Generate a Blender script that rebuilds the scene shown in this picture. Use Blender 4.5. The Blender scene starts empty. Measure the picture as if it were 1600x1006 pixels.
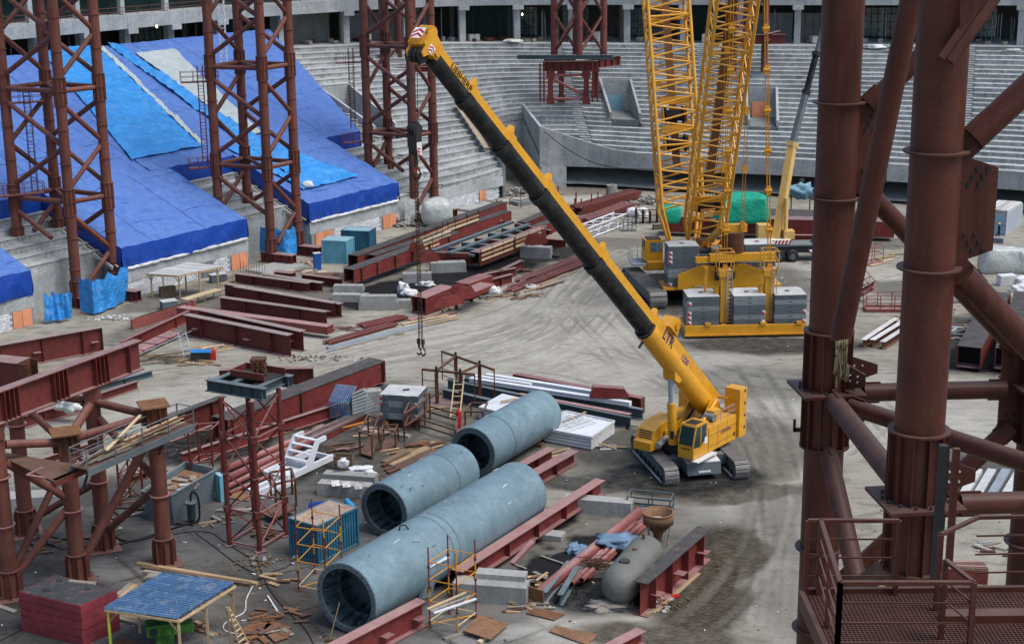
import bpy,math,random
import numpy as np
from mathutils import Vector,Matrix,noise as mnoise
random.seed(7)
R_=math.radians
SC=bpy.context.scene
COL=SC.collection

# ---------------------------------------------------------------- camera
FPX,PITCH,ROLL,CH=2450.0,R_(15.14),-0.011,40.0
cam_data=bpy.data.cameras.new('camera')
cam_data.sensor_width=36.0
cam_data.lens=36.0*FPX/1600.0
cam_data.clip_start=0.5
cam_data.clip_end=9000.0
cam=bpy.data.objects.new('camera',cam_data)
COL.objects.link(cam)
_f=Vector((0,math.cos(PITCH),-math.sin(PITCH)))
_r0=Vector((1,0,0));_u0=Vector((0,math.sin(PITCH),math.cos(PITCH)))
_r=_r0*math.cos(ROLL)+_u0*math.sin(ROLL)
_u=-_r0*math.sin(ROLL)+_u0*math.cos(ROLL)
cam.matrix_world=Matrix(((_r.x,_u.x,-_f.x,0),(_r.y,_u.y,-_f.y,0),(_r.z,_u.z,-_f.z,CH),(0,0,0,1)))
SC.camera=cam

# ---------------------------------------------------------------- sky, sun, exposure
SUN_EL,SUN_AZ=R_(60),R_(112) # azimuth measured from +Y towards +X
world=bpy.data.worlds.new('World');SC.world=world
world.use_nodes=True
wn=world.node_tree.nodes;wl=world.node_tree.links
sky=wn.new('ShaderNodeTexSky');sky.sky_type='NISHITA';sky.sun_disc=False
sky.sun_elevation=SUN_EL;sky.sun_rotation=SUN_AZ
sky.air_density=1.0;sky.dust_density=2.5;sky.ozone_density=1.0
bg=wn['Background'];bg.inputs['Strength'].default_value=0.12
wl.new(sky.outputs[0],bg.inputs['Color'])
sun_d=bpy.data.lights.new('sun','SUN');sun_d.energy=1.9;sun_d.angle=R_(36);sun_d.color=(1.0,0.97,0.92)
sun=bpy.data.objects.new('sun',sun_d);COL.objects.link(sun)
_sd=Vector((math.sin(SUN_AZ)*math.cos(SUN_EL),math.cos(SUN_AZ)*math.cos(SUN_EL),math.sin(SUN_EL)))
sun.rotation_euler=_sd.to_track_quat('Z','Y').to_euler()
SC.view_settings.view_transform='Standard'
SC.view_settings.look='None'
SC.view_settings.gamma=1.0
SC.view_settings.use_curve_mapping=False
SC.view_settings.exposure=0.52
SC.cycles.max_bounces=5

# ---------------------------------------------------------------- survey helpers (photo point -> place in the world)
def _ray(px,py):
 return _f+_r*((px-800)/FPX)-_u*((py-503)/FPX)
def G(px,py,z=0.0):
 d=_ray(px,py);t=(z-CH)/d.z
 return Vector((d.x*t,d.y*t,z))
def D(px,py,Y):
 d=_ray(px,py);t=Y/d.y
 return Vector((d.x*t,Y,CH+d.z*t))
def proj(p):
 q=Vector(p)-Vector((0,0,CH));z=q.dot(_f)
 return 800+FPX*q.dot(_r)/z,503-FPX*q.dot(_u)/z
def Z(b,py):
 lo,hi=-30.0,120.0
 for _ in range(40):
  m=(lo+hi)/2
  if proj((b[0],b[1],m))[1]>py:lo=m
  else:hi=m
 return lo
V=Vector
def lerp(a,b,t):return a+(b-a)*t

# ---------------------------------------------------------------- mesh builder
def _basis(ax,up=V((0,0,1))):
 ax=ax.normalized();up=V(up)
 s=ax.cross(up)
 if s.length<1e-4:s=ax.cross(V((0,1,0)))
 s.normalize()
 return ax,s,s.cross(ax).normalized()

class MB:
 def __init__(self):self.v=[];self.f=[];self.s=[]
 def add(self,vs,fs,smooth=False):
  o=len(self.v);self.v+=[tuple(p) for p in vs]
  for q in fs:self.f.append([i+o for i in q]);self.s.append(smooth)
  return self
 def hexa(self,p):
  return self.add(p,[(0,3,2,1),(4,5,6,7),(0,1,5,4),(1,2,6,5),(2,3,7,6),(3,0,4,7)])
 def box(self,c,s,rz=0.0,tilt=None):
  m=Matrix.Rotation(rz,3,'Z')
  if tilt:m=m@Matrix.Rotation(tilt[0],3,'X')@Matrix.Rotation(tilt[1],3,'Y')
  c=V(c);x,y,z=s[0]/2,s[1]/2,s[2]/2
  return self.hexa([c+m@V(q) for q in ((-x,-y,-z),(x,-y,-z),(x,y,-z),(-x,y,-z),(-x,-y,z),(x,-y,z),(x,y,z),(-x,y,z))])
 def b2(self,lo,hi):
  return self.box([(a+b)/2 for a,b in zip(lo,hi)],[b-a for a,b in zip(lo,hi)])
 def bar(self,p0,p1,w,h,up=(0,0,1)):
  p0=V(p0);p1=V(p1);a,s,u=_basis(p1-p0,up);s=s*(w/2);u=u*(h/2)
  return self.hexa([p0-s-u,p0+s-u,p1+s-u,p1-s-u,p0-s+u,p0+s+u,p1+s+u,p1-s+u])
 def cyl(self,p0,p1,r0,r1=None,n=12,cap=True):
  p0=V(p0);p1=V(p1);r1=r0 if r1 is None else r1
  a,s,u=_basis(p1-p0)
  c=[(s*math.cos(2*math.pi*i/n)+u*math.sin(2*math.pi*i/n)) for i in range(n)]
  A=[p0+q*r0 for q in c];B=[p1+q*r1 for q in c]
  self.add(A+B,[(i,i+n,(i+1)%n+n,(i+1)%n) for i in range(n)],True)
  if cap:self.add(A,[tuple(range(n))]);self.add(B,[tuple(range(n-1,-1,-1))])
  return self
 def lathe(self,p0,p1,prof,n=20,smooth=True):
  # prof: list of (t along axis 0..1, radius); flat split between segments
  p0=V(p0);p1=V(p1);a,s,u=_basis(p1-p0);L=(p1-p0)
  c=[(s*math.cos(2*math.pi*i/n)+u*math.sin(2*math.pi*i/n)) for i in range(n)]
  vs=[];fs=[]
  for t,r in prof:vs+=[p0+L*t+q*r for q in c]
  for k in range(len(prof)-1):
   for i in range(n):
    j=(i+1)%n
    fs.append((k*n+i,(k+1)*n+i,(k+1)*n+j,k*n+j))
  return self.add(vs,fs,smooth)
 def ring(self,c,ax,ro,ri,th,n=20):
  # flat washer
  c=V(c);a,s,u=_basis(V(ax));vs=[];fs=[]
  for i in range(n):
   q=s*math.cos(2*math.pi*i/n)+u*math.sin(2*math.pi*i/n)
   vs+=[c+q*ri-a*th/2,c+q*ro-a*th/2,c+q*ro+a*th/2,c+q*ri+a*th/2]
  for i in range(n):
   j=(i+1)%n
   for k in range(4):
    l=(k+1)%4
    fs.append((i*4+k,i*4+l,j*4+l,j*4+k))
  return self.add(vs,fs)
 def prism(self,poly,vec):
  n=len(poly);vec=V(vec);A=[V(p) for p in poly];B=[p+vec for p in A]
  return self.add(A+B,[tuple(range(n-1,-1,-1)),tuple(range(n,2*n))]+[(i,(i+1)%n,(i+1)%n+n,i+n) for i in range(n)])
 def tube(self,pts,r,n=6):
  pts=[V(p) for p in pts];vs=[];fs=[]
  for k,p in enumerate(pts):
   d=(pts[min(k+1,len(pts)-1)]-pts[max(k-1,0)])
   a,s,u=_basis(d)
   vs+=[p+(s*math.cos(2*math.pi*i/n)+u*math.sin(2*math.pi*i/n))*r for i in range(n)]
  for k in range(len(pts)-1):
   for i in range(n):
    j=(i+1)%n
    fs.append((k*n+i,(k+1)*n+i,(k+1)*n+j,k*n+j))
  fs.append(tuple(range(n)));fs.append(tuple(range(len(vs)-1,len(vs)-n-1,-1)))
  return self.add(vs,fs,True)
 def ibeam(self,p0,p1,h,w,tf=.04,tw=.03,up=(0,0,1)):
  # p0,p1: middle of the underside
  p0=V(p0);p1=V(p1);a,s,u=_basis(p1-p0,up)
  self.bar(p0+u*tf/2,p1+u*tf/2,w,tf,u)
  self.bar(p0+u*(h-tf/2),p1+u*(h-tf/2),w,tf,u)
  self.bar(p0+u*h/2,p1+u*h/2,tw,h-2*tf,u)
  return self
 def grid(self,P,smooth=True):
  r=len(P);c=len(P[0])
  return self.add([q for row in P for q in row],[(i*c+j,i*c+j+1,(i+1)*c+j+1,(i+1)*c+j) for i in range(r-1) for j in range(c-1)],smooth)
 def build(self,name,mat,parent=None,world=True):
  me=bpy.data.meshes.new(name)
  vs=self.v
  if parent is not None and world:
   im=parent_matrix(parent).inverted()
   vs=[tuple(im@V(p)) for p in vs]
  me.from_pydata(vs,[],self.f);me.validate();me.update()
  me.polygons.foreach_set('use_smooth',self.s if len(self.s)==len(me.polygons) else [False]*len(me.polygons))
  if isinstance(mat,str):mat=M[mat]
  me.materials.append(mat)
  o=bpy.data.objects.new(name,me);COL.objects.link(o)
  if parent is not None:o.parent=parent
  return o

def parent_matrix(o):
 m=Matrix.LocRotScale(o.location,o.rotation_euler,o.scale)
 return parent_matrix(o.parent)@m if o.parent else m

def tag(o,label=None,cat=None,group=None,kind=None):
 if label:o['label']=label
 if cat:o['category']=cat
 if group:o['group']=group
 if kind:o['kind']=kind
 return o
def T(name,label,cat,loc=(0,0,0),rz=0.0,group=None):
 o=bpy.data.objects.new(name,None);COL.objects.link(o)
 o.empty_display_size=.3
 o.location=(tuple(loc)+(0.0,))[:3];o.rotation_euler=(0,0,rz)
 return tag(o,label,cat,group)
def copy_tree(o,parent=None):
 c=o.copy();COL.objects.link(c);c.parent=parent
 for ch in list(o.children):copy_tree(ch,c)
 return c
def smooth_all(mb):mb.s=[True]*len(mb.f);return mb

# ---------------------------------------------------------------- materials
M={}
def _n(nt,t,**kw):
 n=nt.nodes.new(t)
 for k,v in kw.items():
  if hasattr(n,k):setattr(n,k,v)
  else:n.inputs[k].default_value=v
 return n
def _mix(nt,fac,a,b,blend='MIX'):
 n=nt.nodes.new('ShaderNodeMix');n.data_type='RGBA';n.blend_type=blend
 for s,v in ((0,fac),(6,a),(7,b)):
  if hasattr(v,'is_output') or isinstance(v,bpy.types.NodeSocket):nt.links.new(v,n.inputs[s])
  else:n.inputs[s].default_value=(*v,1) if isinstance(v,tuple) and len(v)==3 else v
 return n.outputs[2]
def _ramp(nt,src,lo,hi,a=0.0,b=1.0):
 n=nt.nodes.new('ShaderNodeMapRange');n.inputs[1].default_value=lo;n.inputs[2].default_value=hi
 n.inputs[3].default_value=a;n.inputs[4].default_value=b;n.clamp=True
 nt.links.new(src,n.inputs[0]);return n.outputs[0]
def _math(nt,op,a,b=None):
 n=nt.nodes.new('ShaderNodeMath');n.operation=op
 for i,v in enumerate((a,b)):
  if v is None:continue
  if isinstance(v,bpy.types.NodeSocket):nt.links.new(v,n.inputs[i])
  else:n.inputs[i].default_value=v
 return n.outputs[0]
def _noise(nt,pos,scale,detail=4.0,rough=.6,stretch=None):
 n=nt.nodes.new('ShaderNodeTexNoise');n.inputs['Scale'].default_value=scale
 n.inputs['Detail'].default_value=detail;n.inputs['Roughness'].default_value=rough
 if stretch:
  m=nt.nodes.new('ShaderNodeMapping');m.inputs['Scale'].default_value=stretch
  nt.links.new(pos,m.inputs[0]);pos=m.outputs[0]
 nt.links.new(pos,n.inputs['Vector']);return n.outputs[0]
def newmat(name):
 m=bpy.data.materials.new(name);m.use_nodes=True;M[name]=m
 nt=m.node_tree;return m,nt,nt.nodes['Principled BSDF']
def mat(name,col,rough=.6,metal=0.0,var=.22,alt=None,alt_amt=.5,dust=0.0,dust_sky_col=(.30,.28,.25),spots=None,spot_lo=.62,spot_hi=.7,
  spot_scale=1.2,nscale=.6,bump=.0,streak=0.0,rand=.10,coat=0.0,fine=6.0,bscale=9,bdist=.03):
 m,nt,b=newmat(name)
 g=nt.nodes.new('ShaderNodeNewGeometry');pos=g.outputs['Position']
 n1=_noise(nt,pos,nscale,5,.65)
 c=_mix(nt,_ramp(nt,n1,.3,.7),tuple(x*(1-var) for x in col),tuple(min(1,x*(1+var)) for x in col))
 n3=_noise(nt,pos,fine,3,.7)
 c=_mix(nt,1.0,c,_mix(nt,_ramp(nt,n3,.3,.7),(1-var*1.0,)*3,(1+var*.8,)*3),'MULTIPLY')
 if alt:
  n2=_noise(nt,pos,nscale*2.7,6,.7)
  c=_mix(nt,_ramp(nt,n2,.5,.68,0,alt_amt),c,alt)
 if streak:
  n4=_noise(nt,pos,2.2,4,.6,(1,1,.08))
  c=_mix(nt,_ramp(nt,n4,.5,.72,0,streak),c,tuple(x*.45 for x in col))
 if spots:
  n5=_noise(nt,pos,spot_scale,6,.72)
  c=_mix(nt,_ramp(nt,n5,spot_lo,spot_hi),c,spots)
 if dust:  # upward faces turn paler: dust, plus painted sky light on some materials
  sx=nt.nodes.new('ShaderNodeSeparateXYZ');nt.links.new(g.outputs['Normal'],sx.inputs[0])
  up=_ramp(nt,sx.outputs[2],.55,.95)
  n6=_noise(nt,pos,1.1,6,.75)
  c=_mix(nt,_math(nt,'MULTIPLY',up,_ramp(nt,n6,.25,.75,dust*.35,dust)),c,dust_sky_col)
 if rand:
  oi=nt.nodes.new('ShaderNodeObjectInfo')
  c=_mix(nt,1.0,c,_mix(nt,oi.outputs['Random'],(1-rand,)*3,(1+rand,)*3),'MULTIPLY')
 nt.links.new(c,b.inputs['Base Color'])
 b.inputs['Specular IOR Level'].default_value=.5 if rough<.45 else .22
 b.inputs['Roughness'].default_value=rough;b.inputs['Metallic'].default_value=metal
 if coat:b.inputs['Coat Weight'].default_value=coat
 if bump:
  bn=nt.nodes.new('ShaderNodeBump');bn.inputs['Strength'].default_value=bump;bn.inputs['Distance'].default_value=bdist
  nt.links.new(_noise(nt,pos,bscale,6,.62),bn.inputs['Height']);nt.links.new(bn.outputs[0],b.inputs['Normal'])
 return m
mat('red',(.138,.031,.027),.55,var=.25,alt=(.080,.034,.027),alt_amt=.75,dust=.72,dust_sky_col=(.38,.32,.31),spots=(.055,.024,.018),spot_lo=.66,spot_hi=.74)  # red steels: pale upward faces carry overcast top light besides dust
mat('red_bright',(.160,.030,.027),.5,var=.24,alt=(.20,.070,.062),alt_amt=.5,dust=.6,dust_sky_col=(.40,.29,.285))
mat('red_pink',(.255,.080,.070),.55,var=.2,alt=(.17,.036,.032),alt_amt=.55,dust=.6,dust_sky_col=(.46,.375,.37))
mat('red_tower',(.150,.053,.040),.55,var=.22,alt=(.175,.076,.050),alt_amt=.8,streak=.6,dust=.25,nscale=.35,spots=(.085,.036,.028),spot_lo=.62,spot_hi=.72)
mat('red_tower_far',(.155,.053,.046),.6,var=.22,alt=(.13,.036,.032),alt_amt=.7,streak=.4)
mat('red_tower_near',(.076,.0240,.0165),.46,var=.22,alt=(.084,.031,.0185),alt_amt=.85,streak=.9,dust=.5,dust_sky_col=(.17,.14,.125),nscale=.8,fine=14)
mat('dusty_lit_top',(.24,.185,.175),.7,var=.2,alt=(.15,.06,.055),alt_amt=.5,dust=.5,dust_sky_col=(.36,.32,.31))  # pale flange tops mix dust with painted light from the sky
mat('cloth_blue',(.14,.22,.31),.7,var=.2)
mat('rust',(.11,.042,.022),.8,var=.35,alt=(.055,.026,.018),alt_amt=.8,dust=.25)
mat('rust_orange',(.20,.10,.05),.85,var=.3,alt=(.12,.055,.03),alt_amt=.8)
mat('black_top',(.035,.037,.040),.7,var=.3,alt=(.17,.10,.095),alt_amt=.6,dust=.18)
mat('yellow',(.66,.315,.014),.42,var=.10,alt=(.52,.215,.012),alt_amt=.6,spots=(.20,.105,.03),spot_lo=.69,spot_hi=.77,spot_scale=1.6,dust=.2,dust_sky_col=(.5,.36,.2),coat=.2,rand=.04)
mat('yellow_old',(.56,.255,.018),.5,var=.18,alt=(.36,.13,.014),alt_amt=.55,dust=.15,dust_sky_col=(.5,.36,.2),spots=(.17,.09,.04),spot_lo=.66,spot_hi=.72,rand=.06)
mat('cream',(.60,.40,.14),.5,var=.12,alt=(.45,.28,.08),alt_amt=.4,rand=.04)
mat('boom_black',(.010,.011,.012),.46,var=.25,alt=(.06,.06,.058),alt_amt=.55,streak=.0,nscale=.7,rand=.04)
mat('dark',(.025,.026,.028),.6,var=.3,dust=.25,dust_sky_col=(.16,.15,.14))
mat('hollow_shade',(.012,.011,.011),.9,var=.2,rand=0)  # near-black for hollows, stands in for the shade inside openings
mat('cweight',(.095,.115,.130),.55,var=.15,dust=1.1,dust_sky_col=(.60,.61,.60))
mat('cweight_light',(.205,.23,.245),.55,var=.15,dust=1.1,dust_sky_col=(.60,.61,.60))
mat('track_steel',(.19,.185,.18),.55,metal=.25,var=.3,alt=(.27,.25,.22),alt_amt=.6,spots=(.20,.16,.12),spot_lo=.58,spot_hi=.68)
mat('grey_paint',(.115,.135,.148),.5,var=.15,dust=.35,dust_sky_col=(.36,.36,.35))
mat('pipe_grey',(.150,.232,.272),.42,var=.15,alt=(.215,.305,.345),alt_amt=.7,streak=.25,spots=(.17,.15,.12),spot_lo=.66,spot_hi=.74,spot_scale=.9,nscale=.45,rand=.05)
mat('pipe_flange',(.105,.145,.165),.55,var=.18,alt=(.13,.10,.085),alt_amt=.55,nscale=1.2)
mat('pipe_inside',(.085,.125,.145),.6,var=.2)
mat('teal_beam',(.055,.085,.095),.5,var=.2,dust=.5,dust_sky_col=(.30,.34,.36))
mat('white_steel',(.62,.65,.68),.5,var=.07,alt=(.45,.46,.47),alt_amt=.4,rand=.06)
mat('white_dirty',(.55,.55,.53),.7,var=.15,alt=(.34,.32,.30),alt_amt=.6)
mat('galv',(.33,.37,.40),.45,metal=.2,var=.15)
mat('tarp_blue',(.0035,.052,.335),.40,var=.16,alt=(.007,.062,.36),alt_amt=.7,nscale=.3,rand=.04,fine=1.8,spots=(.02,.09,.38),spot_lo=.60,spot_hi=.84,spot_scale=.45,bump=.5,bscale=.7,bdist=.35,dust=.85,dust_sky_col=(.150,.275,.575))  # paler blue upward faces paint the sky's sheen over faded, dusty tops
mat('tarp_seam_shade',(.004,.022,.13),.5,var=.2)
mat('tarp_bright',(.022,.235,.62),.42,var=.16,alt=(.09,.33,.66),alt_amt=.6,nscale=.4,rand=.08,spots=(.24,.29,.32),spot_lo=.60,spot_hi=.76,spot_scale=.6,bump=.9,bscale=1.1,bdist=.4)
mat('tarp_white',(.37,.43,.44),.55,var=.14,alt=(.36,.40,.40),alt_amt=.5,nscale=.5,bump=.8,bscale=1.2,bdist=.35)
mat('tarp_green',(.012,.335,.215),.45,var=.16,alt=(.03,.42,.30),alt_amt=.5,bump=.9,bscale=1.4,bdist=.3)
mat('sheet_clear',(.50,.53,.51),.3,var=.12,alt=(.38,.41,.39),alt_amt=.6,bump=.6,bscale=1.1,bdist=.3)
mat('plastic_white',(.66,.67,.68),.5,var=.1,bump=.8,bscale=3,bdist=.15)
mat('concrete',(.37,.395,.40),.85,var=.2,alt=(.235,.255,.26),alt_amt=.65,streak=.35,dust=.25,dust_sky_col=(.42,.43,.42),nscale=.25,fine=3)
mat('concrete_step',(.375,.395,.397),.85,var=.26,alt=(.185,.195,.19),alt_amt=.8,dust=.22,streak=.55,spots=(.15,.155,.15),spot_lo=.60,spot_hi=.74,spot_scale=.45,dust_sky_col=(.40,.42,.41),nscale=.3,fine=3,rand=.13)
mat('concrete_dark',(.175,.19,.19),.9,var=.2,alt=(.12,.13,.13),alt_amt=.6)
mat('block_concrete',(.30,.305,.29),.85,var=.18,alt=(.21,.21,.20),alt_amt=.6,streak=.3,dust=.3,dust_sky_col=(.42,.42,.40))
mat('brick_white',(.60,.62,.65),.85,var=.12,alt=(.38,.40,.42),alt_amt=.5,rand=.17)
mat('mortar',(.24,.25,.26),.9,var=.15)
mat('orange_panel',(.66,.27,.145),.7,var=.12,alt=(.50,.22,.13),alt_amt=.4)
mat('wood',(.40,.285,.165),.75,var=.25,alt=(.27,.185,.105),alt_amt=.6,rand=.22)
mat('wood_pale',(.58,.45,.28),.7,var=.15,alt=(.46,.34,.20),alt_amt=.5,rand=.16)
mat('wood_dark',(.155,.105,.065),.85,var=.3,alt=(.08,.055,.04),alt_amt=.6,rand=.22)
mat('wood_grey',(.27,.245,.21),.85,var=.25,alt=(.17,.15,.125),alt_amt=.6,rand=.2)
mat('cont_blue',(.030,.135,.215),.55,var=.2,alt=(.085,.20,.265),alt_amt=.6,streak=.4,dust=.65,dust_sky_col=(.27,.25,.22),spots=(.16,.085,.05),spot_lo=.62,spot_hi=.72,spot_scale=1.5)
mat('cont_light',(.150,.41,.51),.6,var=.18,alt=(.20,.43,.48),alt_amt=.6,streak=.3,dust=.6,dust_sky_col=(.40,.42,.41),spots=(.22,.14,.08),spot_lo=.64,spot_hi=.74)
mat('cont_rusttop',(.34,.275,.22),.8,var=.2,alt=(.20,.085,.05),alt_amt=.75)
mat('bin_grey',(.125,.165,.185),.6,var=.18,alt=(.19,.22,.23),alt_amt=.5,dust=.5,dust_sky_col=(.33,.31,.29),spots=(.17,.15,.13),spot_lo=.6,spot_hi=.7)
mat('blue_corr',(.075,.165,.31),.7,var=.25,alt=(.25,.31,.37),alt_amt=.8,spots=(.34,.35,.36),spot_lo=.57,spot_hi=.72,spot_scale=.8,nscale=.7)
mat('blue_valley',(.020,.055,.13),.7,var=.3,alt=(.06,.07,.09),alt_amt=.6)
mat('blue_plain',(.018,.095,.36),.5,var=.15)
mat('cyl_blue',(.03,.30,.62),.4,var=.1)
mat('red_clean',(.40,.022,.018),.45,var=.12,rand=.05)
mat('slab_red',(.185,.032,.042),.6,var=.18,alt=(.25,.065,.075),alt_amt=.5,rand=.12)
mat('slab_top',(.045,.052,.058),.7,var=.25,alt=(.30,.12,.12),alt_amt=.35,spots=(.34,.16,.17),spot_lo=.66,spot_hi=.72,spot_scale=.55)
mat('green_machine',(.03,.12,.022),.5,var=.25,alt=(.20,.40,.05),alt_amt=.5)
mat('lime',(.42,.50,.05),.5,var=.2)
mat('slate',(.46,.475,.465),.8,var=.12,alt=(.34,.35,.34),alt_amt=.5)
mat('shed_wall',(.36,.415,.47),.6,var=.08)
mat('shed_door',(.20,.37,.47),.6,var=.08)
mat('tank_grey',(.150,.152,.138),.55,var=.15,alt=(.14,.14,.13),alt_amt=.5,spots=(.11,.075,.05),spot_lo=.64,spot_hi=.74,spot_scale=1.0)
mat('rope',(.20,.17,.10),.9,var=.3)
mat('cable',(.012,.012,.013),.5,var=.2)
mat('wire_rope',(.06,.06,.06),.5,metal=.3,var=.2)
mat('chain',(.075,.045,.03),.6,metal=.3,var=.3)
mat('glass',(.012,.035,.040),.08,var=.15,rand=.05)
mat('pane',(.22,.30,.32),.15,var=.5,alt=(.05,.08,.085),alt_amt=.9,nscale=.5)
mat('rubber',(.028,.028,.028),.8,var=.25,dust=.3)
mat('navy',(.010,.014,.030),.8,var=.2)
mat('helmet',(.75,.42,.01),.4,var=.05)
mat('skin',(.45,.26,.18),.6,var=.05)
mat('mark_white',(.70,.70,.68),.6,var=.08)
mat('mark_red',(.42,.02,.025),.5,var=.1)
mat('text_blue',(.018,.03,.16),.5,var=.1)
mat('text_black',(.015,.015,.015),.5,var=.1)
mat('green_net',(.014,.040,.038),.8,var=.3,alt=(.03,.035,.036),alt_amt=.6)
mat('rubble',(.36,.35,.33),.9,var=.3,alt=(.22,.21,.19),alt_amt=.6,rand=.2)
mat('litter',(.5,.49,.47),.8,var=.35,alt=(.30,.20,.12),alt_amt=.5,rand=.3,nscale=3)
mat('rust_plate',(.23,.125,.07),.8,var=.25,alt=(.12,.075,.05),alt_amt=.7,spots=(.30,.22,.16),spot_lo=.6,spot_hi=.75)
m_,nt_,b_=newmat('bulb');b_.inputs['Emission Color'].default_value=(1,.78,.45,1);b_.inputs['Emission Strength'].default_value=9
# ================================================================ GROUND
rng=np.random.default_rng(3)
def vnoise(x,y,cell,seed):
 r=np.random.default_rng(seed);t=r.random((256,256))
 gx=x/cell;gy=y/cell;ix=np.floor(gx).astype(int);iy=np.floor(gy).astype(int)
 fx=gx-ix;fy=gy-iy;fx=fx*fx*(3-2*fx);fy=fy*fy*(3-2*fy)
 a=t[ix%256,iy%256];b=t[(ix+1)%256,iy%256];c=t[ix%256,(iy+1)%256];d=t[(ix+1)%256,(iy+1)%256]
 return (a*(1-fx)+b*fx)*(1-fy)+(c*(1-fx)+d*fx)*fy
def fbm(x,y,cell,seed,n=4):
 s=0;a=.5;tot=0
 for k in range(n):s=s+a*vnoise(x,y,cell/2**k,seed+k);tot+=a;a*=.55
 return s/tot
def build_ground():
 st=.21
 xs=np.arange(-62,82,st);ys=np.arange(74,226,st)
 X,Y=np.meshgrid(xs,ys);x=X.ravel();y=Y.ravel()
 wx=x+(fbm(x,y,5,11)-.5)*5;wy=y+(fbm(x,y,5,21)-.5)*5
 dark=np.zeros_like(x);mud=np.zeros_like(x);pale=np.zeros_like(x);trk=np.zeros_like(x);hgt=(fbm(x,y,3.5,31)-.5)*.07
 def blob(ch,px,py,rx,ry,ang,val):
  c=G(px,py);ca,sa=math.cos(ang),math.sin(ang)
  u=((wx-c.x)*ca+(wy-c.y)*sa)/rx;v=(-(wx-c.x)*sa+(wy-c.y)*ca)/ry
  t=np.clip((1.25-np.sqrt(u*u+v*v))/.5,0,1)
  np.maximum(ch,val*t*t*(3-2*t),out=ch)
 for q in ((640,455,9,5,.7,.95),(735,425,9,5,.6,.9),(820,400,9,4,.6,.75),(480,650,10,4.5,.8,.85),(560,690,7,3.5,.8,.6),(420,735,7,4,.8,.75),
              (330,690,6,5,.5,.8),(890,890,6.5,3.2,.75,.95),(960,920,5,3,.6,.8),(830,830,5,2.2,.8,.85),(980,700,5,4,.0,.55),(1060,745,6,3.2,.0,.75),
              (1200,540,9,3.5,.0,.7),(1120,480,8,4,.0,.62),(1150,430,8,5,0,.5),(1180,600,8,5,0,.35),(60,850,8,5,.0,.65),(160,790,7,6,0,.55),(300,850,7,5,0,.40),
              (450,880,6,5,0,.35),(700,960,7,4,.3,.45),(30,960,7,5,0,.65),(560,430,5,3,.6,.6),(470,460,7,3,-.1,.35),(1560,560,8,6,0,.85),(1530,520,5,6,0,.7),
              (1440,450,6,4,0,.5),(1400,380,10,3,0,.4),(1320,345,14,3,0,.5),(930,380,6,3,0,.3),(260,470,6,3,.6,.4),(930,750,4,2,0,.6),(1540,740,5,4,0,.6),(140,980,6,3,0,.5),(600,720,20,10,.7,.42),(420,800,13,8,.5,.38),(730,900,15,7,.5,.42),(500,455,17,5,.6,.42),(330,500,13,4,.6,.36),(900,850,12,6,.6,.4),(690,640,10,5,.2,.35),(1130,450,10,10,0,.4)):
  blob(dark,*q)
 for q in ((1135,865,2.6,6,-.25,.8),(1100,945,3,4,-.5,.8),(1040,995,4,2,-.3,.7),(1160,770,5,2,0,.7),(1180,700,4,7,0,.5),(1220,880,3,12,0,.35),(640,770,5,3,.5,.4),(430,960,5,4,0,.5),(330,930,5,4,0,.45),
              (250,445,7,2.5,.9,.4),(390,430,8,2,.9,.4),(620,720,6,3,.5,.45),(1150,340,14,4,0,.3),(850,300,10,3,0,.35)):
  blob(mud,*q)
 for q in ((850,520,16,9,.3,.8),(700,540,12,6,.4,.65),(960,560,12,10,0,.6),(1150,800,3.5,3.5,0,.9),(560,530,12,4,.4,.6),(870,460,9,8,.6,.6),(300,640,8,7,.3,.5),(880,310,9,3,.2,.9),(760,320,6,2.5,.7,.8),
              (1230,660,6,10,0,.45),(1230,900,3.5,14,.1,.55),(860,970,8,3,0,.55),(1400,440,9,6,0,.55),(1260,420,9,4,0,.5),(1450,640,14,8,0,.5),(1130,600,6,8,0,.45),(560,900,3,3,0,.3),(1090,800,4,3,0,.6)):
  blob(pale,*q)
 def track(pts,off=1.15,w=.34,val=.8,ripple=0.0,deep=.055,ch=trk):
  P=[G(*p) for p in pts]
  # smooth the line
  Q=[]
  for i in range(len(P)-1):
   p0=P[max(i-1,0)];p1=P[i];p2=P[i+1];p3=P[min(i+2,len(P)-1)]
   for k in range(8):
    t=k/8
    Q.append(.5*((2*p1)+(p2-p0)*t+(2*p0-5*p1+4*p2-p3)*t*t+(3*p1-p0-3*p2+p3)*t**3))
  Q.append(P[-1])
  qx=np.array([q.x for q in Q]);qy=np.array([q.y for q in Q])
  m=(x>qx.min()-4)&(x<qx.max()+4)&(y>qy.min()-4)&(y<qy.max()+4)
  idx=np.nonzero(m)[0];xx=x[idx];yy=y[idx]
  best=np.full(len(idx),1e9);sd=np.zeros(len(idx));al=np.zeros(len(idx));L=0
  for i in range(len(Q)-1):
   dx,dy=qx[i+1]-qx[i],qy[i+1]-qy[i];l2=dx*dx+dy*dy+1e-9;l=math.sqrt(l2)
   t=np.clip(((xx-qx[i])*dx+(yy-qy[i])*dy)/l2,0,1)
   ex=xx-qx[i]-t*dx;ey=yy-qy[i]-t*dy;d=np.sqrt(ex*ex+ey*ey)
   s=(dx*ey-dy*ex)/l
   u=d<best;best[u]=d[u];sd[u]=s[u];al[u]=(L+t*l)[u];L+=l
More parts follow.
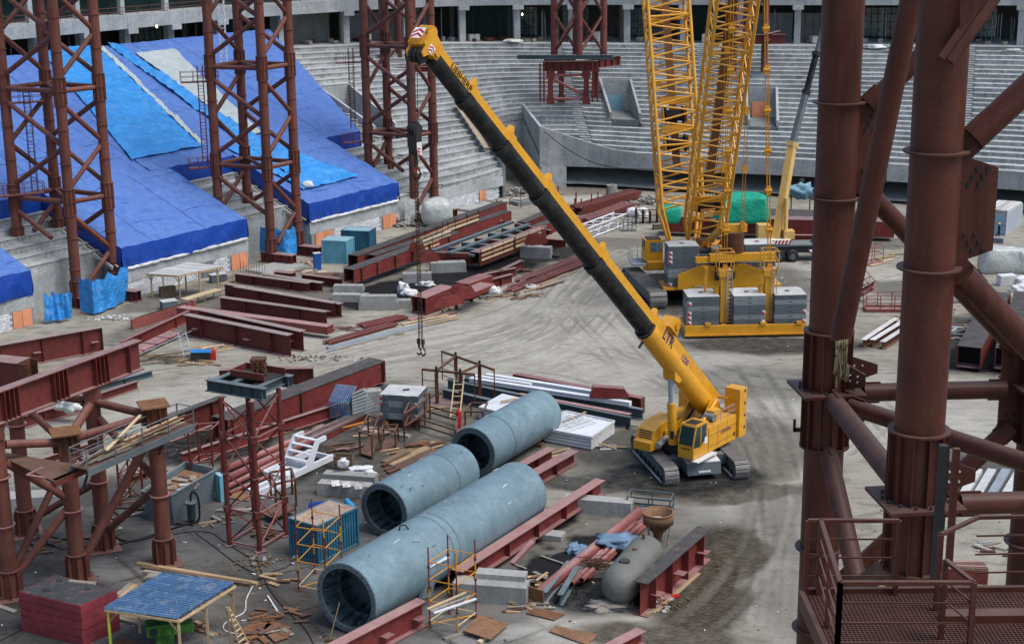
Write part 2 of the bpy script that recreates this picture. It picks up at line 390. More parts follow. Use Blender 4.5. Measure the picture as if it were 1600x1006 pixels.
  for o in ((off,-off) if off else (0,)):
   e=np.abs(sd-o);f=np.clip(1-(e/w)**2,0,1)*(best<abs(o)+w+.4)
   f=f*np.clip(np.minimum(al,L-al)/5,0,1)*np.clip(fbm(xx,yy,4,77,2)*2.4-.35,.25,1)
   if ripple:f=f*(.55+.45*np.sin(al*2*math.pi/ripple))
   ch[idx]=np.maximum(ch[idx],f*val);hgt[idx]-=f*deep
   sk=np.exp(-((e-w*.45)/.10)**2)*(best<abs(o)+w+.5)*(fbm(xx,yy,2.2,177,2)>.60)*np.clip(np.minimum(al,L-al)/5,0,1)
   pale[idx]=np.maximum(pale[idx],sk*.95*val)
   edge=np.exp(-((e-w*1.15)/.16)**2)*(best<abs(o)+w+.9)*np.clip(np.minimum(al,L-al)/5,0,1)
   pale[idx]=np.maximum(pale[idx],edge*.55*val);hgt[idx]+=edge*deep*.8
 for pts in (((430,600),(600,560),(760,545),(900,545),(1030,570),(1160,620)),((480,575),(650,540),(800,510),(930,450),(1000,400)),((600,575),(760,535),(850,480),(900,430),(985,385)),
    ((690,560),(800,555),(870,515),(885,470),(930,425)),((740,530),(800,520),(850,495),(905,490),(960,540),(1010,600)),((520,600),(700,580),(850,590),(950,620)),
    ((1000,530),(1080,580),(1170,640),(1230,740),(1235,900),(1225,1005)),((1050,560),(1150,590),(1250,600),(1400,590),(1520,600)),((1180,640),(1215,740),(1195,850),(1130,940),(1030,1005)),
    ((1240,440),(1330,450),(1430,430),(1500,400)),((1160,560),(1210,640),(1240,760),(1240,1000)),((860,440),(890,500),(960,560),(1060,590)),((200,600),(330,580),(450,570),(560,540),(660,520)),((480,610),(640,570),(800,590),(1000,640)),((1400,640),(1330,690),(1260,720),(1180,690)),((1270,560),(1330,600),(1420,700),(1440,800))):
  track(pts,1.1+rng.random()*.5,.25+rng.random()*.2,.75)
 for k in range(26):
  o=rng.normal(0,1);u=rng.random()*60-30
  if k%2:pts=((430+u,605+o*14),(600,572+o*16),(760,545+o*22),(880,500+o*26),(940+o*14,440+o*12),(1000+o*20,395))
  else:pts=((985+u,552+o*20),(1050,585+o*18),(1110+o*16,625+o*14),(1190+o*16,700),(1225+o*14,830),(1215+o*20,1000))
  track(pts,1.0+rng.random()*.5,.16+rng.random()*.16,.35+.45*rng.random(),deep=.02)
 for k in range(16):
  y0=575+rng.random()*130;track(((560+rng.random()*200,y0),(850,y0-40+rng.random()*40),(1000+rng.random()*60,y0-60)) if y0<600 else ((1160+rng.random()*60,y0),(1205+rng.random()*30,y0+110),(1190+rng.random()*50,y0+250)),.95,.14,.5,deep=.015)
 track(((1120,800),(1152,850),(1150,890),(1105,945),(1030,1000)),0,1.3,1.0,ripple=.42,deep=.10,ch=mud)
 track(((1105,830),(1128,865),(1118,900),(1075,950),(1000,1000)),0,.5,.9,ripple=.36,deep=-.16,ch=mud)
 track(((1185,760),(1200,830),(1180,890),(1130,960)),0,.7,.7,ripple=.5,deep=.05,ch=mud)
 for pts in (((1010,735),(1040,690),(1100,640),(1180,610),(1260,615)),((1150,735),(1170,690),(1200,660),(1260,650)),((1050,480),(1060,540),(1100,590),(1180,630)),((950,470),(990,520),(1050,560),(1130,590))):track(pts,0,.55,.55,ripple=.5,deep=.05,ch=mud)
 near=np.clip((112-y+(fbm(x,y,9,91)-.5)*14)/12,0,1)*np.clip((3-x+(fbm(x,y,6,95)-.5)*6)/5,0,1) # cast slab of the foreground
 hgt*=(1-.7*near)
 # joints and cracks of the slab
 for (ox,oy,a) in ((-20,85,.62),(-20,85,.62+math.pi/2)):
  s=(x-ox)*math.cos(a)+(y-oy)*math.sin(a)+(fbm(x,y,8,61)-.5)*.9
  j=np.abs((s/5.2)-np.round(s/5.2))*5.2
  np.maximum(dark,np.clip(1-j/.24,0,1)*.8*near*np.clip(fbm(x,y,3,141,2)*2.5-.3,.2,1),out=dark)
 n=len(x);nx_=len(xs);ny_=len(ys)
 co=np.stack([x,y,hgt-.012],1).astype(np.float32)
 me=bpy.data.meshes.new('ground')
 ii=(np.arange(ny_-1)[:,None]*nx_+np.arange(nx_-1)[None,:]).ravel()
 quads=np.stack([ii,ii+1,ii+nx_+1,ii+nx_],1).astype(np.int32)
 # outer apron to the horizon
 B=4000.0
 x0,x1,y0,y1=xs[0],xs[-1],ys[0],ys[-1]
 ex=np.array([(-B,-B,-.06),(B,-B,-.06),(B,B,-.06),(-B,B,-.06),(x0,y0,-.06),(x1,y0,-.06),(x1,y1,-.06),(x0,y1,-.06)],np.float32)
 co=np.concatenate([co,ex]);e=n
 ap=np.array([(e,e+1,e+5,e+4),(e+1,e+2,e+6,e+5),(e+2,e+3,e+7,e+6),(e+3,e,e+4,e+7)],np.int32)
 quads=np.concatenate([quads,ap])
 me.vertices.add(len(co));me.vertices.foreach_set('co',co.ravel())
 me.loops.add(quads.size);me.loops.foreach_set('vertex_index',quads.ravel())
 me.polygons.add(len(quads));me.polygons.foreach_set('loop_start',np.arange(0,quads.size,4,dtype=np.int32))
 me.update(calc_edges=True);me.validate()
 me.polygons.foreach_set('use_smooth',np.ones(len(quads),bool))
 for nm,arr in (('dirt',(dark,mud,pale,trk)),('slab',(near,near,near,near))):
  at=me.attributes.new(nm,'FLOAT_COLOR','POINT')
  a=np.zeros((len(co),4),np.float32)
  for k in range(4):a[:n,k]=arr[k]
  at.data.foreach_set('color',a.ravel())
 m,nt,b=newmat('ground')
 g=nt.nodes.new('ShaderNodeNewGeometry');pos=g.outputs['Position']
 A=nt.nodes.new('ShaderNodeAttribute');A.attribute_name='dirt'
 S=nt.nodes.new('ShaderNodeAttribute');S.attribute_name='slab'
 sp=nt.nodes.new('ShaderNodeSeparateColor');nt.links.new(A.outputs['Color'],sp.inputs[0])
 n1=_noise(nt,pos,.16,6,.65);n2=_noise(nt,pos,1.3,6,.7);n3=_noise(nt,pos,7,4,.7);n4=_noise(nt,pos,.5,5,.6,(1,2.2,1))
 c=_mix(nt,_ramp(nt,n1,.3,.7),(.205,.190,.155),(.350,.333,.283))
 cs=_mix(nt,_ramp(nt,n1,.32,.68),(.160,.155,.148),(.285,.278,.266))
 c=_mix(nt,S.outputs['Fac'],c,cs)
 c=_mix(nt,_ramp(nt,n4,.50,.64,0,.65),c,(.135,.128,.108))
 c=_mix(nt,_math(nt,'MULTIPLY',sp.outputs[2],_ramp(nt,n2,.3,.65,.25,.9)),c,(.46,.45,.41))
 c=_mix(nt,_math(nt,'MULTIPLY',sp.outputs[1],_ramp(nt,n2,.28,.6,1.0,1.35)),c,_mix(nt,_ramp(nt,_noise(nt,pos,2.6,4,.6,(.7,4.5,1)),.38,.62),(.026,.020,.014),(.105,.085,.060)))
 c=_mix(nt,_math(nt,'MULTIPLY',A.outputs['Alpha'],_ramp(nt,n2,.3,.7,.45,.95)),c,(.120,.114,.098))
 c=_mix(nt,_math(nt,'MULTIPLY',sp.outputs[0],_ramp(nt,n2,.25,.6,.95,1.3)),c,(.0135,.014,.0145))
 c=_mix(nt,_ramp(nt,_noise(nt,pos,3.2,6,.75),.62,.72,0,.6),c,(.10,.088,.072))
 c=_mix(nt,_ramp(nt,_noise(nt,pos,2.4,6,.75),.66,.74,0,.55),c,(.44,.44,.43))
 c=_mix(nt,1.0,c,_mix(nt,_ramp(nt,n3,.25,.75),(.78,)*3,(1.2,)*3),'MULTIPLY')
 nt.links.new(c,b.inputs['Base Color'])
 nt.links.new(_math(nt,'SUBTRACT',.92,_math(nt,'MULTIPLY',sp.outputs[0],_ramp(nt,n1,.4,.6,.1,.5))),b.inputs['Roughness'])
 b.inputs['Specular IOR Level'].default_value=.12
 bn=nt.nodes.new('ShaderNodeBump');bn.inputs['Strength'].default_value=.7;bn.inputs['Distance'].default_value=.05
 nt.links.new(_math(nt,'ADD',n3,n2),bn.inputs['Height']);nt.links.new(bn.outputs[0],b.inputs['Normal'])
 me.materials.append(m)
 o=bpy.data.objects.new('ground',me);COL.objects.link(o);tag(o,kind='structure')
build_ground()

# ================================================================ STADIUM BOWL
W1=V((-29.1,174.5,0));DD=V((.575,.818,0));NN=V((-.818,.575,0));DRZ=math.atan2(.818,.575)
def SL(d,n,z=0.0):return W1+DD*d+NN*n+V((0,0,z)) # left-stand coordinates: along the wall, up the stand, height
ZF,ZB=3.0,19.2
# sections: front point, front height, back point, back height
SEC=[(SL(-75,0),3.0,SL(-75,40),19.2),(SL(26,0),3.0,SL(26,40),19.2),(SL(34,.3),3.0,SL(38,40),19.0),(SL(42,0),3.1,V((-24,243,0)),18.5),(SL(48,-.6),3.6,V((-13.5,250,0)),18.0),
       (V((4.2,221.0,0)),4.7,V((-3,252.5,0)),17.7),(V((21.3,216.6,0)),4.8,V((20,250,0)),17.5),(V((37.9,211.7,0)),4.8,V((43,245.4,0)),17.5),(V((65.4,199,0)),4.8,V((78,238.7,0)),17.5),(V((96,180,0)),4.8,V((114,224,0)),17.5)]
_cum=[0.0]
for a,b in zip(SEC,SEC[1:]):_cum.append(_cum[-1]+((b[0]+b[2])/2-(a[0]+a[2])/2).length)
def bowl(s,t,catmull=True):
 k=max(0,min(len(SEC)-2,next((i for i in range(len(SEC)-1) if s<=_cum[i+1]),len(SEC)-2)))
 u=(s-_cum[k])/(_cum[k+1]-_cum[k])
 out=[]
 for f in (lambda q:V((q[0].x,q[0].y,q[1])),lambda q:V((q[2].x,q[2].y,q[3]))):
  p1,p2=f(SEC[k]),f(SEC[k+1]);p0=f(SEC[k-1]) if k>1 else p1*2-p2;p3=f(SEC[k+2]) if k+2<len(SEC) else p2*2-p1
  if k<1:out.append(lerp(p1,p2,u));continue
  d01=max(_cum[k]-_cum[k-1],1);d12=_cum[k+1]-_cum[k];d23=(_cum[k+2]-_cum[k+1]) if k+2<len(SEC) else d12
  m1=((p2-p1)/d12+(p1-p0)/(d01 if k>1 else d12))/2*d12;m2=((p3-p2)/d23+(p2-p1)/d12)/2*d12
  h=(2*u**3-3*u*u+1,u**3-2*u*u+u,-2*u**3+3*u*u,u**3-u*u)
  out.append(p1*h[0]+m1*h[1]+p2*h[2]+m2*h[3])
 return lerp(out[0],out[1],t)
def s_of_d(d):return (d+75)/101*_cum[1]
NROW=25
left_stand=T('concrete_stand','stepped grey concrete stand with blue tarpaulins laid over most of it','stand',SL(0,20))
far_stand=T('concrete_stand','curved bare concrete stand of long steps behind the yellow cranes','stand',(30,230,0))
def step_row(parent,s0,s1,k,nseg,mname='concrete_step',sub=1,name='step',jit=True):
 mb=MB()
 for q in range(sub):
  kk=k+q/sub;t0,t1=kk/NROW,(kk+1.0/sub)/NROW
  A=[];B=[];C=[];E=[];A1=[];N1=[]
  dz=random.uniform(-.06,.05) if jit else 0;nz=.07 if sub==1 else .05
  for i in range(nseg+1):
   s=lerp(s0,s1,i/nseg);a=bowl(s,t0);b=bowl(s,t1+.003);rise=bowl(s,t1).z-a.z
   rc_=lerp(a,b,.055);A.append(V((rc_.x,rc_.y,a.z+rise+dz-(1.0 if sub==1 else .6))));A1.append(V((rc_.x,rc_.y,a.z+rise+dz-nz)));N1.append(a+V((0,0,rise+dz-nz)));B.append(a+V((0,0,rise+dz)));C.append(V((b.x,b.y,a.z+rise+dz)));E.append(V((b.x,b.y,a.z+rise+dz-.5)))
  mb.grid([A,A1],False);mb.grid([A1,N1],False);mb.grid([N1,B],False);mb.grid([B,C],False);mb.grid([C,E],False)
  mb.add([A[0],B[0],C[0],E[0]],[(0,1,2,3)]);mb.add([A[-1],B[-1],C[-1],E[-1]],[(3,2,1,0)])
 return mb.build(name,mname,parent)
sE=_cum[4];sF=_cum[5];sEnd=_cum[-1]
OPEN=[(far_stand,sF+15.9,.28,.60,4.4,'shed_door'),(far_stand,_cum[6]+16.6,.25,.55,4.4,'orange_panel'),(left_stand,_cum[2]+6,.36,.66,4.6,'concrete_dark')]
def rows(parent,a,b,k,nseg):
 spans=[(a,b)]
 for o_,s_,t0_,t1_,w_,_d in OPEN:
  if t0_-.02<=(k+.5)/NROW<=t1_:
   spans=[q for x_,y_ in spans for q in (((x_,min(y_,s_-w_/2)),(max(x_,s_+w_/2),y_)) if x_<s_+w_/2 and y_>s_-w_/2 else ((x_,y_),)) if q[1]-q[0]>.3]
 for x_,y_ in spans:step_row(parent,x_,y_,k,max(1,round(nseg*(y_-x_)/(b-a))))
# rows seen in the notches between the tarpaulins
for d0,d1 in ((-31,-19.3),(-1.2,9.4)):
 for k in range(2,9):step_row(left_stand,s_of_d(d0),s_of_d(d1),k,1)
 MB().bar(SL(d0,3.4,1.95),SL(d1,3.4,1.95),.3,4.0).build('notch_wall','concrete',left_stand)
 for dd_ in (d0-.02,d1+.02):MB().prism([SL(dd_,.1,-.1),SL(dd_,5.0,-.1),SL(dd_,5.0,ZF+2.0),SL(dd_,.1,ZF)],DD*.25).build('notch_wall','concrete',left_stand)
# rows beyond the tarpaulins
aisles_l=[(s_of_d(25.5),_cum[2]+2.0),(_cum[2]+2.9,sE)]
for k in range(NROW):
 for a,b in aisles_l:rows(left_stand,a,b,k,5)
for k in range(NROW):step_row(left_stand,_cum[2]+2.02,_cum[2]+2.88,k,1,'concrete_step',2,'stair',False)
# rows of the far stand, cut by stair aisles
cuts=[sE+.02,sF+9,sF+24,_cum[6]+9,_cum[7]+6,_cum[7]+25,_cum[8]+10,sEnd]
for j in range(len(cuts)-1):
 a=cuts[j]+(.9 if j else 0);b=cuts[j+1]-.9
 for k in range(NROW):
  if j==0 and k<8:continue
  if j==len(cuts)-2 and k>22:pass
  rows(far_stand,a,b,k,5)
 if j:
  for k in range(NROW):step_row(far_stand,cuts[j]-.88,cuts[j]+.88,k,1,'concrete_step',2,'stair',False)
# lower rows right of the ramp
for k in range(8):step_row(far_stand,sF,cuts[1]-.9,k,3)
# wall closing the rows above the ramp mouth
mb=MB();A=[];B=[]
for i in range(5):p=bowl(lerp(sE,sF,i/4),8.1/NROW);A.append(V((p.x,p.y,-.1)));B.append(p+V((0,0,.2)))
mb.grid([A,B],False);mb.build('ramp_back_wall','concrete',far_stand)
# solid fill below the steps
def fill(parent,s0,s1,t0,t1,n,drop,name='under_slab'):
 mb=MB();A=[];B=[]
 for i in range(n+1):
  s=lerp(s0,s1,i/n);A.append(bowl(s,t0)-V((0,0,drop)));B.append(bowl(s,t1)-V((0,0,drop)))
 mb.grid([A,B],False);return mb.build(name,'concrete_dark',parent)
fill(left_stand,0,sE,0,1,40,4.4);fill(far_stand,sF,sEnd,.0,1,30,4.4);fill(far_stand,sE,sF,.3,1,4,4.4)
# front walls: cast concrete band over a block wall (left stand)
mb=MB()
for a,b in ((-75,-30.8),(-19.5,-1.0),(9.2,42),(42,48)):
 p,q=bowl(s_of_d(a),0) if a<26 else SL(a,.15),SL(b,.15) if b<47 else SL(48,-.6)
 p=V((p.x,p.y,0));q=V((q.x,q.y,0))
 mb.bar(p+NN*.2+V((0,0,2.39)),q+NN*.2+V((0,0,2.39)),.5,1.32)
mb.build('front_beam','concrete',left_stand)
mb=MB()
for a,b in ((-75,-31),(-19.3,-1.2),(9.4,47.6)):mb.bar(SL(a,.35-.0028*(a+75),.86),SL(b,.35-.0028*(b+75),.86),.3,1.71)
mb.build('mortar_wall','mortar',left_stand)
def _door_spans():return [(-33.6,-31.3),(-4.0,-1.4),(10.0,13.2),(22.5,25.2),(43.0,44.4),(-8.5,-6.8)]
brick_me=None;nb=0
more=MB()
for r in range(6):
 d=-36.0+(.3 if r%2 else 0)
 while d<47.2:
  mid=d+.3
  if not any(a-.3<mid<b+.3 for a,b in _door_spans()+[(-31,-19.3),(-1.2,9.4)]):
   c=SL(mid,.17-.35*max(0,(mid+75)/123)*0-.0028*(mid+40),.15+r*.283)
   if nb<300 and (mid>-36) and (random.random()<.62 or nb<40):
    if brick_me is None:
     o=MB().box((0,0,0),(.565,.16,.25)).build('brick','brick_white');brick_me=o.data
    else:
     o=bpy.data.objects.new('brick',brick_me);COL.objects.link(o)
    o.location=c+NN*-random.uniform(0,.02);o.rotation_euler=(0,0,DRZ+random.uniform(-.012,.012));nb+=1
    o.parent=left_stand;o.matrix_parent_inverse=parent_matrix(left_stand).inverted()
   else:more.box(c,(.565,.16,.25),DRZ)
  d+=.6
o=more.build('brickwork','brick_white',left_stand);o['kind']='stuff'
for a,b in _door_spans():
 m_='orange_panel' if a!=-8.5 else 'concrete_dark'
 for q in range(2):
  w=(b-a)/2
  MB().box(SL(a+w*(q+.5),.02-.0028*(a+40),.85),(w-.05,.06,1.66),DRZ).build('door_panel',m_,left_stand)
# right end wall of the left stand and its parapet
mb=MB();A=[];B=[]
for i in range(11):
 t=i/10*.62;p=bowl(sE,t);A.append(V((p.x,p.y,-.1)));B.append(p+V((0,0,1.5)))
off=V((.35,-.1,0))
mb.grid([A,B],False);mb.grid([[p+off for p in A],[p+off for p in B]],False);mb.grid([B,[p+off for p in B]],False)
mb.add([A[0],B[0],B[0]+off,A[0]+off],[(0,1,2,3)]);mb.build('end_wall','concrete',left_stand)
# far stand: hanging front beam, dark recess below, raised ramp wall
mb=MB()
n=26
A=[];B=[];C=[];E=[]
for i in range(n+1):
 s=lerp(sF+.05,sEnd,i/n);p=bowl(s,0)
 up=.45+max(0,1-(s-sF)/15)**1.4*3.6
 A.append(V((p.x,p.y,2.95)));B.append(V((p.x,p.y,p.z+up)));C.append(V((p.x,p.y,p.z+up))+V((.1,.35,0)));E.append(V((p.x,p.y,2.95))+V((.1,.35,0)))
mb.grid([A,B],False);mb.grid([B,C],False);mb.grid([C,E],False);mb.grid([E,A],False)
mb.build('front_beam','concrete',far_stand)
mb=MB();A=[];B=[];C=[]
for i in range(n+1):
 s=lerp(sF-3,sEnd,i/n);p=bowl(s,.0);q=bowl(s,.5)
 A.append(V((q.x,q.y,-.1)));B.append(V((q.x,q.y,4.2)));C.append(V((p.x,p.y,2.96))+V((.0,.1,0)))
mb.grid([A,B],False);mb.build('recess_wall','concrete_dark',far_stand)  # recess wall and ceiling: unlit depth put into a darker concrete colour
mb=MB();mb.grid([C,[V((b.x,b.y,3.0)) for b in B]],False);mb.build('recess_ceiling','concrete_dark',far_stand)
p=bowl(sF,0);wl_=MB()
A=[];B=[]
for i in range(9):
 t=i/8*.34;q=bowl(sF,t);A.append(V((q.x,q.y,-.1)));B.append(q+V((0,0,4.0-2.5*i/8)))
off=V((.4,0,0));wl_.grid([A,B],False);wl_.grid([[q+off for q in A],[q+off for q in B]],False);wl_.grid([B,[q+off for q in B]],False);wl_.add([A[0],B[0],B[0]+off,A[0]+off],[(0,1,2,3)])
wl_.build('ramp_wall','concrete',far_stand)
q0=V((p.x,p.y,0));q1=bowl(sF+5,0);q1=V((q1.x,q1.y,0))
MB().hexa([q0+V((.35,0,-.1)),q1+V((0,0,-.1)),q1+V((0,.4,-.1)),q0+V((.35,.4,-.1)),q0+V((.35,0,2.94)),q1+V((0,0,2.94)),q1+V((0,.4,2.94)),q0+V((.35,.4,2.94))]).build('pier','concrete',far_stand)
for i in range(9):
 p=bowl(lerp(_cum[6],sEnd,i/8),.02);MB().box((p.x,p.y+.4,1.2),(.6,.6,2.7)).build('pier','concrete_dark',far_stand)
# entrances cut into the stands: two sloping side walls, a back wall, a door
def vomitory(parent,s,t0,t1,wid,door='shed_door'):
 a0,b0=bowl(s-wid/2,t0),bowl(s+wid/2,t0);a1,b1=bowl(s-wid/2,t1),bowl(s+wid/2,t1)
 for p,q in ((a0,a1),(b0,b1)):
  sd=(b0-a0).normalized()*.18
  h0,h1=V((0,0,1.3)),V((0,0,1.0))
  MB().hexa([p-sd-V((0,0,.3)),p+sd-V((0,0,.3)),V((q.x,q.y,p.z-.3))+sd,V((q.x,q.y,p.z-.3))-sd,p-sd+h0,p+sd+h0,q+sd+h1,q-sd+h1]).build('side_wall','concrete',parent)
 fl=p.z+.35
 MB().hexa([V((a0.x,a0.y,fl-1.6)),V((b0.x,b0.y,fl-1.6)),V((b1.x,b1.y,fl-.5)),V((a1.x,a1.y,fl-.5)),V((a0.x,a0.y,fl)),V((b0.x,b0.y,fl)),V((b1.x,b1.y,fl+.02)),V((a1.x,a1.y,fl+.02))]).build('landing','concrete_dark',parent)
 MB().hexa([V((a1.x,a1.y,fl)),V((b1.x,b1.y,fl)),V((b1.x,b1.y+.3,fl)),V((a1.x,a1.y+.3,fl)),a1+V((0,0,.9)),b1+V((0,0,.9)),b1+V((0,.3,.9)),a1+V((0,.3,.9))]).build('back_wall','concrete',parent)
 c=(a1+b1)/2
 MB().b2((c.x-wid*.3,c.y-.28,fl),(c.x+wid*.3,c.y-.2,fl+2.3)).build('door_panel',door,parent)
for o_,s_,t0_,t1_,w_,dm_ in OPEN:vomitory(o_,s_,t0_,t1_,w_,dm_)
# ================================================================ CONCOURSE BUILDING BEHIND THE STANDS
hall=T('concourse_building','open grey concrete concourse storey with columns behind the stands','building',(0,262,17))
def back(s,off,z):
 a,b=bowl(s,.97),bowl(s,1.0);n=V((b.x-a.x,b.y-a.y,0)).normalized()
 return V((b.x,b.y,0))+n*off+V((0,0,z))
SS=[2.0+i*(sEnd-4)/60 for i in range(61)]
def strip(name,m,pts): # pts: list of (offset, z or None=floor level) rings swept along the bowl
 mb=MB();P=[]
 for o_,z_ in pts:P.append([back(s,o_,(bowl(s,1).z+z_ if z_<10 else z_)) for s in SS])
 for a,b in zip(P,P[1:]+P[:1]):mb.grid([a,b],False)
 return mb.build(name,m,hall)
ZU=23.5
strip('floor_slab','concrete',[(-.1,.0),(-.1,-.9),(22,-.9),(22,.02)])
strip('upper_slab','concrete',[(.6,ZU),(.6,ZU+1.75),(24,ZU+1.75),(24,ZU)])
strip('ceiling_beam','concrete_dark',[(9,ZU-.6),(9,ZU-.01),(10,ZU-.01),(10,ZU-.6)])
strip('roof_slab','concrete',[(2.0,ZU+6.6),(2.0,ZU+8),(24,ZU+8),(24,ZU+6.6)])
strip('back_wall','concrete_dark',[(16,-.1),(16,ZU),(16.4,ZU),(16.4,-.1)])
strip('upper_back_wall','green_net',[(5,ZU+1.6),(5,ZU+6.7),(5.4,ZU+6.7),(5.4,ZU+1.6)])
s=4.0;kcol=0
col_s=[]
while s<sEnd-3:col_s.append(s);s+=7.6
for i,s in enumerate(col_s):
 p=back(s,2.2,0);zb=bowl(s,1).z;a=back(s,3.2,0)-p;rz=math.atan2(a.y,a.x)
 MB().box((p.x,p.y,(zb+ZU)/2),(1.1,1.0,ZU-zb-.004),rz).build('column','concrete',hall)
 q=back(s,.9,0);MB().box((q.x,q.y,ZU-.35),(1.0,1.7,.69),rz).build('corbel','concrete',hall)
 p=back(s,2.6,0);MB().box((p.x,p.y,ZU+4.2),(.7,.7,4.75),rz).build('column','concrete',hall)
 p2=back(s,9.5,0);MB().box((p2.x,p2.y,(zb+ZU)/2-.3),(.7,.7,ZU-zb-.7),rz).build('column','concrete_dark',hall)
# partitions, glazing and hung nets between the columns
kinds=['net','glass','wall','glass','net','wall','glass','glass']
for i in range(len(col_s)-1):
 a,b=col_s[i],col_s[i+1];k=kinds[(i*5+2)%8];o_=6.5 if k!='glass' else 12.0
 p,q=back(a+.6,o_,0),back(b-.6,o_,0);zb=bowl((a+b)/2,1).z
 if k=='wall':MB().bar(p+V((0,0,zb+2.2)),q+V((0,0,zb+2.2)),.25,4.4).build('partition','concrete_dark',hall)
 elif k=='net':MB().bar(p+V((0,0,zb+2.7)),q+V((0,0,zb+2.7)),.06,5.3).build('net_screen','green_net',hall)
 else:
  q=lerp(p,q,.45+.5*((i*3)%4)/4)
  g=MB().bar(p+V((0,0,zb+2.6)),q+V((0,0,zb+2.6)),.05,4.6).build('window','pane',hall)
  fr=MB()
  for j in range(7):w=lerp(p,q,j/6);fr.box((w.x,w.y-.06,zb+2.6),(.09,.09,4.8))
  for zz in (.3,1.5,2.7,3.9,4.9):fr.bar(p+V((0,-.06,zb+zz)),q+V((0,-.06,zb+zz)),.09,.08)
  fr.build('frame','dark',g)
 r_=random.Random(i);pp=MB()
 for j in range(r_.randint(3,9)):
  w=back(lerp(a,b,.12+.76*r_.random()),3+r_.random()*5,zb);pp.cyl(w,w+V((r_.uniform(-.2,.2),r_.uniform(-.2,.2),3.5+r_.random()*2)),.05,n=5)
 o_p=pp.build('props','galv' if i%2 else 'rust',hall);o_p['kind']='stuff'
 jk=MB()
 for j in range(r_.randint(4,10)):w=back(lerp(a,b,.1+.8*r_.random()),1.0+r_.random()*6,zb);jk.box(w+V((0,0,.25)),(r_.uniform(.3,1.6),r_.uniform(.3,.9),r_.uniform(.2,.9)),r_.uniform(0,3))
 o_p=jk.build('stored_goods',r_.choice(['wood_grey','white_dirty','rust','litter','cweight_light']),hall);o_p['kind']='stuff'
 # stacked pallets of wrapped blocks and boards left inside
 if i%2==0:
  w=back(a+2.2+(i%3),3.4+(i%2),zb)
  pal=T('block_pallet',f'wrapped block pallet on the concourse, {["first", "second", "third", "fourth", "fifth", "sixth", "seventh", "eighth", "ninth", "tenth", "eleventh", "twelfth", "thirteenth", "fourteenth", "fifteenth", "sixteenth", "seventeenth", "eighteenth", "nineteenth"][i // 2]} from the left end','pallet',w,.2*i,'pallets left on the concourse')
  hh=1.0+.5*((i*7)%3)/2
  for j in range(2+i%2):
   MB().box((j*.95,0,hh/2+.14),(.85,.95,hh)).build('block_stack','white_dirty',pal,False)
  MB().box((.5,0,.07),(2.2,1,.13)).build('base','wood_grey',pal,False)
# bulbs hanging below the slab
for i,(px,py) in enumerate(((245,42),(533,27),(816,23))):
 Y=(216,250,255)[i];p=D(px,py,Y)
 lamp=T('work_lamp',('lit bare bulb hanging above the blue tarpaulin on the left','lit bare bulb in the bay left of the middle red tower','lit bare bulb in the bay left of the far red tower')[i],'lamp',p,0,'bulbs under the concourse ceiling')
 MB().lathe((0,0,-.2),(0,0,.2),[(0,.01),(.2,.09),(.5,.12),(.8,.08),(1,.04)],10).build('bulb','bulb',lamp,False)
 MB().cyl((0,0,.2),(0,0,max(.4,ZU-p.z)),.02,n=5).build('cord','cable',lamp,False)
# guard rail on the upper storey
rail=T('guard_rail','red painted guard rail along the upper concourse edge','railing',back(30,1,ZU+1.75))
mb=MB()
for z_ in (.55,1.1):mb.tube([back(s,.95,ZU+1.75+z_) for s in SS],.035,5)
mb.build('rail','red_bright',rail)
s=3.0
while s<sEnd-3:
 p=back(s,.95,ZU+1.75);MB().cyl(p,p+V((0,0,1.12)),.04,n=5).build('post','red_bright',rail);s+=2.6
# bay numbers painted on the corbels
for i,(px,tx) in enumerate(((234,'35'),(470,'41'),(556,'42'),(612,'43'),(690,'44'),(780,'45'))):
 pass

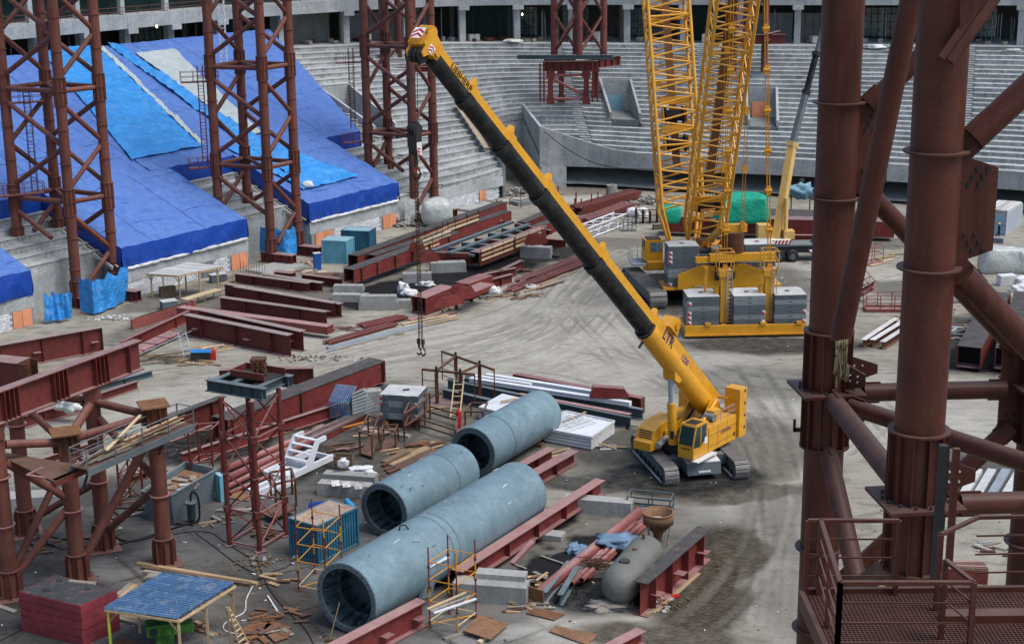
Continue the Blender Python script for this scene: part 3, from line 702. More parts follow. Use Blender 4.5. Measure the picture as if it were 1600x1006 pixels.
# ================================================================ TARPAULINS OVER THE LEFT STAND
TZ=2.45 # height of the tarpaulin frame above the stand
def tz(n):return ZF+TZ+.4*n
def tarp_sheet(name,label,m,d0,d1,nfun0,nfun1,lift=0.0,drapes=(),seed=0,rows_=40,cols=40,wr=.045,cat='tarpaulin',group='tarpaulins on the stand'):
 """d0,d1 may be functions of n-fraction; nfun0/1 limits of n. drapes: list of sides ('front','left','right') with drop"""
 t=T(name,label,cat,SL((d0(0)+d1(0))/2,nfun0,0),DRZ,group)
 rr=np.random.default_rng(seed);ph=rr.random(16)*6.28
 def wv(d,n):
  q=V((d*.22+ph[0],n*.22+ph[1],ph[2]));w=mnoise.noise(q)*1.6
  c1=abs(mnoise.noise(V((d*.30+n*.10+ph[3],n*.75,ph[4]))));c2=abs(mnoise.noise(V((d*.8+ph[5],n*.35-d*.2,ph[6]))))
  f=mnoise.noise(V((d*1.5,n*1.5,ph[7])))
  cr=max(0,1-c1*5)*1.5+max(0,1-c2*6)*.9
  return (w+cr+f*.5)*wr-.10*abs(math.sin(n*math.pi/5.2))-.05*abs(math.sin(d*math.pi/3.1))
 mb=MB();P=[]
 for i in range(rows_+1):
  row=[]
  for j in range(cols+1):
   f=i/rows_;n=lerp(nfun0,nfun1,f);d=lerp(d0(f),d1(f),j/cols)
   row.append(SL(d,n,tz(n)+lift+wv(d,n)))
  P.append(row)
 mb.grid(P);o=mb.build('top_sheet',m,t)
 if m=='tarp_blue':
  nn=nfun0+1.5+rr.random()*2
  while nn<nfun1-.8:
   f=(nn-nfun0)/(nfun1-nfun0);da,db=d0(f),d1(f);K_=int((db-da)/.45);A=[];B=[]
   gap=rr.random()*6.28
   for q in range(K_+1):
    d=lerp(da+.2,db-.2,q/K_);nq=nn+mnoise.noise(V((d*.25,nn,0)))*.9;wq=.055*max(0,.35+mnoise.noise(V((d*.5,nn*3,5)))*1.6)
    A.append(SL(d,nq,tz(nq)+lift+wv(d,nq)+.035));B.append(SL(d,nq+wq,tz(nq+wq)+lift+wv(d,nq+wq)+.035))
   MB().grid([A,B]).build('seam','tarp_seam_shade',t);nn+=2.6+rr.random()*3.0  # wavy dark strips paint the shade of creases across the sheet
  dd_=d0(0)+2+rr.random()*3
  while dd_<min(d1(0),d1(1))-1:
   K_=int((nfun1-nfun0)/.5);A=[];B=[]
   for q in range(K_+1):
    n=lerp(nfun0+.1,nfun1-.1,q/K_);dq=dd_+mnoise.noise(V((n*.2,dd_,3)))*.25
    A.append(SL(dq,n,tz(n)+lift+wv(dq,n)+.03));B.append(SL(dq+.05,n,tz(n)+lift+wv(dq+.05,n)+.03))
   MB().grid([A,B]).build('seam','tarp_seam_shade' if rr.random()<.5 else 'tarp_blue',t);dd_+=4.5+rr.random()*3.5
 for side,drop in drapes:
  if side=='front':E_=P[0];out=-NN
  elif side=='back':E_=P[-1];out=NN
  elif side=='left':E_=[r[0] for r in P];out=-DD
  else:E_=[r[-1] for r in P];out=DD
  mb=MB();Q=[]
  K=8
  for k in range(K+1):
   f=k/K;row=[]
   for j,p in enumerate(E_):
    u=j*.9+ph[4]
    ln=(p-SL(0,0)).dot(DD if side in ('front','back') else NN);fold=(mnoise.noise(V((ln*.55+f*1.2,ph[5],f*.5)))*1.2+mnoise.noise(V((ln*1.6-f*1.5,ph[6],f)))*.7)*.30*f
    dz=drop(j/(len(E_)-1)) if callable(drop) else drop
    row.append(p+out*(fold+.07*math.sin(f*3.1)+.015)-V((0,0,dz*f)))
   Q.append(row)
  mb.grid(Q);mb.build('side_sheet',m,t)
 return t
cst=lambda v:(lambda f:v)
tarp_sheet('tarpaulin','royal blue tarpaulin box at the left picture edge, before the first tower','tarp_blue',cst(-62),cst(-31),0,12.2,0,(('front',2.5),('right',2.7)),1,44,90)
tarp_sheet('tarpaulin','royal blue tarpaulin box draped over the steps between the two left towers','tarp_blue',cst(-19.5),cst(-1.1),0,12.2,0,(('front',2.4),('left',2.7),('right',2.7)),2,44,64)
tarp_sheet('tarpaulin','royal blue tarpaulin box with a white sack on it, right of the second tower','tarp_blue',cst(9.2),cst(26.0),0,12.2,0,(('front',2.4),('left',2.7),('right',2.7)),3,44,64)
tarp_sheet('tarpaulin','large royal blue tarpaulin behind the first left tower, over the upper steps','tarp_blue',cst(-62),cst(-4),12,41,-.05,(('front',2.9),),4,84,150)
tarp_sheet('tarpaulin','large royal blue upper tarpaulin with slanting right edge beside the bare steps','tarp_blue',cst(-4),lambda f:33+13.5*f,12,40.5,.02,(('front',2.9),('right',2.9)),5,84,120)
# bright overlay sheets
tarp_sheet('tarpaulin','bright sky blue overlay sheet in the middle of the upper tarpaulins, widest one','tarp_bright',lambda f:lerp(-4.5,4.8,f),lambda f:lerp(6.8,14.0,f),14.5,40.6,.22,(),6,80,40,.085,group='overlay sheets on the tarpaulins')
tarp_sheet('tarpaulin','narrow crumpled bright blue overlay strip running down to the second tower','tarp_bright',lambda f:lerp(12.0,15.6,f),lambda f:lerp(15.2,17.2,f),6.0,40.4,.24,(),7,90,14,.2,group='overlay sheets on the tarpaulins')
tarp_sheet('tarpaulin','bright blue overlay patch on the front box right of the second tower','tarp_bright',lambda f:lerp(11.2,9.6,f),lambda f:lerp(21.5,16.5,f),2.6,13.5,.26,(),8,44,36,.085,group='overlay sheets on the tarpaulins')
tarp_sheet('tarpaulin','dirty white overlay sheet lying across the upper tarpaulins','tarp_white',lambda f:lerp(15.2,17.6,f),lambda f:lerp(17.6,24.5,f),15.0,37.5,.27,(),9,70,24,.085,group='overlay sheets on the tarpaulins')
tarp_sheet('tarpaulin','thin rolled white edge strip beside the widest sky blue sheet','tarp_white',lambda f:lerp(6.7,13.6,f),lambda f:lerp(7.5,14.4,f),15.0,40.0,.30,(),10,80,6,.12,group='overlay sheets on the tarpaulins')
# rolled white hems with ballast along the wall tops
def hem(label,d0,d1):
 t=T('ballast_roll',label,'ballast',SL((d0+d1)/2,0,ZF),DRZ,'white rolls below the tarpaulins')
 d=d0
 while d<d1-.5:
  L=min(random.uniform(1.6,3.2),d1-d);pts=[SL(d+L*q/5,-.12+random.uniform(-.05,.05),ZF+.17+random.uniform(-.04,.05)) for q in range(6)]
  MB().tube(pts,random.uniform(.15,.22),7).build('roll',random.choice(['white_dirty','plastic_white','white_dirty']),t);d+=L+.05
hem('white ballast rolls on the wall top between the two left towers',-19.3,-1.3)
hem('white ballast rolls on the wall top right of the second tower',9.4,25.9)
# timber edge boards in the notches
for d_,lb in ((-19.9,'timber edge board up the steps left of the middle tarpaulin box'),(8.8,'timber edge board up the steps left of the tarpaulin with the sack')):
 t=T('edge_board',lb,'board',SL(d_,0,ZF),DRZ)
 MB().bar(SL(d_,.2,ZF+.5),SL(d_,12,ZF+5.2),.25,.12).build('board','wood_grey',t)
 MB().bar(SL(d_-.5,.5,ZF+.45),SL(d_-.5,10,ZF+4.3),.12,.35).build('sheeting','white_dirty',t)
def lump(mb,c,r,seed=0,flat=.6,n=14,m=9,rough=.25,boxy=1.0):
 pw=lambda v:math.copysign(abs(v)**boxy,v)
 rr=np.random.default_rng(seed);ph=rr.random(12)*6.28;P=[]
 for i in range(m+1):
  th=math.pi*i/m;row=[]
  for j in range(n+1):
   a=2*math.pi*(j%n)/n
   k=1+rough*(mnoise.noise(V((math.cos(a)*math.sin(th)*1.7+ph[0],math.sin(a)*math.sin(th)*1.7,math.cos(th)*1.7)))*1.3+mnoise.noise(V((math.cos(a)*math.sin(th)*4+ph[1],math.sin(a)*math.sin(th)*4,math.cos(th)*4)))*.7)
   row.append(V(c)+V((pw(math.cos(a))*pw(math.sin(th))*r[0]*k,pw(math.sin(a))*pw(math.sin(th))*r[1]*k,pw(math.cos(th))*r[2]*k)))
  P.append(row)
 return mb.grid(P)
def sack(px,py,r,label,m='plastic_white',seed=1,z=0,cat='sack',group=None,name='sack'):
 c=G(px,py,z);big=r[0]>1.4;mb=lump(MB(),(0,0,r[2]*.8 if big else r[2]*.7),r,seed,rough=.13 if big else .42,n=24,m=14,boxy=.6 if big else .8)
 o=mb.build(name,m);o.location=c;return tag(o,label,cat,group)
p=SL(12.4,3.0,tz(3.0));o=lump(MB(),(0,0,.3),(.75,.55,.45),4).build('sack','plastic_white');o.location=p;tag(o,'white sack lying on the front blue tarpaulin box','sack')
# blue sheets hung round the tower feet
def hung(label,pts,top,bot,m,seed):
 mb=MB();P=[];K=9;N_=26
 for k in range(K+1):
  row=[]
  for j in range(N_+1):
   u=j/N_*(len(pts)-1);i=min(int(u),len(pts)-2);p=lerp(V(pts[i]),V(pts[i+1]),u-i)
   w=mnoise.noise(V((j*.33,k*.12,seed*3.1)))*.45+mnoise.noise(V((j*.9,k*.5,seed)))*.16
   zt=top+.5*mnoise.noise(V((j*.28,seed,0)))-.25*abs(math.sin(j*.4));row.append(V((p.x+w*.6,p.y-w-.05*k,lerp(zt,bot,k/K))))
  P.append(row)
 o=mb.grid(P).build('hung_sheet',m);return tag(o,label,'tarpaulin','blue sheets hung by the tower feet')
hung('bright blue sheet hung in front of the first tower foot',[G(72,505),G(115,500)],3.0,.3,'tarp_bright',1)
hung('crumpled bright blue sheet hanging between the first tower legs',[G(128,488),G(150,492),G(178,482),G(203,468)],3.7,.2,'tarp_bright',2)
hung('crumpled royal blue sheet hanging between the second tower legs',[G(408,400),G(430,404),G(455,405),G(466,398),G(474,388)],3.5,.4,'tarp_bright',3)
hung('grey translucent sheet hanging beside the third tower foot',[G(633,352),G(645,350),G(662,338),G(690,322)],3.4,.5,'sheet_clear',5)
# ================================================================ RED LATTICE TOWERS
def tower_col(t,b,z0,z1,joints,r=.53,m='red_tower',n=16,ringz=(),foot=True,low_sleeve=True):
 MB().cyl((b.x,b.y,z0),(b.x,b.y,z1),r,n=n).build('column',m,t)
 for zj in joints:
  mb=MB()
  for dz in (-1.35,0,1.35):mb.ring((b.x,b.y,zj+dz),(0,0,1),r*1.22,r*.98,.045,n)
  for k in range(10):
   a=2*math.pi*k/10+.2;c,s=math.cos(a),math.sin(a)
   mb.box((b.x+c*r*1.1,b.y+s*r*1.1,zj),(r*.26,.04,2.66),a)
  mb.build('sleeve',m,t)
 for z in ringz:MB().ring((b.x,b.y,z),(0,0,1),r*1.2,r*.98,.045,n).build('ring',m,t)
 if foot:
  mb=MB().ring((b.x,b.y,z0+1.6),(0,0,1),r*1.2,r*.98,.045,n)
  for k in range(8):
   a=2*math.pi*k/8+.2;c,s=math.cos(a),math.sin(a)
   mb.box((b.x+c*r*1.12,b.y+s*r*1.12,z0+.8),(r*.35,.04,1.6),a)
  mb.build('foot',m,t)
def brace(t,p,q,r=.2,m='red_tower',cut=.5,name='brace'):
 p=V(p);q=V(q);d=(q-p).normalized();MB().cyl(p+d*cut,q-d*cut,r,n=10).build(name,m,t)
def lattice_tower(label,cols,zb,z1,joints,rings,m='red_tower',r=.53,group='red lattice towers on the left stand',faces=((0,1),(0,2),(1,3),(2,3)),diag_first=True,rb=.26):
 t=T('lattice_tower',label,'tower',cols[0],0,group)
 for b,z0 in zip(cols,zb):tower_col(t,V((b[0],b[1],0)),z0,z1,joints,r,m,16,[z for z in rings if z>z0+2.2],True)
 for zj in joints:
  for i,j in faces:brace(t,(cols[i][0],cols[i][1],zj),(cols[j][0],cols[j][1],zj),rb,m,.45)
  brace(t,(cols[0][0],cols[0][1],zj),(cols[3][0],cols[3][1],zj),rb*.8,m,.5)
 lv=[joints[0]-(joints[1]-joints[0])]+list(joints)+[joints[-1]+(joints[1]-joints[0])]
 for fi,(i,j) in enumerate(faces):
  for k in range(len(lv)-1):
   za,zc=lv[k]+1.2,lv[k+1]-1.2;zm=(za+zc)/2
   a,b=(i,j) if fi%2==0 else (j,i)
   A=V((cols[a][0],cols[a][1],0));B=V((cols[b][0],cols[b][1],0));up=V((0,0,1))
   # one long tube and two half tubes meeting it: a K
   for p,q in ((A+up*zc,B+up*zm),(B+up*zm,A+up*za)):
    if p.z<.3 and q.z<.3:continue
    lo=max(zb[a],zb[b])+.6
    if min(p.z,q.z)<lo:
     hi_,lo_=(p,q) if p.z>q.z else (q,p)
     if hi_.z<lo+.5:continue
     lo_=lerp(hi_,lo_,(hi_.z-lo)/(hi_.z-lo_.z));p,q=hi_,lo_
    brace(t,p,q,rb,m,.35)
 return t
cA=[(-44.4,155.5),(-41.4,159.0),(-50.9,158.7),(-47.9,163.0)]
cB=[(-27.4,175.1),(-24.85,179.2),(-33.6,177.6),(-31.1,182.6)]
cC=[(-12.4,198.2),(-9.9,201.2),(-18.4,202.0),(-16.0,205.2)]
def zstand(x,y):return max(0,ZF+.4*((V((x,y,0))-W1).dot(NN)))
TJ=[10.9,22.0,33.1,44.2];TR=[4.0,7.2,14.8,18.2,25.9,29.2,36.5,40]
lattice_tower('red lattice tower at the far left, its front feet by the bright blue sheets',cA,[1.2,1.2,zstand(*cA[2])-.3,zstand(*cA[3])-.3],47,TJ,TR)
lattice_tower('red lattice tower between the two blue tarpaulin boxes',cB,[1.2,1.2,zstand(*cB[2])-.3,zstand(*cB[3])-.3],47,TJ,TR)
lattice_tower('red lattice tower behind the hoisting chain, right of the tarpaulins',cC,[1.2,1.0,zstand(*cC[2])-.3,zstand(*cC[3])-.3],47,TJ,TR)
# beams below the front feet
def ground_beam(p,q,h,w,label,m='red',cat='steel beam',group=None,stiff=0,name='steel_girder',tf=.05,z=0.0,top=None,n2=1,gap=.0,ends=False,plates=()):
 p=V(p);q=V(q);a=(q-p).normalized();s=V((-a.y,a.x,0));up=V((0,0,1))
 t=T(name,label,cat,(p.x,p.y,p.z),math.atan2(a.y,a.x),group)
 for k in range(n2):
  o=s*((k-(n2-1)/2)*gap);b0=p+o+up*z;b1=q+o+up*z
  MB().bar(b0+up*tf/2,b1+up*tf/2,w,tf).build('bottom_flange',m,t)
  MB().bar(b0+up*(h-tf/2),b1+up*(h-tf/2),w,tf).build('top_flange',top or m,t)
  MB().bar(b0+up*h/2,b1+up*h/2,.03,h-2*tf).build('web',m,t)
  L=(q-p).length
  for i in range(stiff):
   f=(i+.5)/stiff;c=lerp(b0,b1,f)+up*h/2
   for sg in (-1,1):
    MB().box(c+s*sg*(w/4+.006),(.03,w/2-.02,h-2*tf-.004),math.atan2(a.y,a.x)).build('stiffener',m,t)
  for f in plates:
   c=lerp(b0,b1,f)+up*h*.45
   for sg in (-1,1):MB().box(c+s*sg*(w/2-.02),(.7,w*.7,.035),math.atan2(a.y,a.x)).build('gusset',m,t)
  if ends:
   for c in (b0,b1):MB().box(c+up*h/2,(.035,w,h-2*tf-.004),math.atan2(a.y,a.x)).build('end_plate','rust',t)
 return t
for cs,nm in ((cA,'first left tower'),(cB,'second tower'),(cC,'third tower')):
 for k in (0,1):
  c=V((cs[k][0],cs[k][1],0));a=V((.80,-.42,0)).normalized()
  ground_beam(c-a*1.3,c+a*3.2,1.15,.55,f'short twin support beam under the {"front" if k == 0 else "right"} foot of the {nm}','red','steel beam','support beams of the towers',4,'support_beam',n2=2,gap=.6)
# cages, landings and caged ladders on the towers
def landing(label,c,rz,L=3.2,W=1.1,hang=9.0,lad=True,m='red_bright'):
 t=T('access_landing',label,'platform',c,rz,'access landings on the towers')
 MB().box((0,0,0),(L,W,.12)).build('floor',m,t,False)
 mb=MB()
 for x in (-L/2,-L/6,L/6,L/2):
  for y in (-W/2,W/2):mb.cyl((x,y,.06),(x,y,1.15),.03,n=5)
 for z in (.6,1.15):
  for y in (-W/2,W/2):mb.cyl((-L/2,y,z),(L/2,y,z),.03,n=5)
  for x in (-L/2,L/2):mb.cyl((x,-W/2,z),(x,W/2,z),.03,n=5)
 mb.build('railing',m,t,False)
 if lad:
  mb=MB()
  for x in (-.3,.3):
   mb.cyl((x,-W/2-.15,-hang),(x,-W/2-.15,1.9),.045,n=5);mb.cyl((x,-W/2-.75,-hang+.4),(x,-W/2-.75,1.9),.03,n=5)
  z=-hang+.3
  while z<1.2:
   mb.cyl((-.3,-W/2-.15,z),(.3,-W/2-.15,z),.03,n=4);z+=.38
  z=-hang+.6
  while z<1.9:
   for x in (-.3,.3):mb.cyl((x,-W/2-.15,z),(x,-W/2-.75,z),.025,n=4)
   mb.cyl((-.3,-W/2-.75,z),(.3,-W/2-.75,z),.025,n=4);z+=1.0
  mb.build('caged_ladder','rust' if lad==2 else m,t,False)
 return t
landing('red landing with caged ladder on the first left tower, upper level',D(40,160,161),.45,3.6,1.1,9.5,2)
landing('rusty landing on the first left tower, lower level',D(22,305,158),.45,6,1.1,0,False)
landing('red landing with caged ladder on the second tower, upper level',D(312,128,178),.3,4.2,1.1,9.0)
landing('red railed cage on the second tower, lower level',D(318,262,178),.3,3.2,1.1,0,False)
landing('red landing with caged ladder on the third tower, upper level',D(546,98,203),.3,3.6,1.1,8.5,2)
landing('red railed cage on the third tower above the blue tarpaulin, lower level',D(560,222,203),.3,4.0,1.1,0,False)
# white lattice ladder mast behind the second tower
t=T('lattice_mast','slim white lattice mast standing behind the second tower','mast',D(350,100,190))
mb=MB();q=D(350,100,190)
for x in (-.35,.35):
 for y in (-.35,.35):mb.cyl((x,y,0),(x,y,14),.05,n=5)
for k in range(20):
 z=k*.7
 for x in (-.35,.35):mb.cyl((x,-.35,z),(x,.35,z+.35),.03,n=4)
 for y in (-.35,.35):mb.cyl((-.35,y,z),(.35,y,z),.03,n=4)
mb.build('mast_frame','white_steel',t,False)

# ---- far tower on its base frame in the far stand
def far_tower():
 Y=232.0
 b=D(905,100,Y-3);zt=D(905,92,Y-3).z
 cols=[(D(905,90,Y-3).x,Y-3),(D(943,80,Y).x,Y),(D(866,82,Y).x,Y),(D(900,80,Y+3.5).x,Y+3.5)]
 t=T('lattice_tower','far red lattice tower standing on a stepped frame in the bare concrete stand','tower',(b.x,Y,0),0)
 for c in cols:
  MB().cyl((c[0],c[1],zt),(c[0],c[1],47),.5,n=14).build('column','red_tower_far',t)
  for z in (zt+.7,zt+4.5,zt+8.5,zt+12):MB().ring((c[0],c[1],z),(0,0,1),.62,.49,.06,14).build('ring','red_tower_far',t)
 for i,j in ((0,1),(0,2),(1,3),(2,3)):
  for z0,z1 in ((zt+.6,zt+6.2),(zt+6.2,zt+12),(zt+12,zt+18)):
   brace(t,(*cols[i],z0),(*cols[j],z1),.2,'red_tower_far');brace(t,(*cols[j],z0),(*cols[i],z1),.2,'red_tower_far')
 f=T('base_frame','dark red steel trestle frame below the far tower in the stand','frame',(b.x,Y-4,8))
 zb=zt-.05
 for (xa,ya),(xb,yb) in (((D(848,100,Y-4).x,Y-4),(D(935,100,Y-4).x,Y-4)),((D(900,95,Y-3.5).x,Y-3.7),(D(970,95,Y+3).x,Y+3.5)),((D(850,95,Y).x,Y+.5),(D(900,95,Y+3).x,Y+3.2))):
  mb=MB().ibeam((xa,ya,zb-1.6),(xb,yb,zb-1.6),1.4,.6)
  for k in range(7):q=lerp(V((xa,ya,zb-.9)),V((xb,yb,zb-.9)),(k+.5)/7);mb.box(q,(.04,.56,1.28),math.atan2(yb-ya,xb-xa))
  mb.build('beam','red',f)
 MB().ibeam(D(808,93,Y-5),D(958,93,Y-5),.6,.4).build('cross_beam','teal_beam',f)
 for px,dy in ((860,-4),(916,-4),(877,1.5),(930,3)):
  x=D(px,120,Y+dy).x;y=Y+dy;zg=max(4,4.8+.375*(y-217))-.4 if dy>0 else Z((x,y,0),163)
  mb=MB().box((x,y,(zg+zb-1.6)/2),(.75,.75,zb-1.604-zg));mb.box((x,y,zg+.5),(1.1,.8,1.0));mb.box((x,y,zb-2.1),(1.2,.78,.9));mb.build('leg','red',f)
 x0,x1=D(860,120,Y-4).x,D(916,120,Y-4).x;zl=Z((x0,Y-4,0),158)
 for a,b2 in (((x0,zl+.3),(x1,zl+.3)),((x0,zb-2.2),(x1,zb-2.2)),((x0,zb-2.5),(x1,zl+.6))):MB().cyl((a[0],Y-4,a[1]),(b2[0],Y-4,b2[1]),.2,n=10).build('brace','red_pink',f)
 for px in (844,850,926,934):x=D(px,120,Y-5).x;MB().cyl((x,Y-5,Z((x,Y-5,0),160)),(x,Y-5,zb-.4),.12,n=6).build('hanger','red',f)
far_tower()
# partial tower behind the yellow booms and behind the third tower
for px,Yt,lb,yb in ((1170,236,'dark red tower leg frame half hidden behind the yellow lattice booms',60),(622,240,'dark red steel frame beyond the third tower near the concourse',110)):
 b=D(px,yb,Yt);t=T('tower_leg',lb,'frame',b)
 for dx,dy in ((-2.2,0),(2.4,0),(0,3)):
  MB().cyl((b.x+dx,Yt+dy,b.z-5),(b.x+dx,Yt+dy,47),.5,n=12).build('column','red_tower_far',t)
 for z0,z1 in ((b.z+1,b.z+6),(b.z+6,b.z+12)):
  brace(t,(b.x-2.2,Yt,z0),(b.x+2.4,Yt,z1),.18,'red_tower_far')
 MB().ibeam((b.x-4,Yt-1,b.z-.8),(b.x+5.2,Yt-1,b.z-.8),1.4,.7).build('beam','red',t)
 MB().ibeam((b.x+2,Yt-3,b.z-.2),(b.x+5,Yt+3,b.z-.2),1.0,.6).build('cross_beam','red',t)
# ================================================================ CRANES
def text(s,size,mat_,parent,M4,name='lettering',ext=.006,align='CENTER',stretch=1.0):
 cu=bpy.data.curves.new(name,'FONT');cu.body=s;cu.size=size;cu.extrude=ext;cu.align_x=align;cu.align_y='CENTER';cu.resolution_u=3;cu.offset=size*.018
 tmp=bpy.data.objects.new(name,cu);COL.objects.link(tmp);bpy.context.view_layer.update()
 me=bpy.data.meshes.new_from_object(tmp.evaluated_get(bpy.context.evaluated_depsgraph_get()));bpy.data.objects.remove(tmp)
 me.materials.clear();me.materials.append(M[mat_]);o=bpy.data.objects.new(name,me);COL.objects.link(o);o.parent=parent
 o.matrix_local=M4@Matrix.Diagonal((stretch,1,1,1));return o
def mframe(o,x,y): # matrix with columns x (reading direction), y (up of letters), normal
 x=V(x).normalized();z=x.cross(V(y)).normalized();y=z.cross(x);return Matrix(((x.x,y.x,z.x,o[0]),(x.y,y.y,z.y,o[1]),(x.z,y.z,z.z,o[2]),(0,0,0,1)))
def hazard(parent,c,ax,ay,w,h,n=3,name='hazard_plate',kind='tri'):
 # white plate with red marks, standing slightly off a face; ax, ay unit vectors in the plate
 ax=V(ax);ay=V(ay);nz=ax.cross(ay);c=V(c)
 def q(u,v,k):return c+ax*u*w+ay*v*h+nz*k
 pl=MB().add([q(-.5,-.5,.02),q(.5,-.5,.02),q(.5,.5,.02),q(-.5,.5,.02)],[(0,1,2,3)]).build(name,'mark_white',parent,False)
 mb=MB()
 for i in range(n):
  a=-.5+i/n;b=-.5+(i+1)/n
  mb.add([q(-.45,a+.03,.026),q(.45,a+.03,.026),q(-.45,b-.02,.026)],[(0,1,2)])
 mb.build('red_mark','mark_red',pl,False)
def crawler(parent,c,h,L,Wd,Hh,nshoe=46,roll=7,m='track_steel',world_=False):
 """one crawler: c centre on ground, h heading (unit), belt of single shoes, frame, wheels. Built in the parent's space."""
 c=V(c);h=V(h);s=V((-h.y,h.x,0));up=V((0,0,1));r=Hh/2
 t=bpy.data.objects.new('crawler',None);COL.objects.link(t);t.parent=parent
 S=L-2*r;per=2*S+2*math.pi*r;pit=per/nshoe
 shoe=None
 for i in range(nshoe):
  d=i*pit
  if d<S:p=h*(-S/2+d);z=.05;ang=0
  elif d<S+math.pi*r:a=(d-S)/r;p=h*(S/2+math.sin(a)*(r-.05));z=r-math.cos(a)*(r-.05);ang=a
  elif d<2*S+math.pi*r:p=h*(S/2-(d-S-math.pi*r));z=Hh-.05;ang=math.pi
  else:a=(d-2*S-math.pi*r)/r;p=h*(-S/2-math.sin(a)*(r-.05));z=r+math.cos(a)*(r-.05);ang=math.pi+a
  if shoe is None:
   mb=MB().box((0,0,-.01),(pit*.80,Wd,.10));mb.box((0,0,-.075),(pit*.26,Wd*.98,.05));o=mb.build('track_shoe',m);shoe=o.data
  else:o=bpy.data.objects.new('track_shoe',shoe);COL.objects.link(o)
  o.parent=t;o.matrix_local=Matrix.Translation(c+p+up*z)@Matrix.Rotation(math.atan2(h.y,h.x),4,'Z')@Matrix.Rotation(-ang,4,'Y')
 fr=MB().bar(c-h*S/2+up*r,c+h*S/2+up*r,Wd*.62,Hh*.62);fr.build('crawler_frame','grey_paint',t,False)
 for k in (-1,1):
  MB().cyl(c+h*k*S/2+up*r-s*Wd*.36,c+h*k*S/2+up*r+s*Wd*.36,r-.12,n=18).build('idler','grey_paint',t,False)
 for k in range(roll):
  p=c+h*lerp(-S/2,S/2,(k+.5)/roll)
  MB().cyl(p+up*.3-s*Wd*.4,p+up*.3+s*Wd*.4,.2,n=10).build('roller','dark',t,False)
 for sg in (-1,1):
  MB().bar(c-h*S/2*.98+up*.12+s*sg*(Wd*.5+.02),c+h*S/2*.98+up*.12+s*sg*(Wd*.5+.02),.12,.06).build('side_ledge','white_dirty',t,False)
 return t

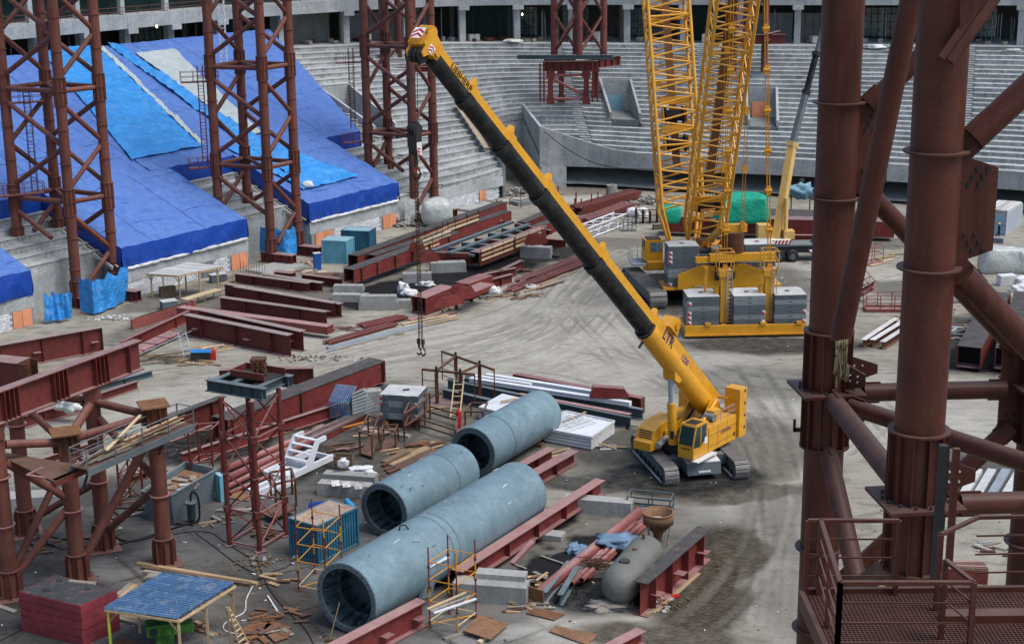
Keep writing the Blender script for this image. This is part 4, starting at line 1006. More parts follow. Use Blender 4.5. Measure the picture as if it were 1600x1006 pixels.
def telescopic_crane():
 C0=V((12.75,107.7,0));hd=R_(232)
 t=T('telescopic_crane','yellow telescopic crawler crane with long black and yellow boom raised to the left','crane',C0,hd)
 # local: x forward, y left, z up
 toL=Matrix.Rotation(-hd,3,'Z')
 th=toL@V((.218,-.976,0));ts=V((-th.y,th.x,0))
 for sg in (-1,1):crawler(t,ts*sg*2.62,th,8.3,1.05,1.32,52,7)
 # carbody with cross members and ballast box at the tracks' front
 Mx=mframe((0,0,0),(th.x,th.y,0),(ts.x,ts.y,0))
 def car(mb):mb.v=[tuple(Mx@V(p)) for p in mb.v];return mb
 car(MB().b2((-1.6,-1.6,.55),(1.6,1.6,1.35))).build('carbody','grey_paint',t,False)
 for x in (-1.5,1.5):car(MB().b2((x-.35,-2.2,.5),(x+.35,2.2,1.25))).build('cross_member','grey_paint',t,False)
 for sg in (-1,1):
  bb=car(MB().add([(sg*1.9,-1.25,.45),(sg*3.5,-1.25,.45),(sg*3.5,1.25,.45),(sg*1.9,1.25,.45),(sg*1.75,-1.25,1.45),(sg*3.3,-1.25,1.3),(sg*3.3,1.25,1.3),(sg*1.75,1.25,1.45)],
                 [(0,3,2,1),(4,5,6,7),(0,1,5,4),(1,2,6,5),(2,3,7,6),(3,0,4,7)])).build('carbody_ballast','cweight',t,False)
  car(MB().b2((sg*3.43-.06,-.45,.6),(sg*3.43+.10,.45,.72))).build('step','white_dirty',bb,False)
 MB().cyl((0,0,1.35),(0,0,1.62),1.15,n=24).build('slew_ring','dark',t,False)
 # superstructure
 MB().b2((-3.0,-1.0,1.62),(2.2,1.0,2.3)).build('deck','dark',t,False)
 for y in (-.85,.85):
  MB().prism([(-2.9,y-.06,2.3),(-2.9,y-.06,3.6),(-2.4,y-.06,4.7),(-1.6,y-.06,4.7),(-.2,y-.06,3.2),(1.9,y-.06,2.9),(1.9,y-.06,2.3)],(0,.12,0)).build('boom_cheek','yellow',t,False)
 body=MB().b2((-2.7,1.02,1.7),(1.15,2.35,3.55)).build('side_body','yellow',t,False)
 for x in (-1.4,-.1):MB().b2((x,2.345,1.75),(x+.02,2.358,3.5)).build('panel_gap','dark',body,False)
 MB().b2((-2.5,2.36,2.0),(-2.3,2.37,2.3)).build('latch','dark',body,False)
 text('LIEBHERR',.34,'red_pink',body,mframe((-1.2,2.362,2.75),(-1,0,0),(0,0,1)),ext=.003)
 MB().b2((-1.2,1.2,3.55),(-.3,1.9,4.3)).build('equipment_box','yellow',t,False)
 MB().cyl((-.2,1.2,3.85),(-.2,2.0,3.85),.28,n=14).build('exhaust','grey_paint',t,False)
 mb=MB()
 for x in (-2.6,-1.7,-.6,.5):mb.cyl((x,2.25,3.55),(x,2.25,4.35),.025,n=5)
 mb.cyl((-2.6,2.25,4.35),(.5,2.25,4.35),.025,n=5);mb.cyl((-2.6,2.25,3.95),(.5,2.25,3.95),.02,n=5);mb.build('handrail','galv',t,False)
 for k,y in enumerate((-.55,-.4,.45,.6)):MB().tube([(-1.8,y,4.0),(-.8,y,3.3+.1*k),(.4,y*1.1,2.6),(1.6,y,2.5+.1*k),(2.4,y*.6,2.9)],.045,6).build('hydraulic_hose','cable',t,False)
 for z in (2.1,2.9):MB().b2((-2.65,2.352,z),(1.1,2.362,z+.02)).build('panel_gap','dark',body,False)
 # engine hood front right with louvres
 hood=MB().prism([(.1,-2.45,1.75),(3.55,-2.45,1.75),(3.55,-2.45,2.35),(3.25,-2.45,2.45),(3.0,-2.45,3.15),(1.9,-2.45,3.45),(.1,-2.45,3.55)],(0,1.45,0)).build('engine_hood','yellow',t,False)
 for k in range(4):z=2.58+k*.15;x=3.25-(z-2.45)/.7*.25+.012;MB().hexa([(x,-2.25,z-.045),(x+.005,-2.25,z-.045),(x+.005,-1.2,z-.045),(x,-1.2,z-.045),(x-.03,-2.25,z+.045),(x-.02,-2.25,z+.045),(x-.02,-1.2,z+.045),(x-.03,-1.2,z+.045)]).build('louvre','dark',hood,False)
 MB().cyl((1.2,-.85,2.4),(3.0,-.75,2.1),.24,n=12).build('muffler','galv',t,False)
 MB().b2((-2.8,-2.3,1.7),(.05,-1.02,3.3)).build('side_body','yellow',t,False)
 # cab
 cx0,cx1,cy0,cy1,z0,z1=1.2,3.15,1.05,2.32,1.72,4.15
 cabin=MB().prism([(cx0,cy0,z0),(cx1,cy0,z0),(cx1+.05,cy0,2.75),(cx1-.35,cy0,z1),(cx0,cy0,z1-.05)],(0,cy1-cy0,0)).build('cabin','yellow',t,False)
 fx=lambda z:cx1+.05-(z-2.75)/(z1-2.75)*.40+.015
 MB().add([(fx(2.72),cy0+.08,2.72),(fx(2.72),cy1-.08,2.72),(fx(4.0),cy1-.1,4.0),(fx(4.0),cy0+.1,4.0)],[(0,1,2,3)]).build('windscreen','glass',cabin,False)
 MB().add([(cx1-.05,cy1+.012,2.55),(cx0+.95,cy1+.012,2.45),(cx0+.25,cy1+.012,3.1),(cx0+.25,cy1+.012,4.0),(cx1-.4,cy1+.012,4.0),(cx1-.02,cy1+.012,2.8)],[(0,1,2,3,4,5)]).build('side_window','glass',cabin,False)
 MB().b2((cx0+.98,cy1+.012,2.4),(cx0+1.06,cy1+.025,4.05)).build('window_post','yellow',cabin,False)
 MB().add([(cx1-.45,cy0+.15,z1+.008),(cx0+.35,cy0+.15,z1-.03),(cx0+.35,cy1-.15,z1-.03),(cx1-.45,cy1-.15,z1+.008)],[(0,3,2,1)]).build('roof_window','glass',cabin,False)
 MB().b2((.6,cy1-.1,z0-.14),(cx1+.1,cy1+.45,z0-.06)).build('step','white_dirty',t,False)
 text('LIEBHERR',.17,'text_black',cabin,mframe((fx(2.75)+.01,(cy0+cy1)/2,2.45),(0,1,0),(0,0,1)),ext=.003)
 MB().b2((cx0+.1,cy1+.012,2.5),(cx0+.5,cy1+.02,3.0)).build('notice_plate','mark_white',cabin,False)
 for y,x in ((-2.9,3.4),(.8,3.3)):
  mr=MB().box((x+.3,y,3.4),(.08,.28,.6)).build('mirror','dark',t,False);MB().cyl((x-.4,y+.4,3.2),(x+.3,y,3.4),.03,n=5).build('mirror_arm','dark',mr,False)
 # counterweights
 for y in (-2.0,1.95):
  for k in range(4):
   cw=MB().b2((-3.75,y-.62,1.75+k*.92),(-2.75,y+.62,1.75+k*.92+.9)).build('counterweight','yellow',t,False)
   if y>0:MB().b2((-3.6,y+.615,2.3+k*.92),(-3.4,y+.635,2.5+k*.92)).build('lifting_eye','dark',cw,False)
 for a,b in (((-2.75,-1.6,4.6),(-2.75,1.6,4.6)),((-2.9,-1.3,3.6),(-2.9,1.3,3.6)),((-2.2,.95,4.5),(.9,1.5,3.5)),((-2.4,-.95,4.6),(-2.6,-1.7,3.6))):MB().cyl(a,b,.13,n=8).build('frame_tube','yellow',t,False)
 MB().cyl((-2.5,-.6,4.9),(-2.5,.6,4.9),.35,n=14).build('winch','dark',t,False)
 # boom
 piv=V((-2.0,0,4.35))
 Mt=parent_matrix(t)
 tipw=None
 r_=_ray(658,66);kx=r_.x/r_.y;pw=Mt@piv;fw=V((math.cos(hd),math.sin(hd),0))
 L=(kx*pw.y-pw.x)/(fw.x-kx*fw.y);Yt=pw.y+L*fw.y;zt=CH+r_.z*Yt/r_.y
 tip=V((piv.x+L,0,zt));ax=(tip-piv).normalized();LB=(tip-piv).length;nu=V((-ax.z,0,ax.x))
 def at_px(px):
  lo,hi=0.0,LB
  for _ in range(40):
   m=(lo+hi)/2
   if proj(Mt@(piv+ax*m))[0]>px:lo=m
   else:hi=m
  return lo
 cuts_=[at_px(1010),at_px(929),at_px(844),at_px(785),at_px(727),LB-1.1]
 side=V((0,1,0))
 def section(a,b,w,h,top,bot,name,split=.36):
  # upper box part, lower rounded part
  def prof(s):
   o=piv+ax*s;hw=w/2
   P=[(-hw,h*.5),(hw,h*.5),(hw,h*(.5-split))]
   Q=[(hw,h*(.5-split)),(hw*.99,-h*.12)]+[(hw*.98*math.cos(q),-h*.12-(h*.38)*math.sin(q)) for q in [math.pi*i/10 for i in range(1,10)]]+[(-hw*.99,-h*.12),(-hw,h*(.5-split))]
   return [o+side*x+nu*z for x,z in P+[(-hw,h*(.5-split))]],[o+side*x+nu*z for x,z in Q]
  (p0,q0),(p1,q1)=prof(a),prof(b)
  sec=None
  for nm,A,B,mm in (('upper_shell',p0,p1,top),('lower_shell',q0,q1,bot)):
   n=len(A);mb=MB().add(A+B,[(i,(i+1)%n,(i+1)%n+n,i+n) for i in range(n)],nm=='lower_shell')
   mb.add(A,[tuple(range(n-1,-1,-1))]);mb.add(B,[tuple(range(n))])
   if sec is None:sec=mb.build(name,mm,t,False)
   else:mb.build(nm,mm,sec,False)
  return sec
 sizes=[(1.4,1.9),(1.15,1.55),(1.07,1.43),(.99,1.33),(.92,1.23),(.85,1.14)]
 st=0.0
 base=section(-.5,cuts_[0],1.4,1.9,'yellow','yellow','boom_section')
 for k in range(1,6):
  w,h=sizes[k]
  sec=section(cuts_[k-1],cuts_[k],w,h,'yellow','boom_black','boom_section')
  w2,h2=w*1.13,h*1.13;c0=cuts_[k-1]
  # collar: dark rounded band below, yellow ear above
  mb=MB();pts=[(w2/2,h2*.16)]+[(w2/2*math.cos(q),-h2*.12-h2*.42*math.sin(q)) for q in [math.pi*i/12 for i in range(13)]]+[(-w2/2,h2*.16)]
  A=[piv+ax*(c0-.25)+side*x+nu*z for x,z in pts];B=[p+ax*.5 for p in A]
  mb.add(A+B,[(i,i+1,i+1+len(A),i+len(A)) for i in range(len(A)-1)],True)
  A2=[piv+ax*(c0-.25)+side*x*.86+nu*(z*.86) for x,z in pts];B2=[p+ax*.5 for p in A2]
  for X_,Y_ in ((A,A2),(B,B2)):mb.add(X_+Y_,[(i,i+1,i+1+len(A),i+len(A)) for i in range(len(A)-1)])
  mb.build('collar','dark',sec,False)
  e=piv+ax*(c0+.02);up_=h2*.5
  MB().hexa([e+side*sx*w2*.52+ax*sa*.3+nu*z for z in (h2*.13,up_+.05) for sx,sa in ((-1,-1),(1,-1),(1,1),(-1,1))]).build('collar_top','yellow',sec,False)
  MB().prism([e+nu*up_-ax*.3,e+nu*(up_+.55)+ax*.05,e+nu*(up_+.55)+ax*.25,e+nu*up_+ax*.4],side*.3).build('pendant_ear','yellow',sec,False)
 # lettering on the boom
 wv_,hv_=sizes[5];p=piv+ax*(LB-3.55)+side*(wv_/2+.012)+nu*(hv_*.31)
 text('LIEBHERR',.46,'text_black',base,mframe(p,-ax,nu),ext=.003,stretch=1.2)
 p=piv+ax*(cuts_[0]-2.0)+side*(1.4/2+.012)+nu*.35
 text('LTR',1.0,'text_blue',base,mframe(p,-ax,nu),ext=.003)
 p=piv+ax*(cuts_[0]-5.0)+side*(1.4/2+.012)+nu*.35
 text('1220',.6,'text_blue',base,mframe(p,-ax,nu),ext=.003)
 # luffing cylinder
 b0=V((2.2,0,2.2));b1=piv+ax*(cuts_[0]*.50)-nu*1.0;bm=lerp(b0,b1,.62)
 MB().cyl(b0,bm,.33,n=16).build('luffing_barrel','yellow',t,False);MB().cyl(bm,b1,.22,n=16).build('luffing_rod','galv',t,False)
 MB().prism([b1+side*-.5+nu*.9+ax*1.3,b1+side*-.5-nu*.2+ax*.1,b1+side*-.5-nu*.1-ax*.5,b1+side*-.5+nu*.9-ax*1.2],side*1.0).build('cylinder_bracket','yellow',t,False)
 e=piv+ax*(cuts_[0]-1.9)+nu*1.2
 MB().prism([e+side*.1+ax*-.6+nu*-.3,e+side*.1+ax*.8+nu*-.3,e+side*.1+ax*.6+nu*.6,e+side*.1+ax*-.2+nu*.7],side*.9).build('lug_box','yellow',t,False)
 MB().cyl(e+side*.0+nu*.2,e+side*1.1+nu*.2,.3,n=14).build('sheave','yellow_old',t,False)
 MB().cyl(piv+ax*(cuts_[0]-.3)-nu*1.0,piv+ax*(cuts_[0]-.2)-nu*1.5,.1,n=6).build('camera_pod','dark',t,False)
 # head
 hp=tip-ax*.2;ax0,nu0=ax,nu;ax=ax*.72;nu=nu*.72
 hd_=None
 for y in (-.55,.55):
  q=[hp+ax*-1.3+nu*.70,hp+ax*-.1+nu*.95,hp+ax*.1+nu*1.2,hp+ax*.5+nu*1.15,hp+ax*.8+nu*.6,hp+ax*.7-nu*.35,hp+ax*.45-nu*.45,hp+ax*.45-nu*1.05,hp+ax*.1-nu*1.2,hp+ax*-.2-nu*.75,hp+ax*-.65-nu*.55,hp+ax*-.7-nu*.2,hp+ax*-1.3-nu*.25]
  o=MB().prism([p+side*(y-.05) for p in q],side*.1).build('head_plate','yellow',t,False)
 MB().hexa([hp+side*sx*.5+ax*a+nu*z for z in (-.4,.75) for a,sx in ((-1.4,-1),(-1.4,1),(.55,1),(.55,-1))]).build('head_box','yellow',t,False)
 for dx,dn,rr in ((-.1,-.95,.42),(.15,.95,.42)):
  for y in (-.3,0,.3):MB().cyl(hp+ax*dx+nu*dn+side*(y-.07),hp+ax*dx+nu*dn+side*(y+.07),rr,n=16).build('sheave','dark' if dn<0 else 'yellow_old',t,False)
 def chev(c,xx,yy,w,h):
  xx=V(xx).normalized();yy=V(yy).normalized();nz=xx.cross(yy)
  pl=MB().add([c+xx*u*w+yy*v*h+nz*.02 for u,v in ((-.5,-.5),(.5,-.5),(.5,.5),(-.5,.5))],[(0,1,2,3)]).build('chevron_plate','mark_white',t,False)
  mb=MB()
  for k in (-.3,.1):
   for sg in (-1,1):mb.add([c+xx*u*w+yy*v*h+nz*.027 for u,v in ((0,k+.12),(sg*.48,k-.2),(sg*.48,k),(0,k+.32))],[(0,1,2,3) if sg<0 else (3,2,1,0)])
  mb.build('red_mark','mark_red',pl,False)
 ax,nu=ax0,nu0
 chev(hp+ax*.68+nu*.24,side,nu,.8,.7)
 chev(hp+side*.61+ax*-.15+nu*-.2,-ax,nu,.5,.45)
 # ropes, hook block, chains
 hw=hp+ax*.15-nu*1.05
 zb=(Z(Mt@V((hw.x,0,0)),190));ze=Z(Mt@V((hw.x,0,0)),545);zb2=Z(Mt@V((hw.x,0,0)),236)
 mb=MB()
 for y in (-.28,-.1,.1,.28):mb.cyl((hw.x,y,hw.z-.3),(hw.x,y*.7,zb),.022,n=5)
 mb.build('hoist_rope','wire_rope',t,False)
 hk=T('hook_block','dark hook block with red striped side hanging from the telescopic boom','hook',Mt@V((hw.x,0,zb2)),hd)
 MB().prism([(-.26,-.26,0),(-.2,-.26,1.3),(.0,-.26,1.6),(.2,-.26,1.3),(.26,-.26,0),(.1,-.26,-.25),(-.1,-.26,-.25)],(0,.52,0)).build('block_body','dark',hk,False)
 for y in (-.18,0,.18):MB().cyl((0,y-.04,1.15),(0,y+.04,1.15),.36,n=16).build('sheave','dark',hk,False)
 MB().b2((-.2,.265,.1),(.2,.275,.5)).build('label_plate','mark_white',hk,False)
 hazard(hk,(0,.28,-.0),(-1,0,0),(0,0,1),.36,.5,3)
 MB().cyl((0,0,-.9),(0,0,-.2),.12,n=8).build('swivel','chain',hk,False)
 MB().tube([(0,0,-.8),(0,.22,-1.0),(0,.3,-1.25),(0,.15,-1.5),(0,-.12,-1.5),(0,-.22,-1.3)],.09,8).build('hook','rust',hk,False)
 ch=T('lifting_chain','long rusty two leg lifting chain hanging from the hook block','chain',Mt@V((hw.x,0,ze)),hd)
 zl=zb2-1.35;link=None;dz=.2;top_=zl-ze
 for k in range(int(top_/dz)):
  for y in (-.09,.09):
   z=top_-k*dz
   if link is None:
    mb=MB();mb.tube([(0,.055*math.cos(q),.12*math.sin(q)) for q in [2*math.pi*i/8 for i in range(9)]],.026,4);o=mb.build('chain_link','chain');link=o.data
   else:o=bpy.data.objects.new('chain_link',link);COL.objects.link(o)
   o.parent=ch;o.location=(0,y*(1.0 if k<top_/dz*.72 else 1.2),z);o.rotation_euler=(0,0,(k%2)*math.pi/2)
 for y in (-.16,.16):
  MB().tube([(0,y,.3),(0,y,.1),(0,y+.15,-.05),(0,y+.15,-.25),(0,y,-.38),(0,y-.15,-.28)],.055,7).build('hook','rust',ch,False)
  MB().box((0,y,.42),(.14,.16,.3)).build('shackle','chain',ch,False)
telescopic_crane()

# ---------------------------------------------------------------- heavy lattice crawler crane
def lattice(parent,p,q,w0,w1,nb,name,m='yellow',rc=.13,rl=.07,dep=None,foot=0.0,inner=None):
 """square lattice boom from p to q (parent space): four chords, lacings; one part each chord, one per bay of lacing"""
 p=V(p);q=V(q);a,s,u=_basis(q-p,V((0,1,0)));L=(q-p).length
 t=bpy.data.objects.new(name,None);COL.objects.link(t);t.parent=parent
 def cor(d,i):
  k=min(1,d/max(foot,.001));w=lerp(w0,w1,k);dp=(dep or w1)*lerp(.25,1,k);sx,sz=((-1,-1),(1,-1),(1,1),(-1,1))[i]
  return p+a*d+s*sx*w/2+u*sz*dp/2
 stops=[0.0]+[foot+(L-foot)*i/nb for i in range(nb+1)]
 for i in range(4):
  mb=MB()
  for d0,d1 in zip(stops,stops[1:]):mb.cyl(cor(d0,i),cor(d1,i),rc,n=8,cap=False)
  mb.build('chord',m,t,False)
 for b in range(nb):
  d0,d1=stops[b+1],stops[b+2];mb=MB()
  for f in range(4):
   g=(f+1)%4;dm=(d0+d1)/2
   mb.cyl(cor(d0,f),cor(dm,g),rl,n=6,cap=False);mb.cyl(cor(dm,g),cor(d1,f),rl,n=6,cap=False)
   if b%4==3:mb.cyl(cor(d1,f),cor(d1,g),rl*1.2,n=6,cap=False)
  mb.build('lacing',m,t,False)
 return t,a,s,u
def slab_stack(parent,c,sx,sy,n,h,haz=(),light=(),m='cweight',pedestal=None):
 """stack of counterweight slabs; c centre of base, local axes of the parent"""
 for k in range(n):
  z0=c[2]+k*h
  mb=MB();x0,x1,y0,y1=c[0]-sx/2,c[0]+sx/2,c[1]-sy/2,c[1]+sy/2;e=.16*sx
  pts=[(x0,y0),(x1-0,y0),(x1,y1-.3),(x1-e*.5,y1-.3),(x1-e*.5,y1),(x0+e,y1),(x0+e,y1-.25),(x0,y1-.25)]
  mb.prism([(x,y,z0+.012) for x,y in pts],(0,0,h-.03))
  o=mb.build('counterweight_slab','cweight_light' if k in light else m,parent,False)
  if k in haz:
   side=haz[k]
   hazard(o,(x0+.2 if side=='l' else x1-.2,y0-.004,z0+h/2),(1,0,0),(0,0,1),.36,h*.8,1)
   if side=='l':hazard(o,(x0-.004,y0+.25,z0+h/2),(0,-1,0),(0,0,1),.4,h*.8,1)
  MB().b2((c[0]-.12,y0-.006,z0+h*.45),(c[0]+.12,y0+.01,z0+h*.6)).build('lifting_pin','dark',o,False)
 z1=c[2]+n*h
 MB().b2((c[0]-.25,c[1]-.2,z1),(c[0]+.15,c[1]+.1,z1+.06)).build('lifting_pad','rust_orange',parent,False)

def heavy_crane():
 C0=V((20.8,159.5,0));rz=R_(4)
 t=T('lattice_crane','huge yellow lattice boom crawler crane with grey counterweight stacks','crane',C0,rz)
 Mi=parent_matrix(t).inverted()
 Lc=lambda w:Mi@V(w)
 hh=V((.10,-1,0)).normalized()
 for x in (-7.2,4.0):crawler(t,V((x,-1.2,0)),hh,12.2,1.75,1.75,44,8)
 MB().b2((-6.3,-3.2,.6),(3.7,1.2,1.7)).build('carbody','dark',t,False)
 MB().b2((-3.6,-4.6,.55),(3.4,-3.25,.95)).build('base_beam','yellow_old',t,False)
 MB().cyl((0,-.5,1.7),(0,-.5,2.2),2.0,n=24).build('slew_ring','dark',t,False)
 MB().b2((-2.6,-6.0,2.2),(2.6,5.0,3.3)).build('slew_platform','dark',t,False)
 # rear counterweight tray: yellow wing plates and stacks left and right
 for sg in (-1,1):
  MB().prism([(sg*.9,-6.6,1.9),(sg*.9,-6.6,4.15),(sg*1.5,-6.6,4.3),(sg*2.2,-6.6,4.3),(sg*4.6,-6.6,3.4),(sg*4.6,-6.6,1.9)],(0,.25,0)).build('wing_plate','yellow',t,False)
  MB().b2((sg*4.4-1.6,-6.3,1.75),(sg*4.4+1.6,-3.3,2.05)).build('ballast_tray','yellow',t,False)
  st=bpy.data.objects.new('counterweight_stack',None);COL.objects.link(st);st.parent=t
  slab_stack(st,(sg*3.85-.1,-4.7,2.06),3.1,2.8,9,.46,{0:'l',5:'l',6:'l',7:'l'} if sg<0 else {2:'r',5:'r'},(2,3))
 MB().b2((-1.5,-6.5,1.9),(1.5,-5.9,2.9)).build('rear_beam','yellow',t,False)
 for x in (-.9,-.2,.5):MB().cyl((x,-6.55,3.2),(x+.5,-6.55,3.2),.45,n=14).build('winch','dark' if x else 'rust',t,False)
 mb=MB()
 for x in (-1.3,-.7,.0,.6,1.2):mb.cyl((x,-6.6,2.9),(x,-6.6,4.2),.08,n=6)
 mb.cyl((-1.4,-6.6,3.7),(1.4,-6.6,3.7),.07,n=6);mb.build('pipework','yellow_old',t,False)
 # boarding ladder
 mb=MB()
 for x in (-2.9,-2.15):mb.cyl((x,-6.95,.1),(x,-6.7,2.3),.05,n=6)
 for k in range(6):mb.cyl((-2.9,-6.93+k*.04,.4+k*.36),(-2.15,-6.93+k*.04,.4+k*.36),.04,n=6)
 mb.build('ladder','galv',t,False)
 # railings on deck
 mb=MB()
 for y in (-3.0,-6.1):
  for k in range(9):mb.cyl((-2.6+k*.9,y,3.3),(-2.6+k*.9,y,5.3),.035,n=5)
  for z in (4.4,5.3):mb.cyl((-2.6,y,z),(4.6,y,z),.035,n=5)
 mb.build('railing','galv',t,False)
 # horizontal guide beam of the ballast carriage
 MB().b2((-1.6,-7.6,4.85),(5.0,-6.9,5.6)).build('guide_beam','yellow',t,False)
 MB().b2((-3.0,-7.4,4.75),(-1.6,-6.9,5.3)).build('guide_arm','yellow',t,False)
 # cab with walkway
 cx,cy=-5.6,3.4
 cab_=MB().prism([(cx-1.0,cy-.9,2.8),(cx+1.0,cy-.9,2.8),(cx+1.0,cy-.9,5.0),(cx-.9,cy-.9,5.0),(cx-1.0,cy-.9,3.9)],(0,2.0,0)).build('cabin','yellow',t,False)
 MB().b2((cx-.4,cy-.93,3.75),(cx+.9,cy-.906,4.75)).build('side_window','pane',cab_,False)
 MB().b2((cx-1.02,cy-.7,3.7),(cx-.99,cy+.9,4.8)).build('windscreen','glass',cab_,False)
 MB().b2((cx-.7,cy-.7,5.0),(cx+.8,cy+.8,5.12)).build('roof_hatch','dark',cab_,False)
 MB().b2((cx-2.4,cy-1.6,2.45),(cx+1.4,cy+1.4,2.6)).build('walkway','galv',t,False)
 MB().b2((cx-1.2,cy-1.9,2.0),(cx+1.6,cy-1.5,2.5)).build('cab_bracket','yellow_old',t,False)
 mb=MB()
 for x,y in ((cx-2.4,cy-1.6),(cx-2.4,cy),(cx-2.4,cy+1.4),(cx-1.4,cy-1.6),(cx-1.4,cy+1.4)):mb.cyl((x,y,2.6),(x,y,4.0),.04,n=5)
 for z in (3.3,4.0):mb.cyl((cx-2.4,cy-1.6,z),(cx-2.4,cy+1.4,z),.035,n=5);mb.cyl((cx-2.4,cy-1.6,z),(cx-1.2,cy-1.6,z),.035,n=5)
 mb.build('walkway_rail','galv',t,False)
 MB().b2((-6.4,1.2,2.2),(-2.6,2.2,2.9)).build('cab_beam','yellow_old',t,False)
 for k,(lo,hi,mm) in enumerate((((-2.4,-2.8,3.3),(-.4,1.6,5.0),'yellow'),((.0,-3.2,3.3),(2.4,.8,4.7),'grey_paint'),((-2.2,1.8,3.3),(2.2,4.6,4.4),'yellow_old'),((-1.2,-5.2,3.3),(1.2,-3.4,5.2),'dark'),((1.3,1.0,3.3),(2.5,1.7,5.6),'yellow'))):MB().b2(lo,hi).build('machinery_box',mm,t,False)
 for k,(x,y) in enumerate(((-1.9,-4.4),(.9,-4.2),(-1.0,.2))):MB().cyl((x-.7,y,5.1),(x+.9,y,5.1),.55,n=16).build('winch_drum','rust' if k else 'dark',t,False);MB().b2((x-.85,y-.6,3.3),(x-.72,y+.6,5.7)).build('winch_cheek','yellow',t,False);MB().b2((x+.92,y-.6,3.3),(x+1.05,y+.6,5.7)).build('winch_cheek','yellow',t,False)
 # booms: main boom leaning back over the stand, derrick leaning towards the carriage
 root=Lc(D(1083,372,163.5));root.z=3.2
 e1=Lc(D(1042,0,170));e1=root+(e1-root)*1.12
 e2=Lc(D(1146,0,146.5));e2=root+(e2-root)*1.15
 b1,a1,s1,u1=lattice(t,root+V((-.8,1.0,0)),e1,2.4,4.4,15,'main_boom','yellow',.19,.105,3.2,4.5)
 b2,a2,s2,u2=lattice(t,root+V((.8,-.5,0)),e2,2.3,3.8,17,'derrick_boom','yellow',.17,.095,2.6,3.5)
 # infill plates seen between the chords, winches in the booms
 for bo,a,s,u,base,ds in ((t,a1,s1,u1,root+V((-.8,1.0,0)),(11.5,14.5)),(t,a2,s2,u2,root+V((.8,-.5,0)),(7.2,))):
  for d in ds:
   c=base+a*d
   dr=MB().lathe(c-s*1.0,c+s*1.0,[(0,.95),(.06,.95),(.06,.62),(.94,.62),(.94,.95),(1,.95)],18,False);dr.build('winch_drum','dark',bo,False)
   for sg in (-1,1):MB().hexa([c+s*(sg*1.25+o)+u*y+a*z for z in (-.8,.8) for o,y in ((-.06,-.9),(.06,-.9),(.06,.9),(-.06,.9))]).build('winch_cheek','yellow',bo,False)
   MB().hexa([c+s*x+u*(-1.15+y)+a*z for z in (1.1,1.9) for x,y in ((-1.6,0),(1.6,0),(1.6,.15),(-1.6,.15))]).build('cross_plate','yellow',bo,False)
 # foot sections: plated
 for base,a,s,u in ((root+V((.8,-.5,0)),a2,s2,u2),):
  for k in range(3):
   c=base+a*(3.6+k*1.5);MB().hexa([c+s*x+u*(1.2+y)+a*z for z in (-.1,.1) for x,y in ((-1.4,0),(1.4,0),(1.4,.1),(-1.4,.1))]).build('batten','yellow',t,False)
 # walkway gratings inside the booms (pale orange mesh decks)
 for base,a,s,u,L in ((root+V((-.8,1,0)),a1,s1,u1,30),(root+V((.8,-.5,0)),a2,s2,u2,34)):
  MB().hexa([base+a*d+s*x+u*(.55+y) for d in (9,L) for x,y in ((-.42,0),(.42,0),(.42,.05),(-.42,.05))]).build('catwalk','rust_orange',t,False)
 # hoist ropes inside the derrick
 mb=MB()
 for k in range(4):mb.cyl(root+V((.5+k*.35,-.4,3)),e2+V((-.6+k*.35,0,0)),.03,n=4)
 mb.build('hoist_rope','wire_rope',t,False)
 # A-frame head block and pendants
 hb=Lc(D(1146,356,153));MB().box(hb,(2.6,.9,.75)).build('head_block','yellow',t,False)
 MB().cyl(hb+V((0,0,-2.4)),hb+V((0,0,-.35)),1.1,n=16).build('rope_drum','rust',t,False)
 MB().bar(hb+V((-1.3,0,-.1)),root+V((0,-2,.4)),.5,.55).build('a_frame_leg','yellow',t,False)
 def pendant(p,q,name='pendant'):
  p=V(p);q=V(q);d=(q-p);n_=max(2,int(d.length/5.5));mb=MB();sd=V((.13,0,0))
  for k in range(n_):
   a,b=p+d*(k/n_),p+d*((k+1)/n_)
   for sg in (-1,1):mb.bar(a+sd*sg,b+sd*sg,.07,.12)
   mb.box(a,(.42,.3,.75))
  mb.build(name,'yellow_old',t,False)
 for px,top in ((1128,1138),(1160,1174)):
  p=Lc(D(px,352,152.5));q=Lc(D(top,-20,147));pendant(p,q)
 # ---- derrick ballast carriage
 W0=V((21.9,141.6,0))
 w=T('ballast_carriage','yellow derrick ballast carriage carrying three grey slab stacks and two posts','ballast',W0,R_(2.2))
 MB().b2((-5.7,-.1,.35),(5.7,.25,1.15)).build('front_beam','yellow',w,False)
 MB().b2((-5.7,3.4,.35),(5.7,3.75,1.15)).build('rear_beam','yellow',w,False)
 for x in (-5.5,-2.0,2.0,5.5):MB().b2((x-.2,.26,.4),(x+.2,3.39,1.1)).build('cross_beam','yellow',w,False)
 MB().b2((-5.8,-.35,.22),(5.8,4.0,.34)).build('sole_plate','yellow_old',w,False)
 for x in (-3.6,1.6,5):MB().b2((x-.25,-.22,1.16),(x+.25,.1,1.42)).build('lug','yellow',w,False)
 for x,n_,hz,li in ((-4.0,6,{0:'l',1:'l',2:'l',4:'l'},(3,)),(.35,6,{0:'r',2:'r'},(1,4,5)),(4.2,6,{0:'r',2:'r'},(1,4))):
  st=bpy.data.objects.new('counterweight_stack',None);COL.objects.link(st);st.parent=w
  slab_stack(st,(x,1.75,1.17),3.0,3.2,n_,.46,hz,li)
